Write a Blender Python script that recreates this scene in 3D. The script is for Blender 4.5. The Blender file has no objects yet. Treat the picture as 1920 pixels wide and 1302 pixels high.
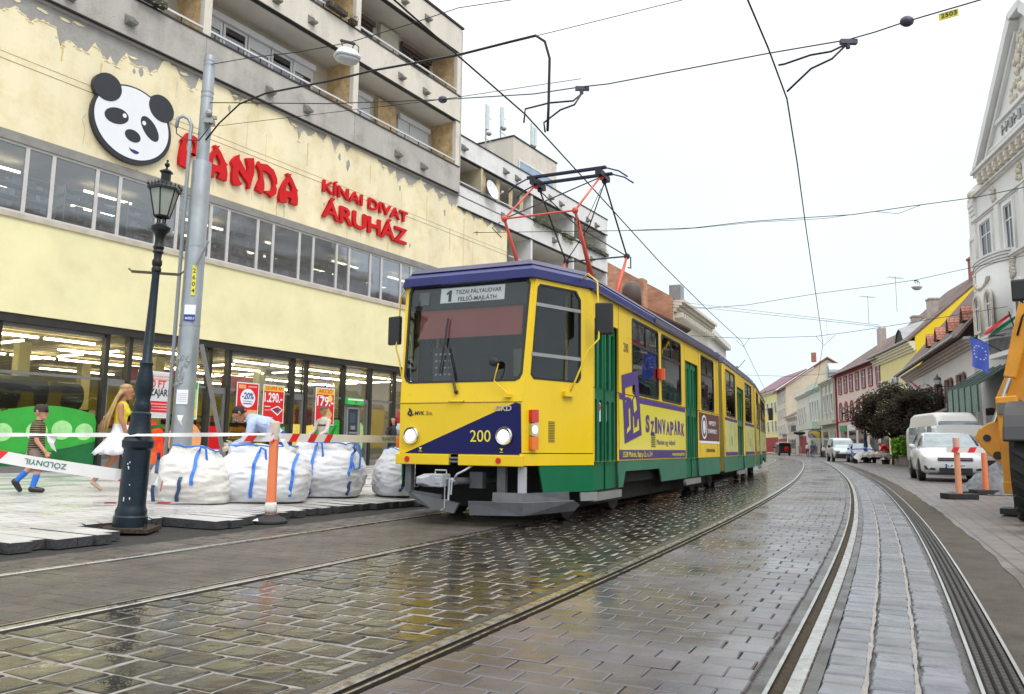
import bpy, bmesh, math, random
import numpy as np
from mathutils import Vector, Matrix
rnd = random.Random(7)
S = bpy.context.scene
C = S.collection
R = math.radians
# ---------------------------------------------------------------- camera
F_PX, CX, CY, W_PX, H_PX = 1489.0, 960.0, 640.0, 1920.0, 1302.0
pitch, roll = math.atan(197/1489), 0.012
cam_d = bpy.data.cameras.new('camera'); cam = bpy.data.objects.new('camera', cam_d); C.objects.link(cam)
cam_d.sensor_width = 36; cam_d.lens = 36*F_PX/W_PX
cam_d.shift_y = -(H_PX/2-CY)/W_PX
cam_d.clip_start = .05; cam_d.clip_end = 2000
cam.matrix_world = Matrix.Translation((0, 0, .87)) @ Matrix.Rotation(math.pi/2+pitch, 4, 'X') @ Matrix.Rotation(roll, 4, 'Z')
S.camera = cam
# ---------------------------------------------------------------- sky, sun, exposure
SUN_EL, SUN_AZ = R(48), R(150)          # azimuth clockwise from +Y
wd = bpy.data.worlds.new('World'); S.world = wd; wd.use_nodes = True
nt = wd.node_tree; nt.nodes.clear()
def nn(nt, t, **k):
    n = nt.nodes.new(t)
    for a, b in k.items(): setattr(n, a, b)
    return n
out = nn(nt, 'ShaderNodeOutputWorld'); bg = nn(nt, 'ShaderNodeBackground'); sky = nn(nt, 'ShaderNodeTexSky')
sky.sky_type = 'NISHITA'; sky.sun_disc = False; sky.sun_elevation = SUN_EL; sky.sun_rotation = SUN_AZ
tc = nn(nt, 'ShaderNodeTexCoord'); sep = nn(nt, 'ShaderNodeSeparateXYZ'); nt.links.new(tc.outputs['Generated'], sep.inputs[0])
ramp = nn(nt, 'ShaderNodeValToRGB'); ramp.color_ramp.elements[0].position = 0.0; ramp.color_ramp.elements[1].position = 1.0
ramp.color_ramp.elements[0].color = (.80, .93, 1.0, 1); ramp.color_ramp.elements[1].color = (1.0, 1.0, 1.0, 1)
e = ramp.color_ramp.elements.new(.30); e.color = (.90, .985, 1.0, 1)
e = ramp.color_ramp.elements.new(.45); e.color = (.96, .995, 1.0, 1)
nt.links.new(sep.outputs['Z'], ramp.inputs[0])
br = nn(nt, 'ShaderNodeMapRange'); br.inputs['From Min'].default_value = .42; br.inputs['From Max'].default_value = 1.0
br.inputs['To Min'].default_value = 7.9; br.inputs['To Max'].default_value = 19.0
nt.links.new(sep.outputs['Z'], br.inputs['Value'])
noi = nn(nt, 'ShaderNodeTexNoise'); noi.inputs['Scale'].default_value = 2.2; noi.inputs['Detail'].default_value = 5
nt.links.new(tc.outputs['Generated'], noi.inputs['Vector'])
nr = nn(nt, 'ShaderNodeMapRange'); nr.inputs['From Min'].default_value = .35; nr.inputs['From Max'].default_value = .65
nr.inputs['To Min'].default_value = .955; nr.inputs['To Max'].default_value = 1.035; nt.links.new(noi.outputs['Fac'], nr.inputs['Value'])
mm = nn(nt, 'ShaderNodeMath', operation='MULTIPLY'); nt.links.new(br.outputs[0], mm.inputs[0]); nt.links.new(nr.outputs[0], mm.inputs[1])
vm = nn(nt, 'ShaderNodeVectorMath', operation='SCALE'); nt.links.new(ramp.outputs[0], vm.inputs[0]); nt.links.new(mm.outputs[0], vm.inputs['Scale'])
mx = nn(nt, 'ShaderNodeMixRGB'); mx.inputs[0].default_value = .94
nt.links.new(sky.outputs[0], mx.inputs[1]); nt.links.new(vm.outputs[0], mx.inputs[2])
nt.links.new(mx.outputs[0], bg.inputs[0]); bg.inputs[1].default_value = .13
nt.links.new(bg.outputs[0], out.inputs[0])
sd = bpy.data.lights.new('sun', 'SUN'); sd.energy = 1.2; sd.angle = R(25); sd.color = (1, .95, .87)
so = bpy.data.objects.new('sun', sd); C.objects.link(so)
sdir = Vector((math.sin(SUN_AZ)*math.cos(SUN_EL), math.cos(SUN_AZ)*math.cos(SUN_EL), math.sin(SUN_EL)))
so.rotation_euler = (-sdir).to_track_quat('-Z', 'Y').to_euler()
S.view_settings.view_transform = 'Standard'; S.view_settings.look = 'None'; S.view_settings.gamma = 1
S.view_settings.exposure = .15
S.cycles.max_bounces = 8; S.cycles.transparent_max_bounces = 16
# ---------------------------------------------------------------- materials
MAT = {}
def M(name, col=(.5, .5, .5), rough=.6, metal=0., var=.1, vs=2., bump=.0, bs=30., col2=None, c2s=3., c2t=.6, c2w=.06, emit=None, spec=.5, coat=0, streak=0, rvar=0., rvs=2., attr=False, alpha=None, sub=None):
    if name in MAT: return MAT[name]
    m = bpy.data.materials.new(name); m.use_nodes = True; MAT[name] = m
    nt = m.node_tree; b = nt.nodes['Principled BSDF']; L = nt.links.new
    b.inputs['Roughness'].default_value = rough; b.inputs['Metallic'].default_value = metal
    b.inputs['Specular IOR Level'].default_value = spec; b.inputs['Coat Weight'].default_value = coat
    if coat: b.inputs['Coat Roughness'].default_value = .08
    tc = nn(nt, 'ShaderNodeTexCoord'); vec = tc.outputs['Object']
    n1 = nn(nt, 'ShaderNodeTexNoise'); n1.inputs['Scale'].default_value = vs; n1.inputs['Detail'].default_value = 6; n1.inputs['Roughness'].default_value = .65
    if streak:
        mp = nn(nt, 'ShaderNodeMapping'); mp.inputs['Scale'].default_value = (1, 1, .12); L(vec, mp.inputs[0]); L(mp.outputs[0], n1.inputs['Vector'])
    else: L(vec, n1.inputs['Vector'])
    mr = nn(nt, 'ShaderNodeMapRange'); mr.inputs['From Min'].default_value = .3; mr.inputs['From Max'].default_value = .7
    mr.inputs['To Min'].default_value = 1-var; mr.inputs['To Max'].default_value = 1+var; L(n1.outputs['Fac'], mr.inputs['Value'])
    base = nn(nt, 'ShaderNodeRGB'); base.outputs[0].default_value = (*col, 1); co = base.outputs[0]
    if col2 is not None:
        n2 = nn(nt, 'ShaderNodeTexNoise'); n2.inputs['Scale'].default_value = c2s; n2.inputs['Detail'].default_value = 7; n2.inputs['Roughness'].default_value = .7; L(vec, n2.inputs['Vector'])
        cr = nn(nt, 'ShaderNodeMapRange'); cr.inputs['From Min'].default_value = c2t-c2w; cr.inputs['From Max'].default_value = c2t+c2w; L(n2.outputs['Fac'], cr.inputs['Value'])
        mi = nn(nt, 'ShaderNodeMixRGB'); L(cr.outputs[0], mi.inputs[0]); L(co, mi.inputs[1]); mi.inputs[2].default_value = (*col2, 1); co = mi.outputs[0]
    sc = nn(nt, 'ShaderNodeVectorMath', operation='SCALE'); L(co, sc.inputs[0]); L(mr.outputs[0], sc.inputs['Scale']); co = sc.outputs[0]
    if attr:
        at = nn(nt, 'ShaderNodeAttribute'); at.attribute_name = 'tone'
        s2 = nn(nt, 'ShaderNodeVectorMath', operation='MULTIPLY'); L(co, s2.inputs[0]); L(at.outputs['Color'], s2.inputs[1]); co = s2.outputs[0]
    L(co, b.inputs['Base Color'])
    if rvar:
        n3 = nn(nt, 'ShaderNodeTexNoise'); n3.inputs['Scale'].default_value = rvs; n3.inputs['Detail'].default_value = 4; L(vec, n3.inputs['Vector'])
        r3 = nn(nt, 'ShaderNodeMapRange'); r3.inputs['From Min'].default_value = .38; r3.inputs['From Max'].default_value = .62
        r3.inputs['To Min'].default_value = max(.02, rough-rvar); r3.inputs['To Max'].default_value = min(1, rough+rvar); L(n3.outputs['Fac'], r3.inputs['Value']); L(r3.outputs[0], b.inputs['Roughness'])
    if bump:
        nb = nn(nt, 'ShaderNodeTexNoise'); nb.inputs['Scale'].default_value = bs; nb.inputs['Detail'].default_value = 6; L(vec, nb.inputs['Vector'])
        bp = nn(nt, 'ShaderNodeBump'); bp.inputs['Strength'].default_value = min(1, bump*3); bp.inputs['Distance'].default_value = bump*.05; L(nb.outputs['Fac'], bp.inputs['Height']); L(bp.outputs[0], b.inputs['Normal'])
    if emit: b.inputs['Emission Color'].default_value = (*emit[0], 1); b.inputs['Emission Strength'].default_value = emit[1]
    if sub: b.inputs['Subsurface Weight'].default_value = sub
    return m
def glass_mat(name, tint=(.85, .9, .9), rough=.02, fmin=.08, fmax=.9):
    if name in MAT: return MAT[name]
    m = bpy.data.materials.new(name); m.use_nodes = True; MAT[name] = m
    nt = m.node_tree; nt.nodes.clear(); L = nt.links.new
    o = nn(nt, 'ShaderNodeOutputMaterial'); t = nn(nt, 'ShaderNodeBsdfTransparent'); g = nn(nt, 'ShaderNodeBsdfGlossy')
    t.inputs[0].default_value = (*tint, 1); g.inputs['Roughness'].default_value = rough; g.inputs[0].default_value = (.95, .97, 1, 1)
    lw = nn(nt, 'ShaderNodeLayerWeight'); lw.inputs[0].default_value = .35
    mr = nn(nt, 'ShaderNodeMapRange'); mr.inputs['To Min'].default_value = fmin; mr.inputs['To Max'].default_value = fmax
    L(lw.outputs['Fresnel'], mr.inputs['Value']); x = nn(nt, 'ShaderNodeMixShader'); L(mr.outputs[0], x.inputs[0]); L(t.outputs[0], x.inputs[1]); L(g.outputs[0], x.inputs[2])
    tc = nn(nt, 'ShaderNodeTexCoord'); nb = nn(nt, 'ShaderNodeTexNoise'); nb.inputs['Scale'].default_value = 1.3; L(tc.outputs['Object'], nb.inputs['Vector'])
    bp = nn(nt, 'ShaderNodeBump'); bp.inputs['Strength'].default_value = .12; bp.inputs['Distance'].default_value = .02; L(nb.outputs['Fac'], bp.inputs['Height']); L(bp.outputs[0], g.inputs['Normal'])
    L(x.outputs[0], o.inputs[0]); return m
def brick_mat(name, c1, c2, mortar, w=.24, h=.08, ms=.012, rough=.85, bump=.3, vert=True, var=.15, off=.5, sq=None, rot=0, rvar=0):
    if name in MAT: return MAT[name]
    m = bpy.data.materials.new(name); m.use_nodes = True; MAT[name] = m
    nt = m.node_tree; b = nt.nodes['Principled BSDF']; L = nt.links.new; b.inputs['Roughness'].default_value = rough
    tc = nn(nt, 'ShaderNodeTexCoord'); src = tc.outputs['Object']
    if vert:
        sp = nn(nt, 'ShaderNodeSeparateXYZ'); L(src, sp.inputs[0]); ad = nn(nt, 'ShaderNodeMath', operation='ADD'); L(sp.outputs[0], ad.inputs[0]); L(sp.outputs[1], ad.inputs[1])
        cb = nn(nt, 'ShaderNodeCombineXYZ'); L(ad.outputs[0], cb.inputs[0]); L(sp.outputs[2], cb.inputs[1]); src = cb.outputs[0]
    elif rot:
        mp = nn(nt, 'ShaderNodeMapping'); mp.inputs['Rotation'].default_value = (0, 0, rot); L(src, mp.inputs[0]); src = mp.outputs[0]
    k = nn(nt, 'ShaderNodeTexBrick'); k.offset = off; L(src, k.inputs['Vector'])
    k.inputs['Color1'].default_value = (*c1, 1); k.inputs['Color2'].default_value = (*c2, 1); k.inputs['Mortar'].default_value = (*mortar, 1)
    k.inputs['Scale'].default_value = 1; k.inputs['Mortar Size'].default_value = ms; k.inputs['Brick Width'].default_value = w; k.inputs['Row Height'].default_value = h
    n1 = nn(nt, 'ShaderNodeTexNoise'); n1.inputs['Scale'].default_value = 1.2; n1.inputs['Detail'].default_value = 8; L(tc.outputs['Object'], n1.inputs['Vector'])
    mr = nn(nt, 'ShaderNodeMapRange'); mr.inputs['From Min'].default_value = .3; mr.inputs['From Max'].default_value = .7; mr.inputs['To Min'].default_value = 1-var; mr.inputs['To Max'].default_value = 1+var; L(n1.outputs['Fac'], mr.inputs['Value'])
    sc = nn(nt, 'ShaderNodeVectorMath', operation='SCALE'); L(k.outputs['Color'], sc.inputs[0]); L(mr.outputs[0], sc.inputs['Scale']); L(sc.outputs[0], b.inputs['Base Color'])
    if rvar:
        r3 = nn(nt, 'ShaderNodeMapRange'); r3.inputs['From Min'].default_value = .4; r3.inputs['From Max'].default_value = .6
        r3.inputs['To Min'].default_value = max(.03, rough-rvar); r3.inputs['To Max'].default_value = min(1, rough+rvar*.5); L(n1.outputs['Fac'], r3.inputs['Value']); L(r3.outputs[0], b.inputs['Roughness'])
    bp = nn(nt, 'ShaderNodeBump'); bp.invert = True; bp.inputs['Strength'].default_value = bump; bp.inputs['Distance'].default_value = .01; L(k.outputs['Fac'], bp.inputs['Height'])
    nb = nn(nt, 'ShaderNodeTexNoise'); nb.inputs['Scale'].default_value = 25; L(tc.outputs['Object'], nb.inputs['Vector'])
    b2 = nn(nt, 'ShaderNodeBump'); b2.inputs['Strength'].default_value = .15; b2.inputs['Distance'].default_value = .01; L(nb.outputs['Fac'], b2.inputs['Height']); L(bp.outputs[0], b2.inputs['Normal']); L(b2.outputs[0], b.inputs['Normal'])
    return m
# ---------------------------------------------------------------- mesh builder
class MB:
    def __init__(s, T=None): s.v = []; s.f = []; s.m = []; s.mi = 0; s.T = T or Matrix.Identity(4)
    def add(s, vs, fs, T=None):
        T = s.T @ T if T is not None else s.T; o = len(s.v)
        s.v += [tuple(T @ Vector(p)) for p in vs]; s.f += [tuple(i+o for i in f) for f in fs]; s.m += [s.mi]*len(fs); return s
    def box(s, x0, x1, y0, y1, z0, z1, T=None):
        vs = [(x, y, z) for z in (z0, z1) for y in (y0, y1) for x in (x0, x1)]
        return s.add(vs, [(0, 2, 3, 1), (4, 5, 7, 6), (0, 1, 5, 4), (2, 6, 7, 3), (0, 4, 6, 2), (1, 3, 7, 5)], T)
    def prism(s, poly, a, b, ax='y', T=None):          # extrude 2D polygon along axis from a to b
        n = len(poly)
        def P(u, w, t): return (u, t, w) if ax == 'y' else ((u, w, t) if ax == 'z' else (t, u, w))
        vs = [P(u, w, a) for u, w in poly]+[P(u, w, b) for u, w in poly]
        fs = [tuple(range(n)), tuple(range(2*n-1, n-1, -1))]+[(i, i+n, (i+1) % n+n, (i+1) % n) for i in range(n)]
        return s.add(vs, fs, T)
    def quad(s, a, b, c, d, T=None): return s.add([a, b, c, d], [(0, 1, 2, 3)], T)
    def cyl(s, p, q, r0, r1=None, n=12, caps=True, T=None):
        r1 = r0 if r1 is None else r1; p = Vector(p); q = Vector(q); d = (q-p).normalized()
        u = d.orthogonal().normalized(); w = d.cross(u); vs = []
        for c, r in ((p, r0), (q, r1)):
            for i in range(n):
                a = 2*math.pi*i/n; vs.append(c+u*math.cos(a)*r+w*math.sin(a)*r)
        fs = [(i, (i+1) % n, (i+1) % n+n, i+n) for i in range(n)]
        if caps: fs += [tuple(range(n-1, -1, -1)), tuple(range(n, 2*n))]
        return s.add(vs, fs, T)
    def tube(s, pts, r, n=8, T=None, closed=False):
        pts = [Vector(p) for p in pts]; rs = r if hasattr(r, '__len__') else [r]*len(pts); vs = []; u = None
        for i, p in enumerate(pts):
            if closed: d = pts[(i+1) % len(pts)]-pts[i-1]
            else: d = pts[min(i+1, len(pts)-1)]-pts[max(i-1, 0)]
            d.normalize()
            if u is None: u = d.orthogonal().normalized()
            u = (u-d*u.dot(d)).normalized(); w = d.cross(u)
            for k in range(n): a = 2*math.pi*k/n; vs.append(p+(u*math.cos(a)+w*math.sin(a))*rs[i])
        m = len(pts); fs = []
        for i in range(m if closed else m-1):
            for k in range(n): fs.append((i*n+k, i*n+(k+1) % n, ((i+1) % m)*n+(k+1) % n, ((i+1) % m)*n+k))
        if not closed: fs += [tuple(range(n-1, -1, -1)), tuple((m-1)*n+k for k in range(n))]
        return s.add(vs, fs, T)
    def lathe(s, prof, n=24, T=None, sq=None):
        vs = []; m = len(prof)
        for r, z in prof:
            for k in range(n): a = 2*math.pi*(k+.5)/n; vs.append((r*math.cos(a), r*math.sin(a), z))
        fs = [(i*n+k, i*n+(k+1) % n, (i+1)*n+(k+1) % n, (i+1)*n+k) for i in range(m-1) for k in range(n)]
        fs += [tuple(range(n-1, -1, -1)), tuple((m-1)*n+k for k in range(n))]
        return s.add(vs, fs, T)
    def ball(s, c, r, n=12, T=None, sc=(1, 1, 1)):
        vs = []; fs = []; m = n//2+1
        for i in range(m+1):
            th = math.pi*i/m
            for k in range(n):
                a = 2*math.pi*k/n; vs.append((c[0]+r*sc[0]*math.sin(th)*math.cos(a), c[1]+r*sc[1]*math.sin(th)*math.sin(a), c[2]-r*sc[2]*math.cos(th)))
        for i in range(m):
            for k in range(n): fs.append((i*n+k, i*n+(k+1) % n, (i+1)*n+(k+1) % n, (i+1)*n+k))
        return s.add(vs, fs, T)
    def rings(s, rr, T=None, closed=True, cap=True):    # loft a list of equal-length rings
        n = len(rr[0]); vs = [p for r in rr for p in r]; fs = []
        for i in range(len(rr)-1):
            for k in range(n if closed else n-1): fs.append((i*n+k, i*n+(k+1) % n, (i+1)*n+(k+1) % n, (i+1)*n+k))
        if cap and closed: fs += [tuple(range(n-1, -1, -1)), tuple((len(rr)-1)*n+k for k in range(n))]
        return s.add(vs, fs, T)
    def build(s, name, mats, parent=None, smooth=False, bevel=0, label=None, cat=None, group=None, kind=None, fix=True, solid=0, sub=0):
        me = bpy.data.meshes.new(name); me.from_pydata(s.v, [], s.f)
        mats = mats if isinstance(mats, (list, tuple)) else [mats]
        for m in mats: me.materials.append(m)
        if len(mats) > 1: me.polygons.foreach_set('material_index', s.m)
        if fix:
            bm = bmesh.new(); bm.from_mesh(me); bmesh.ops.recalc_face_normals(bm, faces=bm.faces); bm.to_mesh(me); bm.free()
        if smooth:
            me.shade_smooth()
            if smooth is not True: me.set_sharp_from_angle(angle=R(smooth))
        o = bpy.data.objects.new(name, me); C.objects.link(o)
        if parent: o.parent = parent
        if solid: md = o.modifiers.new('solid', 'SOLIDIFY'); md.thickness = solid
        if bevel: md = o.modifiers.new('bev', 'BEVEL'); md.width = bevel; md.segments = 2; md.limit_method = 'ANGLE'; md.angle_limit = R(40)
        if sub: md = o.modifiers.new('sub', 'SUBSURF'); md.levels = sub; md.render_levels = sub
        return tag(o, label, cat, group, kind)
def tag(o, label=None, cat=None, group=None, kind=None):
    if label: o['label'] = label
    if cat: o['category'] = cat
    if group: o['group'] = group
    if kind: o['kind'] = kind
    return o
def thing(name, label, cat, loc=(0, 0, 0), rz=0, group=None):
    o = bpy.data.objects.new(name, None); C.objects.link(o); o.location = loc; o.rotation_euler = (0, 0, rz); o.empty_display_size = .2
    return tag(o, label, cat, group)
def dup(root, loc, rz=0, label=None, sc=None):
    r = root.copy(); C.objects.link(r); r.location = loc; r.rotation_euler = (0, 0, rz)
    if sc: r.scale = (sc, sc, sc)
    if label: r['label'] = label
    for ch in list(root.children):
        c = ch.copy(); C.objects.link(c); c.parent = r
        for g in list(ch.children): d = g.copy(); C.objects.link(d); d.parent = c
    return r
def text_obj(txt, name, mat, parent, origin, right, up, h, ext=.01, bold=0., width=None, align='LEFT', shear=0, squeeze=1., spacing=1.):
    """lettering as a mesh: origin is the baseline start (metres), h the capital height"""
    cu = bpy.data.curves.new(name, 'FONT'); cu.body = txt; cu.size = 1; cu.offset = bold; cu.extrude = ext/(h/.73)/2 if ext else 0; cu.shear = shear; cu.resolution_u = 3; cu.space_character = spacing
    tmp = bpy.data.objects.new('tmp', cu); C.objects.link(tmp); dg = bpy.context.evaluated_depsgraph_get(); dg.update()
    me = bpy.data.meshes.new_from_object(tmp.evaluated_get(dg)); bpy.data.objects.remove(tmp); bpy.data.curves.remove(cu)
    xs = [v.co.x for v in me.vertices] or [0]; k = h/.73
    x0, x1 = min(xs), max(xs); sx = k*squeeze
    if width: sx = width/(x1-x0)
    right = Vector(right).normalized(); up = Vector(up).normalized(); nrm = right.cross(up); o = Vector(origin)
    dx = {'LEFT': x0, 'CENTER': (x0+x1)/2, 'RIGHT': x1}[align]
    for v in me.vertices: v.co = o+right*((v.co.x-dx)*sx)+up*(v.co.y*k)+nrm*(v.co.z*k)
    me.materials.clear(); me.materials.append(mat)
    ob = bpy.data.objects.new(name, me); C.objects.link(ob); ob.parent = parent; return ob
# ---------------------------------------------------------------- track reference curve (between the two tracks the left rail of the near track is offset 0)
_K = [-12, 3, 10, 25, 60, 80, 130, 200]; _Y = [28.5, 25.3, 23.4, 21.2, 19.4, 15, -5, -20]
_ds = .25; _ss = np.arange(-12, 200, _ds); _yw = np.interp(_ss, _K, _Y)
_x = np.cumsum(np.sin(np.radians(_yw)))*_ds; _y = np.cumsum(np.cos(np.radians(_yw)))*_ds
_i0 = int(12/_ds); _x = _x-_x[_i0]-.52; _y = _y-_y[_i0]+3.09
def yaw(s): return float(np.interp(s, _ss, _yw))
def rp(s, off, z=0.):
    a = R(yaw(s)); return (float(np.interp(s, _ss, _x))+off*math.cos(a), float(np.interp(s, _ss, _y))-off*math.sin(a), z)
def ribbon(name, o0, o1, s0, s1, z, mat, ds=1., label=None, **k):
    mb = MB(); n = int((s1-s0)/ds)+1; vs = []
    for i in range(n):
        s = s0+i*ds
        a0 = o0(s) if callable(o0) else o0; a1 = o1(s) if callable(o1) else o1
        vs += [rp(s, a0, z), rp(s, a1, z)]
    mb.add(vs, [(2*i, 2*i+1, 2*i+3, 2*i+2) for i in range(n-1)])
    return mb.build(name, mat, label=label, **k)
# ================================================================ ground
m_earth = M('earth', (.10, .088, .075), .9, var=.3, vs=.8, bump=.5, bs=14)
m_joint = M('wet_mortar', (.27, .25, .235), .33, var=.35, vs=14, bump=.3, bs=70, rvar=.2, rvs=5)
m_joint_dry = M('dark_joint', (.05, .046, .042), .35, var=.3, vs=9, bump=.15, bs=60, rvar=.2, rvs=3)
m_mortar = M('pale_mortar', (.27, .25, .235), .55, var=.2, vs=12, bump=.3, bs=60)
m_sett = M('wet_sett', (.034, .031, .026), .12, var=.4, vs=7, bump=.26, bs=5, attr=True, rvar=.09, rvs=2.2)
m_paverL = M('damp_paver', (.085, .074, .064), .42, var=.3, vs=3, bump=.28, bs=70, attr=True, rvar=.16, rvs=1.1)
m_paverR = M('wet_paver', (.098, .091, .10), .24, var=.3, vs=2.5, bump=.08, bs=60, attr=True, rvar=.2, rvs=.8)
m_settR = M('grey_sett', (.135, .14, .16), .26, var=.25, vs=6, bump=.14, bs=45, attr=True, rvar=.14, rvs=2)
m_gravel = M('gravel', (.135, .115, .09), .9, var=.3, vs=3, bump=1., bs=120, col2=(.24, .21, .17), c2s=90, c2t=.62)
m_blackgrav = M('black_gravel', (.05, .048, .045), .8, var=.3, vs=5, bump=1., bs=90, col2=(.12, .115, .11), c2s=110, c2t=.62)
m_steel = M('rail_steel', (.50, .485, .46), .30, 1, var=.15, vs=20, col2=(.28, .21, .15), c2s=8, c2t=.62, c2w=.1, rvar=.1, rvs=20)
m_raildark = M('rail_dark', (.035, .026, .02), .6, .3, var=.3, vs=10, bump=.2)
m_raildirt = M('groove_dirt', (.075, .055, .03), .9, var=.4, vs=30, bump=1., bs=120)
m_drain = M('drain_iron', (.05, .048, .05), .4, .6, var=.3, vs=14)
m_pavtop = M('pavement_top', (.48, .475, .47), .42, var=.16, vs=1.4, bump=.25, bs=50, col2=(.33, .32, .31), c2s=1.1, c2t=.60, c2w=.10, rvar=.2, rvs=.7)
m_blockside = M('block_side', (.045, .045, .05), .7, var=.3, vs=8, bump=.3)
g = MB(); g.quad((-700, -300, -.06), (700, -300, -.06), (700, 900, -.06), (-700, 900, -.06)); g.build('ground', m_earth, kind='structure', label='bare earth under the street')
ribbon('road', -4.9, 2.05, -11, 190, -.016, m_joint_dry, kind='structure', label='wet bedding and joints between the cobbles of the tram road')
def stones(name, o0, o1, s0, s1, nacr, pitch, mat, gap=.012, stag=True, jit=.006, h=.012, inset=.014, zr=.004, tone=.25, z=0., label=None, smax=1e9, dome=0., coarse=40, hole=None, flat=False):
    vs = []; fs = []; tn = []; w = (o1-o0)/nacr; s = s0; r = random.Random(name); row = 0
    while s < s1:
        L = pitch*r.uniform(.88, 1.12)
        if s > coarse: L *= 1.8
        sh = (w*.5 if row % 2 else 0)*(1 if stag else 0)+r.uniform(-.1, .1)*w*(1 if stag else .1)
        n = nacr+(1 if stag else 0)
        for k in range(n):
            a = max(o0, o0+k*w-sh); b = min(o1, o0+(k+1)*w-sh)
            if b-a < w*(.06 if flat else .25): continue
            if stag and 0 < k and not flat: a += r.uniform(-.15, .15)*w*.3
            if hole and hole(s, (a+b)/2): continue
            g_ = gap/2; zz = z+r.uniform(-zr, zr); tl = [r.uniform(-zr, zr)*.7 for _ in range(4)]
            cs = [(s+g_, a+g_), (s+g_, b-g_), (s+L-g_, b-g_), (s+L-g_, a+g_)]
            cs = [(p+r.uniform(-jit, jit), q+r.uniform(-jit, jit)) for p, q in cs]
            mc = (sum(p for p, q in cs)/4, sum(q for p, q in cs)/4)
            o = len(vs)
            for p, q in cs: vs.append(rp(p, q, z-.03))
            for (p, q) in cs: vs.append(rp(p, q, zz-h))
            for (p, q), t in zip(cs, tl):
                vx = mc[0]+(p-mc[0])*(1-2*inset/L); vy = mc[1]+(q-mc[1])*(1-2*inset/(b-a)); vs.append(rp(vx, vy, zz+t))
            f = [(o+8, o+9, o+10, o+11)]
            for i in range(4):
                j = (i+1) % 4; f += [(o+i, o+j, o+4+j, o+4+i), (o+4+i, o+4+j, o+8+j, o+8+i)]
            if dome:
                vs.append(rp(mc[0], mc[1], zz+dome)); f = f[1:]+[(o+8+i, o+8+(i+1) % 4, o+12) for i in range(4)]
            nv = 13 if dome else 12
            fs += f; t = 1+r.uniform(-tone, tone); c = (t*r.uniform(.96, 1.06), t, t*r.uniform(.93, 1.04), 1); tn += [c]*nv
        s += L; row += 1
    me = bpy.data.meshes.new(name); me.from_pydata(vs, [], fs); me.materials.append(mat)
    ca = me.color_attributes.new('tone', 'FLOAT_COLOR', 'POINT'); ca.data.foreach_set('color', [x for c in tn for x in c])
    bm = bmesh.new(); bm.from_mesh(me); bmesh.ops.recalc_face_normals(bm, faces=bm.faces); bm.to_mesh(me); bm.free()
    if not flat: me.shade_smooth()
    o = bpy.data.objects.new(name, me); C.objects.link(o)
    if not flat: wn_ = o.modifiers.new('wn', 'WEIGHTED_NORMAL'); wn_.weight = 80
    return tag(o, label, None, None, 'structure')
ribbon('mortar', -1.87, -.13, -4, 120, -.0045, m_joint, ds=.5, kind='structure', label='pale wet mortar in the joints between the big cobbles')
stones('cobbles', -1.90, -.12, -3, 110, 9, .18, m_sett, gap=.010, jit=.008, h=.009, inset=.012, zr=.0025, tone=.4, label='large wet cobblestones between the two tram tracks')
stones('paving', -3.40, -2.07, -3, 110, 7, .14, m_paverL, gap=.007, jit=.002, h=.003, inset=.005, zr=.001, tone=.10, flat=True, label='dark smooth setts between the rails of the left tram track')
stones('paving', .06, 1.27, -3, 110, 6, .15, m_paverR, gap=.005, jit=.004, h=.004, inset=.006, zr=.0016, tone=.13, flat=True, label='grey smooth setts between the rails of the right tram track')
stones('paving', 1.50, 2.02, -3, 110, 3, .15, m_settR, gap=.012, stag=False, jit=.007, h=.010, inset=.014, zr=.002, tone=.2, label='three rows of long rounded setts beside the drain')
stones('paving', -4.06, -3.55, -3, 110, 3, .16, m_paverL, gap=.012, jit=.006, h=.006, inset=.012, zr=.003, tone=.25, label='narrow wet setts along the left edge of the tram road')
for o0 in (1.655, 1.83):
    ribbon('mortar_line', lambda s, o0=o0: o0+.002*math.sin(s*7)+.002*math.sin(s*23), lambda s, o0=o0: o0+.016+.003*math.sin(s*9+1)+.002*math.sin(s*31), -3, 60, .0005, m_mortar, ds=.07, kind='structure', label='pale mortar joint running between the setts')
# rails: grooved rail, head width .06, groove toward the middle of the track
def rail(h0, side, label, gw=.04):
    prof = [(-.012, -.02, 1), (-.004, .001, 0), (0, .006, 0), (.052, .006, 0), (.056, .0, 1), (.056, -.012, 2), (.056+gw, -.012, 1), (.056+gw, .002, 0), (.056+gw+.016, .003, 1), (.056+gw+.018, -.02, 1)]
    mb = MB(); ss = [-4+i*.5 for i in range(270)]; n = len(prof); vs = []
    for s in ss: vs += [rp(s, h0+side*p, z) for p, z, _ in prof]
    for k in range(n-1):
        mb.mi = prof[k][2]; mb.add([], [])
    o = len(mb.v); mb.v += vs
    for i in range(len(ss)-1):
        for k in range(n-1): mb.f.append((o+i*n+k, o+(i+1)*n+k, o+(i+1)*n+k+1, o+i*n+k+1)); mb.m.append(prof[k][2])
    return mb.build('tram_rail', [m_steel, m_raildark, m_raildirt], label=label, cat='rail', group='grooved tram rails set in the street')
rail(-3.50, 1, 'outer rail of the left tram track, nearest the torn up pavement')
rail(-1.94, -1, 'inner rail of the left tram track, left of the big wet cobbles')
rail(-.075, 1, 'left rail of the near empty tram track, right of the big wet cobbles')
rail(1.455, -1, 'right rail of the near empty tram track with brown dirt in its groove', gw=.05)
ribbon('asphalt_seam', -.14, -.09, -3, 100, .001, m_joint_dry, kind='structure', label='dark seam beside the rail')
ribbon('asphalt_seam', 1.462, 1.51, -3, 100, .001, m_joint_dry, kind='structure', label='dark seam beside the rail')
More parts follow.
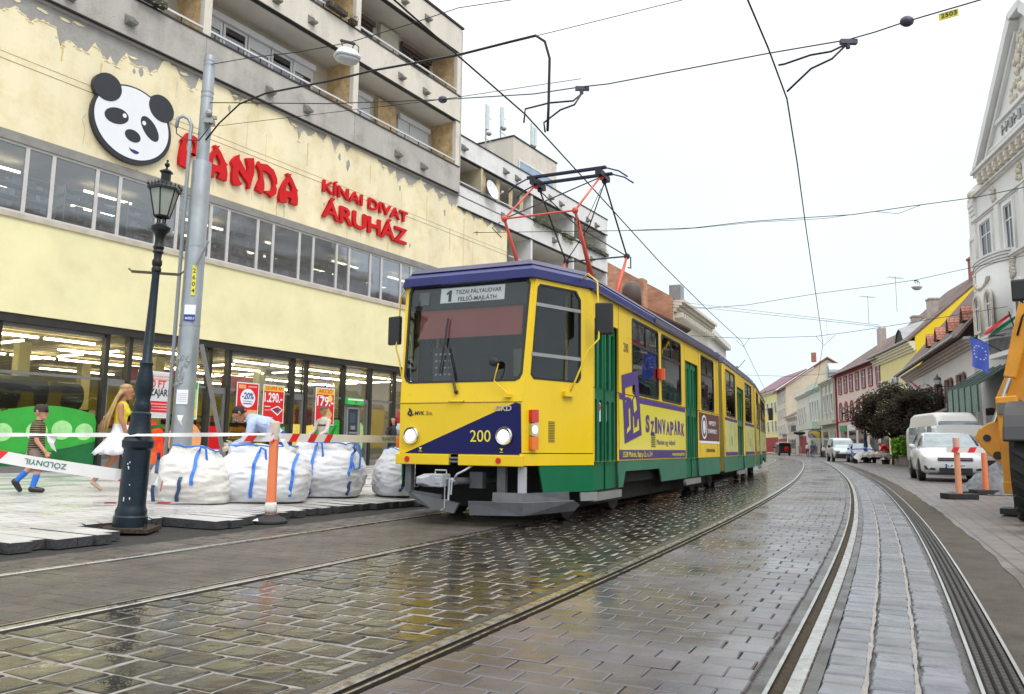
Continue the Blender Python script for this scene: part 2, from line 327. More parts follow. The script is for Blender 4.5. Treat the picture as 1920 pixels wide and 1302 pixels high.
# drain channel
dr = thing('drain_channel', 'long iron slot drain curving along the right side of the tram road', 'drain')
mb = MB()
for k in range(4):
    a = 2.065+k*.034
    vs = []
    ss = [-3+i*.5 for i in range(200)]
    for s in ss: vs += [rp(s, a, -.004), rp(s, a+.006, .004), rp(s, a+.022, .004), rp(s, a+.028, -.004)]
    mb.add(vs, [(i*4+j, i*4+j+1, i*4+j+5, i*4+j+4) for i in range(len(ss)-1) for j in range(3)])
mb.build('grate', m_drain, dr)
mb = MB()
s = -1.
while s < 30:
    for k in range(4):
        a = 2.073+k*.034; mb.add([rp(s, a, .0046), rp(s+.02, a+.0, .0046), rp(s+.02, a+.016, .0046), rp(s, a+.016, .0046)], [(0, 1, 2, 3)])
    s += .055
mb.build('rib', m_raildark, dr)
mb = MB()
for a in (2.045, 2.20):
    vs = []
    for s in ss: vs += [rp(s, a, .003), rp(s, a+.014, .003)]
    mb.add(vs, [(2*i, 2*i+1, 2*i+3, 2*i+2) for i in range(len(ss)-1)])
mb.build('frame', M('galv_edge', (.45, .45, .45), .4, .7, var=.2), dr)
# right side: gravel strip and pavement
ribbon('gravel', 2.214, lambda s: 2.58+.012*math.sin(s*1.3)+.008*math.sin(s*4), -6, 110, -.008, m_gravel, ds=.3, kind='structure', label='brown gravel strip beside the drain')
m_pavR = brick_mat('right_pavers', (.12, .108, .102), (.155, .135, .125), (.06, .056, .05), .4, .2, .010, .5, .35, vert=False, var=.3, rot=R(-66), rvar=.15)
ribbon('pavement', lambda s: 2.54+.012*math.sin(s*1.3)+.01*math.sin(s*5), 46, -10, 130, -.004, m_pavR, ds=.3, kind='structure', label='damp brown grey paving on the right side of the street')
# left pavement: pale slabs on a raised bed with a ragged unfinished edge
m_pavL = brick_mat('left_pavers', (.45, .445, .44), (.53, .525, .52), (.17, .165, .16), .4, .2, .008, .42, .3, vert=False, var=.16, rot=R(-58), rvar=.2)
ribbon('gravel', -5.25, -4.05, -8, 120, -.010, m_blackgrav, ds=.5, kind='structure', label='black gravel trench between the pavement edge and the tram road')
def pave_edge(s): return -4.70
mb = MB(); ss2 = [-12+i*1. for i in range(135)]; vs = []
for s in ss2: vs += [rp(s, -5.20, .094), rp(s, -6.4, .118), rp(s, -38, .118)]
mb.add(vs, [(3*i+j, 3*i+1+j, 3*i+4+j, 3*i+3+j) for i in range(len(ss2)-1) for j in (0, 1)]); vs = []
for s in ss2: vs += [rp(s, -5.20, .094), rp(s, -5.20, -.03)]
mb.add(vs, [(2*i, 2*i+1, 2*i+3, 2*i+2) for i in range(len(ss2)-1)])
mb.build('pavement', m_pavL, kind='structure', label='pale new paving in front of the department store')
mb = MB(); s = -3.; q = random.Random(3); base = -4.42
while s < 60:
    L = q.uniform(.14, .2); base += q.uniform(-.05, .05); base = max(-4.60, min(-4.31, base))
    if q.random() < .55: base += q.choice([-.11, .11, -.07, .07])
    a = -5.21; e = base
    if s < 2.3: e = base+.10*(int(s/.36) % 2)-.02
    if 2.35 < s < 3.55: e = -5.14+q.uniform(-.03, .02)
    z1 = .080+q.uniform(-.004, .004); g_ = .004
    vs = [rp(s+g_, a, .0), rp(s+L-g_, a, .0), rp(s+L-g_, e, .0), rp(s+g_, e, .0), rp(s+g_, a, z1+.014), rp(s+L-g_, a, z1+.014), rp(s+L-g_, e, z1+q.uniform(-.006, .003)), rp(s+g_, e, z1)]
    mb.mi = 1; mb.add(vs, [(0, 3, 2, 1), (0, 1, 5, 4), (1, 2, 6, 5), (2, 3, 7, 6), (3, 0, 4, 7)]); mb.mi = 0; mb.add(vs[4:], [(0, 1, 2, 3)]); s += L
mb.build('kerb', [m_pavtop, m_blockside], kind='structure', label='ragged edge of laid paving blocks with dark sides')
# ================================================================ department store (left), x along the facade, y into the building
def shape_obj(name, splines, mat, parent, y0, y1, **k):
    """flat outline (x,z) with holes, given a real thickness from y0 to y1"""
    cu = bpy.data.curves.new(name, 'CURVE'); cu.dimensions = '2D'; cu.fill_mode = 'BOTH'; cu.extrude = abs(y1-y0)/2
    for sp in splines:
        q = cu.splines.new('POLY'); q.points.add(len(sp)-1); q.use_cyclic_u = True
        for i, (x, z) in enumerate(sp): q.points[i].co = (x, z, 0, 1)
    t = bpy.data.objects.new('tmp', cu); C.objects.link(t); dg = bpy.context.evaluated_depsgraph_get(); dg.update()
    me = bpy.data.meshes.new_from_object(t.evaluated_get(dg)); bpy.data.objects.remove(t); bpy.data.curves.remove(cu)
    for v in me.vertices: x, z, y = v.co; v.co = (x, (y0+y1)/2+y, z)
    me.materials.clear(); me.materials.append(mat)
    o = bpy.data.objects.new(name, me); C.objects.link(o); o.parent = parent
    for a, b in k.items(): o[a] = b
    return o
def ell(cx, cz, rx, rz, rot=0, n=40, a0=0, a1=360):
    r = R(rot); p = []
    for i in range(n):
        a = R(a0+(a1-a0)*i/n); u = rx*math.cos(a); w = rz*math.sin(a); p.append((cx+u*math.cos(r)-w*math.sin(r), cz+u*math.sin(r)+w*math.cos(r)))
    return p
PY = R(31.83); PD = Vector((math.sin(PY), math.cos(PY), 0)); PN = Vector((PD.y, -PD.x, 0)); PRZ = math.pi/2-PY
def pw(x, y=0, z=0): return PN*(-19.4-y)+PD*x+Vector((0, 0, z))
PO = tuple(PN*-19.4)
def pthing(name, label, cat, x=0, y=0, z=0, group=None, rz=0): return thing(name, label, cat, tuple(pw(x, y, z)), PRZ+rz, group)
m_yel1 = M('yellow_render_upper', (.86, .765, .53), .85, var=.09, vs=.7, bump=.18, bs=18, col2=(.70, .58, .33), c2s=1.1, c2t=.60, c2w=.14, streak=1)
m_yel2 = M('yellow_render_lower', (.82, .76, .46), .85, var=.08, vs=.5, bump=.15, bs=20, col2=(.72, .65, .38), c2s=.8, c2t=.60, c2w=.16)
m_cement = M('bare_cement', (.36, .345, .33), .9, var=.14, vs=2.5, bump=.3, bs=20)
m_conc = M('concrete_panel', (.46, .43, .405), .9, var=.16, vs=1.1, bump=.3, bs=22, col2=(.28, .26, .25), c2s=.8, c2t=.62, c2w=.12, streak=1)
m_concL = M('concrete_panel_pale', (.70, .645, .57), .9, var=.10, vs=1.1, bump=.3, bs=22, col2=(.45, .40, .36), c2s=.8, c2t=.66, c2w=.12, streak=1)
m_alu = M('window_frame_grey', (.60, .58, .57), .45, .2, var=.08, vs=5, bump=.05)
m_dkframe = M('dark_bronze_frame', (.045, .043, .04), .4, .4, var=.2, vs=4)
m_gryframe = M('grey_frame', (.22, .22, .225), .45, .4, var=.1, vs=4)
m_pane_up = glass_mat('upper_glass', (.86, .86, .88), .05, .09, .8)
m_pane = glass_mat('shop_glass', (.95, .96, .96), .01, .015, .6)
m_tube = M('fluorescent_tube', (1, 1, 1), .4, emit=((1, .90, .60), 9.0))
m_int = M('shop_wall_olive', (.62, .56, .14), .8, var=.1)
m_intceil = M('shop_ceiling', (.42, .34, .15), .8, var=.15, vs=1)
m_intfloor = M('shop_floor', (.42, .38, .3), .3)
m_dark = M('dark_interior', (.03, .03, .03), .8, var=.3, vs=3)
m_red = M('sign_red', (.60, .008, .012), .55, var=.08, vs=3, spec=.25)
m_black = M('sign_black', (.018, .02, .028), .4, var=.1)
m_white = M('sign_white', (.80, .82, .87), .5, var=.03)
ds = thing('department_store', 'long pale yellow two storey shop building with peeling plaster and a strip of upper windows', 'building', PO, PRZ)
m_soff = M('soffit_dark', (.10, .095, .085), .8)
X0, X1 = 1.0, 30.7
MB().box(X0, X1, 0, .34, 3.80, 6.02).build('lower_wall', m_yel2, ds)
MB().box(X0, X1, .022, .36, 8.06, 11.52).build('upper_wall', m_cement, ds)
q = random.Random(11); top = []; import mathutils.noise as mn
pk = [(1, 11.0), (3, 11.2), (5, 10.9), (7.6, 11.1), (8.2, 11.12), (8.4, 10.95), (8.64, 11.02), (8.8, 11.0), (9.1, 10.84), (9.23, 11.06), (9.5, 11.02), (9.7, 11.04), (9.76, 10.75), (9.84, 10.62), (9.95, 10.78), (10.08, 10.82), (10.28, 10.68), (10.36, 10.76), (10.5, 10.72), (10.57, 10.86), (10.69, 11.12), (10.78, 11.0), (10.9, 10.8), (11.04, 10.68), (11.12, 10.85), (11.3, 10.66), (11.4, 10.95), (11.55, 11.1), (11.65, 10.98), (11.79, 10.94), (12.11, 10.98), (12.48, 11.06), (12.6, 11.42), (12.95, 11.43), (13.1, 11.3), (13.24, 11.1), (13.4, 11.12), (13.55, 10.94), (13.7, 11.1), (13.8, 11.4), (14.6, 11.44), (15.0, 11.2), (15.3, 11.12), (15.5, 11.3), (15.9, 11.2), (16.1, 11.44), (17.0, 11.42), (17.32, 11.15), (17.6, 10.95), (17.68, 10.70), (17.8, 11.1), (18.1, 11.02), (18.4, 11.15), (18.82, 11.1), (19.0, 11.44), (19.2, 11.2), (19.38, 11.02), (19.6, 11.4), (19.95, 11.05), (20.2, 11.44), (21.5, 11.42), (21.88, 11.05), (22.1, 11.2), (22.3, 10.9), (22.6, 11.15), (22.75, 10.85), (23.1, 11.1), (23.4, 10.8), (23.71, 11.0), (24.2, 11.3), (24.6, 10.95), (25.0, 11.2), (25.4, 10.85), (25.9, 11.1), (26.3, 10.7), (26.7, 11.0), (27.2, 10.65), (27.5, 10.95), (28, 10.6), (28.5, 10.9), (29, 10.55), (29.4, 10.8), (30, 10.5), (30.7, 10.8)]
for (xa, za), (xb, zb) in zip(pk, pk[1:]):
    n = max(1, int((xb-xa)/.05))
    for i in range(n):
        t = i/n; xx = xa+(xb-xa)*t; top.append((xx, min(11.47, za+(zb-za)*t+(.13 if xx > 14 else .0)+.16*mn.noise(Vector((xx*2.3, 1, 0)))+.12*mn.noise(Vector((xx*6, 5, 0)))+.05*mn.noise(Vector((xx*17, 9, 0))))))
top.append(pk[-1])
shape_obj('render_layer', [[(X0, 8.06)]+[(p[0], p[1]) for p in top][::1]+[(X1, 8.06)]], m_yel1, ds, 0, .02)
# small flakes of render left on the bare band, and loose holes
mb = MB()
for cx, cz in [(8.7, 11.25), (9.35, 11.28), (9.9, 11.3), (11.75, 11.12), (10.2, 11.35), (13.3, 11.32), (15.1, 11.36), (17.5, 11.3), (22.0, 11.3), (24.4, 11.36), (25.6, 11.3)]:
    pl = [(cx+q.uniform(.05, .14)*math.cos(a)*1.5, cz+q.uniform(.02, .06)*math.sin(a)) for a in [i*math.pi/5 for i in range(10)]]; mb.prism(pl, .004, .021)
mb.build('render_flake', m_yel1, ds)
mb = MB()
for cx, cz, r_ in [(18.95, 9.0, .05), (20.02, 10.75, .16), (19.6, 10.9, .1), (22.9, 10.7, .08), (12.0, 10.82, .1), (23.6, 8.6, .07), (11.8, 10.75, .07), (14.9, 10.9, .09), (25.8, 10.5, .12), (28.2, 10.2, .1)]:
    pl = [(cx+r_*q.uniform(.5, 1.1)*math.cos(a)*.7, cz+r_*q.uniform(.5, 1.1)*math.sin(a)*1.6) for a in [i*math.pi/6 for i in range(12)]]; mb.prism(pl, -.002, .001)
mb.build('bare_patch', m_cement, ds)
m_rim = M('peel_edge', (.22, .17, .11), .9)
mb = MB()
for (xa, za), (xb, zb) in zip(top, top[1:]):
    if 11.46 > za and q.random() < .75 and 7 < xa < 30: mb.box(xa, xb+.01, -.016, .0, min(za, zb)-.018, min(za, zb)+.004)
mb.build('curled_edge', m_yel1, ds, kind='stuff')
MB().box(X0, X1, -.006, -.001, 9.705, 9.717).box(X0, X1, -.006, -.001, 9.875, 9.882).build('crack', m_rim, ds)
MB().box(X0, X1, -.06, .3, 11.46, 11.53).build('ledge', m_cement, ds)
# rain and rust stains, seams in the render
q = random.Random(31); m_stain = M('rust_stain', (.66, .52, .25), .9, var=.2, vs=5); m_stain2 = M('grey_stain', (.66, .60, .44), .9, var=.2, vs=5)
for x, z1, L, w in [(16.9, 8.55, .5, .05), (17.2, 8.5, .62, .09), (14.5, 8.55, .4, .04), (20.1, 8.5, .45, .06), (12.1, 8.1, .3, .05), (22.3, 8.5, .6, .05), (27.2, 10.6, 2.4, .08), (24.6, 10.9, 1.2, .04), (18.1, 10.9, .8, .05), (9.9, 10.7, .5, .06), (10.9, 10.6, .6, .05), (15.6, 10.9, 1.0, .04), (26.2, 9.9, .9, .05), (21.2, 11.1, .7, .05), (13.1, 11.0, .5, .05)]:
    n = 7; l = [(x-w*q.uniform(.3, 1)*(1-i/n*.6), z1-L*i/n) for i in range(n+1)]; r_ = [(x+w*q.uniform(.3, 1)*(1-i/n*.6), z1-L*i/n) for i in range(n, -1, -1)]; shape_obj('stain', [l+r_], m_stain if q.random() < .6 else m_stain2, ds, -.0012, .0)
mb = MB()
for x in (7.9, 16.35, 23.0, 27.9): mb.box(x, x+.008, -.004, -.0005, 8.08, 10.6)
mb.build('crack', m_stain, ds)
for x in (10.6, 15.9, 20.8): mb = MB(); mb.tube([(x+q.uniform(-.08, .08)*i*.3, -.001, 8.3+i*.16) for i in range(6)], .004, 4); mb.build('crack', m_rim, ds)
# window strip
MB().box(X0, X1, -.05, .3, 6.02, 6.075).box(X0, X1, -.02, .3, 6.076, 6.15).build('sill', M('stone_sill', (.50, .45, .38), .8, var=.2, vs=2, bump=.2), ds)
MB().box(X0, X1, -.03, .3, 7.83, 8.058).build('lintel', M('lintel_metal', (.27, .26, .245), .6, .2, var=.2, vs=2), ds)
x = 9.34-1.725*4
while x < 24.8:
    for (a, b, nm) in ((x, x+.62, 0), (x+.62, x+1.725, 1)):
        f = MB(); t = .045; y0, y1 = (.02, .09)
        f.box(a, a+t, y0, y1, 6.152, 7.83).box(b-t, b-.002, y0, y1, 6.152, 7.83).box(a+t, b-t, y0, y1, 6.152, 6.21).box(a+t, b-t, y0, y1, 7.77, 7.83)
        fo = f.build('window', m_alu, ds)
        MB().box(a+t, b-t, .05, .056, 6.21, 7.77).build('pane', m_pane_up, fo)
        bl_ = (int(x*10)*7+nm*3) % 11
        if bl_ in (1, 4, 6, 9): MB().box(a+t, b-t, .10, .11, 7.77-[.35, .9, .55, 1.2][(1, 4, 6, 9).index(bl_)], 7.77).build('blind', M('window_blind', (.50, .48, .44), .8, var=.15, vs=4), fo)
    x += 1.725
MB().box(x, X1, .0, .3, 6.15, 7.83).build('end_wall', m_yel1, ds)
# upstairs room
MB().box(X0, X1, 5.0, 5.1, 6.0, 8.2).build('upstairs_back_wall', M('dim_room_wall', (.45, .43, .40), .9, var=.3, vs=1), ds)
MB().box(X0, X1, .37, 5., 7.98, 8.04).build('upstairs_ceiling', M('dim_ceiling', (.60, .57, .50), .9, var=.15), ds)
MB().box(X0, X1, .37, 5., 5.98, 6.04).build('upstairs_floor', m_dark, ds)
tb = MB()
for x in (2.5, 5.6, 8.7, 11.8, 15, 18.2, 21.4, 24.6):
    tb.box(x, x+1.4, 1.9, 1.96, 7.72, 7.77).box(x+.6, x+2.0, 3.6, 3.66, 7.72, 7.77)
tb.build('ceiling_tube', M('upstairs_tube', (1, 1, 1), .4, emit=((1, .88, .55), 7.0)), ds)
mb = MB(); mb2 = MB()
for x in np.arange(2, 25, 1.7):
    for z in (6.35, 6.65, 6.95, 7.2): mb.box(x, x+1.5, .45, .85, z, z+.02)
    for z in (6.37, 6.67, 6.97):
        xx = x
        while xx < x+1.35:
            w = q.uniform(.08, .22); hh = q.uniform(.06, .2); mb2.mi = q.choice([0, 0, 1, 2]); mb2.box(xx, xx+w, .47, .8, z+.01, z+hh); xx += w+.01
    mb.box(x, x+.03, .45, .85, 6.04, 7.3)
mb.build('shelf', M('shelf_metal', (.30, .30, .31), .5, .4), ds)
mb2.build('shelf_goods', [M('goods_grey', (.30, .30, .34), .6, var=.4, vs=8), M('goods_brown', (.16, .11, .09), .7, var=.4, vs=8), M('goods_pale', (.50, .48, .5), .6, var=.3, vs=8)], ds)
# shopfront
SY = .30
mb = MB().box(X0, X1, .05, .34, 3.60, 3.797); mb.build('fascia_beam', m_dkframe, ds)
MB().box(X0, X1, SY-.06, SY+.06, .12, .20).build('plinth', m_gryframe, ds)
mull = [1.1, 3.7, 4.35, 6.6, 9.17, 11.79, 12.43, 14.94, 15.62, 18.14, 18.72, 20.49, 21.86, 23.2, 25.8, 28.2, 30.6]
for x in mull:
    MB().box(x-.055, x+.055, SY-.12, SY+.08, .121, 3.6).build('mullion', m_dkframe, ds)
doors = {(11.79, 12.43), (14.94, 15.62), (18.14, 18.72), (20.49, 21.86), (3.7, 4.35)}
for a, b in zip(mull, mull[1:]):
    a_, b_ = a+.055, b-.055; f = MB()
    if (a, b) in doors:
        f.box(a_, b_, SY-.04, SY+.04, 2.40, 2.48).box(a_, a_+.07, SY-.05, SY+.03, .2, 2.4).box(b_-.07, b_, SY-.05, SY+.03, .2, 2.4).box(a_+.07, b_-.07, SY-.05, SY+.03, 2.3, 2.4).box(a_+.07, b_-.07, SY-.05, SY+.03, .2, .42)
        if b-a > 1: f.box((a+b)/2-.05, (a+b)/2+.05, SY-.05, SY+.03, .42, 2.3)
        fo = f.build('door', m_gryframe, ds)
    else:
        f.box(a_, b_, SY-.03, SY+.03, 2.42, 2.49).box(a_, b_, SY-.03, SY+.03, .2, .27).box(a_, b_, SY-.03, SY+.03, 3.52, 3.6); fo = f.build('window', m_gryframe, ds)
    MB().box(a_, b_, SY, SY+.008, .21, 3.55).build('pane', m_pane, fo)
MB().box(X0, X1, SY+.1, 15, .10, .135).build('shop_floor', m_intfloor, ds)
MB().box(X0, X1, SY+.1, 15, 3.62, 3.7).build('shop_ceiling', m_intceil, ds)
MB().box(X0, X1, 15, 15.1, .1, 3.7).build('shop_back_wall', m_int, ds)
MB().box(X0, X0+.1, .4, 15, .1, 11.5).box(X1-.1, X1, .4, 15, .1, 11.5).build('side_wall', m_int, ds)
mb = MB()
for x in np.arange(1.5, 30.4, .6): mb.box(x, x+.02, .5, 14.9, 3.605, 3.62)
for y in np.arange(.8, 14.5, .6): mb.box(X0, X1, y, y+.02, 3.600, 3.613)
mb.build('ceiling_grid', M('ceiling_grid', (.55, .52, .36), .6), ds)
mb = MB()
for x in np.arange(3.2, 30, 4.2):
    for y in (4., 8.2, 12.4): mb.box(x-.16, x+.16, y-.16, y+.16, .13, 3.6)
mb.build('column', M('column_yellow', (.62, .57, .25), .7), ds)
mb = MB(); tq = random.Random(5)
for y in (1.6, 3.8, 6.6, 10.5):
    x = 1.6+tq.uniform(0, .5)
    while x < 30:
        if tq.random() < .85: mb.box(x, x+1.35, y-.035, y+.035, 3.46, 3.52)
        x += 1.5
for x in (10.6, 13.2, 17.2, 20, 25, 5.5):
    for y in (2.0, 3.8, 5.6): mb.box(x-.035, x+.035, y, y+1.3, 3.40, 3.45)
mb.build('ceiling_tube', m_tube, ds)
mb = MB(); mb.mi = 0
for x, y, w, d, h in [(6.2, 4, 1.2, .5, 1.7), (9.6, 2.8, 1.9, .6, 1.35), (13.0, 3.5, 1.8, .6, 1.6), (16.0, 2.6, 1.7, .5, 1.3), (19.2, 3.0, 1.0, .5, 1.7), (23.5, 3.6, 1.6, .6, 1.9), (10.4, 6.5, 5, .7, 1.9), (17, 7, 6, .7, 1.9), (3, 7, 5, .7, 1.9)]:
    mb.mi = 0; mb.box(x, x+w, y, y+d, .135, h)
    for z in np.arange(.35, h-.15, .33):
        xx = x
        while xx < x+w-.05:
            ww = tq.uniform(.08, .3); mb.mi = tq.choice([1, 2, 3, 4]); mb.box(xx, min(xx+ww, x+w), y-.1, y-.005, z, z+tq.uniform(.12, .26)); xx += ww+.015
mb.build('shelf_goods', [m_dark, M('goods_red', (.40, .05, .04), .6), M('goods_amber', (.45, .30, .08), .6), M('goods_green', (.10, .25, .08), .6), M('goods_cream', (.5, .47, .38), .6)], ds)
mb = MB(); mb.cyl((9.9, 1.9, 2.08), (11.1, 1.9, 2.08), .42, n=20).cyl((11.5, 2.0, 2.05), (12.1, 2.0, 2.05), .38, n=20); mb.build('dark_drum', M('drum_dark', (.05, .06, .05), .5, .3), ds)  # two dark cylinders lying along the shopfront, behind the glass
MB().box(15.7, 18.05, 5.5, 5.6, 2.75, 3.4).box(18.8, 20.4, 4.5, 4.6, 2.7, 3.3).box(22, 23.4, 4.5, 4.6, .2, 2.2).build('red_banner', M('banner_red', (.30, .03, .03), .7, var=.2), ds)
# printed vegetable graphics stuck on the glass
m_pea = M('print_pea_green', (.04, .38, .05), .4, var=.12, vs=3); m_peal = M('print_pea_light', (.36, .72, .30), .4, var=.15, vs=6); m_pead = M('print_pea_dark', (.01, .14, .04), .4, var=.3, vs=3)
m_orange = M('print_orange', (.80, .14, .02), .4, var=.25, vs=4, col2=(.75, .03, .01), c2s=1.5, c2t=.5, c2w=.1); m_peach = M('print_peach', (.80, .38, .16), .4, var=.2, vs=8)
m_yelp = M('print_yellow', (.85, .65, .12), .4, var=.15, vs=8); m_palegreen = M('print_pale_green', (.35, .62, .2), .4, var=.2, vs=5)
GY = SY-.012
def gph(a, b, poly, mat, y=0, lab=None): o = shape_obj('window_graphic', [poly], mat, ds, GY-y-.003, GY-y); return o
gph(0, 0, [(9.25, .28), (9.25, 1.42)]+[(9.25+.12*i+.1, 1.45+.26*math.sin(math.pi*(i+2)/24)) for i in range(20)]+[(11.7, 1.35), (11.7, .28)], m_pea)
gph(0, 0, [(9.25, .28), (9.25, .62), (9.9, .55), (10.6, .62), (11.2, .74), (11.7, .86), (11.7, .28)], m_pead, .004)
gph(0, 0, [(9.25, .60), (9.25, .88), (9.9, .82), (10.8, .84), (11.7, 1.05), (11.7, .88), (11.0, .70), (10.2, .58)], m_pea, .008)
for cx, cz, r_ in [(9.47, 1.05, .21), (10.25, 1.08, .235), (10.84, 1.13, .235), (11.4, 1.10, .21)]: gph(0, 0, ell(cx, cz, r_*1.08, r_), m_peal, .012)
gph(0, 0, [(12.5, .25), (12.5, 1.35), (12.9, 1.5), (13.3, 1.45), (13.6, 1.2), (13.75, .25)], m_orange)
gph(0, 0, [(12.5, .95), (12.85, 1.2), (13.3, 1.32), (13.6, 1.36), (13.6, 1.28), (13.3, 1.22), (12.9, 1.08), (12.5, .82)], m_pead, .004)
gph(0, 0, ell(14.3, .95, .55, .5), m_peach); gph(0, 0, ell(14.15, 1.02, .24, .12, 10), m_pead, .004)
gph(0, 0, [(14.9, .3), (14.9, 1.35), (15.5, 1.35), (15.5, .3)], m_red)
gph(0, 0, [(18.2, .35), (18.2, 1.5), (18.65, 1.5), (18.65, .35)], m_yelp); gph(0, 0, [(18.78, .3), (18.78, 1.45), (19.2, 1.5), (19.25, .3)], m_yelp)
gph(0, 0, [(19.35, .3), (19.3, 1.2), (19.7, 1.6), (20.3, 1.72), (20.42, 1.68), (20.42, .3)], m_pea); gph(0, 0, [(19.5, .9), (19.9, 1.1), (20.2, 1.5), (20.3, 1.5), (20.0, 1.0), (19.7, .85)], m_pead, .004)
gph(0, 0, [(20.6, .5), (20.6, 1.1), (21.1, 1.1), (21.0, .75)], m_palegreen); gph(0, 0, [(21.45, .5), (21.25, .8), (21.25, 1.55), (21.5, 1.65), (21.62, 1.5), (21.62, .8)], m_palegreen)
# posters hung on the glass
def poster(x0, x1, z0, z1, col, label, bits, extra=()):
    t = pthing('poster', label, 'poster', (x0+x1)/2, SY-.06, z0); w = x1-x0; h = z1-z0
    MB().box(-w/2, w/2, 0, .012, 0, h).build('poster_sheet', m_white, t)
    b = .03
    MB().box(-w/2+b, w/2-b, -.004, -.001, b, h-b).build('printed_field', col, t)
    for (txt, cx, cz, hh, mat_, ww) in bits: text_obj(txt, 'lettering', mat_, t, (cx*w-w/2, -.009, cz*h), (1, 0, 0), (0, 0, 1), hh, .002, .02, width=ww*w, align='CENTER')
    for (poly, mat_) in extra: shape_obj('printed_patch', [[(px*w-w/2, pz*h) for px, pz in poly]], mat_, t, -.008, -.005)
    return t
m_pred = M('poster_red', (.68, .015, .02), .4, var=.03); m_pgold = M('poster_gold', (.75, .50, .06), .4, var=.05); m_pblue = M('poster_blue', (.02, .05, .30), .4); m_pink = M('poster_pink', (.7, .3, .3), .4)
m_ppale = M('poster_pale', (.60, .60, .62), .5, var=.04); m_pmeat = M('poster_meat', (.30, .03, .05), .4, var=.3, vs=8); m_pcake = M('poster_cake', (.6, .38, .15), .4, var=.3, vs=9)
rect = lambda a, b, c, d: [(a, c), (b, c), (b, d), (a, d)]
poster(12.72, 13.72, 1.52, 2.78, m_ppale, 'white sale poster reading 500 FT VISSZAJAR on the glass behind the dark lamp post', [('500 FT', .52, .66, .2, m_pred, .66), ('VISSZAJÁR!', .5, .48, .19, m_black, .9)], [(rect(.05, .95, .12, .36), m_pred), (rect(.3, .93, .29, .31), m_white), (rect(.2, .93, .23, .25), m_white), (rect(.2, .93, .17, .19), m_white), (rect(.08, .95, .88, .91), m_pink), (rect(.08, .95, .82, .85), m_pink), (rect(.06, .4, .36, .44), m_pmeat)])
poster(14.0, 14.62, 1.52, 2.62, m_palegreen, 'green and yellow leaflet poster partly behind the steel pole', [('%', .3, .85, .12, m_white, .2)], [(rect(.05, .95, .78, .95), m_pea), (rect(.05, .95, .1, .25), m_yelp), (ell(.5, .55, .3, .2), m_pcake)])
poster(15.96, 16.80, 1.52, 2.70, m_pred, 'red poster with a white disc reading -20%', [('-20%', .5, .58, .2, m_pblue, .52)], [(ell(.5, .6, .33, .24), m_white), (rect(.28, .72, .5, .53), m_pblue), (rect(.3, .7, .44, .47), m_pblue), (rect(.08, .4, .84, .94), m_peach), (rect(.5, .9, .88, .92), m_pink), (rect(.5, .95, .1, .3), m_pcake)])
for o in [o for o in C.objects if o.name.startswith('lettering') and o.parent and o.parent.name == 'poster.002']: o.location.y = -.004
poster(16.97, 17.83, 1.50, 2.70, m_pred, 'red and gold price poster reading SZUPER ÁR 1.290,-', [('SZUPER ÁR', .5, .87, .1, m_pred, .8), ('1.290.-', .48, .55, .3, m_white, .84)], [(rect(.035, .965, .83, .97), m_pgold), ([(.35, .36), (.7, .46), (.95, .36), (.7, .2)], m_white), ([(.42, .36), (.7, .43), (.9, .36), (.7, .24)], m_pmeat), (rect(.08, .35, .42, .44), m_white), (rect(.08, .35, .33, .34), m_white), (rect(.08, .5, .14, .15), m_white)])
poster(19.2, 20.08, 1.50, 2.76, m_pred, 'red and gold price poster reading AKCIÓ 179,-', [('AKCIÓ', .5, .86, .13, m_pred, .74), ('179.-', .5, .52, .32, m_white, .86)], [(rect(.035, .965, .82, .97), m_pgold), ([(.4, .42), (.7, .46), (.9, .3), (.75, .1), (.45, .2)], m_pcake), (ell(.75, .72, .13, .09), m_yelp), (rect(.1, .4, .77, .79), m_white)])
t = pthing('poster', 'dark board with green lettuce picture leaning under the red price poster', 'poster', 17.5, SY-.08, .95)
MB().box(-.62, .62, 0, .02, 0, .52).build('board', M('board_dark', (.03, .04, .03), .5), t)
mb = MB()
for i in range(60): mb.ball((q.uniform(-.35, .35), -.01, q.uniform(.08, .42)), q.uniform(.02, .05), 6, sc=(1, .15, 1))
mb.build('lettuce_print', M('lettuce', (.10, .35, .06), .5, var=.4, vs=10), t)
# cash machine
t = pthing('cash_machine', 'grey cash machine with bright green header set in the shopfront', 'cash machine', 20.93, SY-.1, .12)
MB().box(-.42, .42, -.02, .1, .85, 2.12).build('housing', m_gryframe, t, bevel=.01)
MB().box(-.40, .40, -.16, .0, 2.13, 2.36).build('header', M('atm_green', (.05, .50, .10), .35, var=.04), t, bevel=.015)
MB().box(-.40, .40, -.163, -.1605, 2.28, 2.33).build('header_stripe', m_white, t)
text_obj('otp', 'lettering', m_pead, t, (0, -.168, 2.2), (1, 0, 0), (0, 0, 1), .07, .002, .02, align='CENTER')
f = MB().box(-.30, .30, -.06, -.021, .95, 1.0).box(-.30, .30, -.06, -.021, 1.98, 2.05).box(-.30, -.25, -.06, -.021, 1.0, 1.98).box(.25, .30, -.06, -.021, 1.0, 1.98).build('surround', M('atm_grey', (.30, .32, .34), .4, .3), t)
MB().box(-.25, .25, -.03, -.0205, 1.0, 1.98).build('recess', M('atm_dark', (.04, .05, .06), .3), t)
MB().box(-.16, .12, -.04, -.031, 1.5, 1.85).build('screen', M('atm_screen', (.06, .09, .13), .15), t)
MB().box(-.2, .2, -.09, -.031, 1.12, 1.18).box(-.12, .1, -.08, -.031, 1.26, 1.4).build('keypad', M('atm_keys', (.28, .30, .33), .4, .4), t)
MB().box(-.42, .42, -.02, .1, 0.05, .845).build('lower_panel', m_gryframe, t)
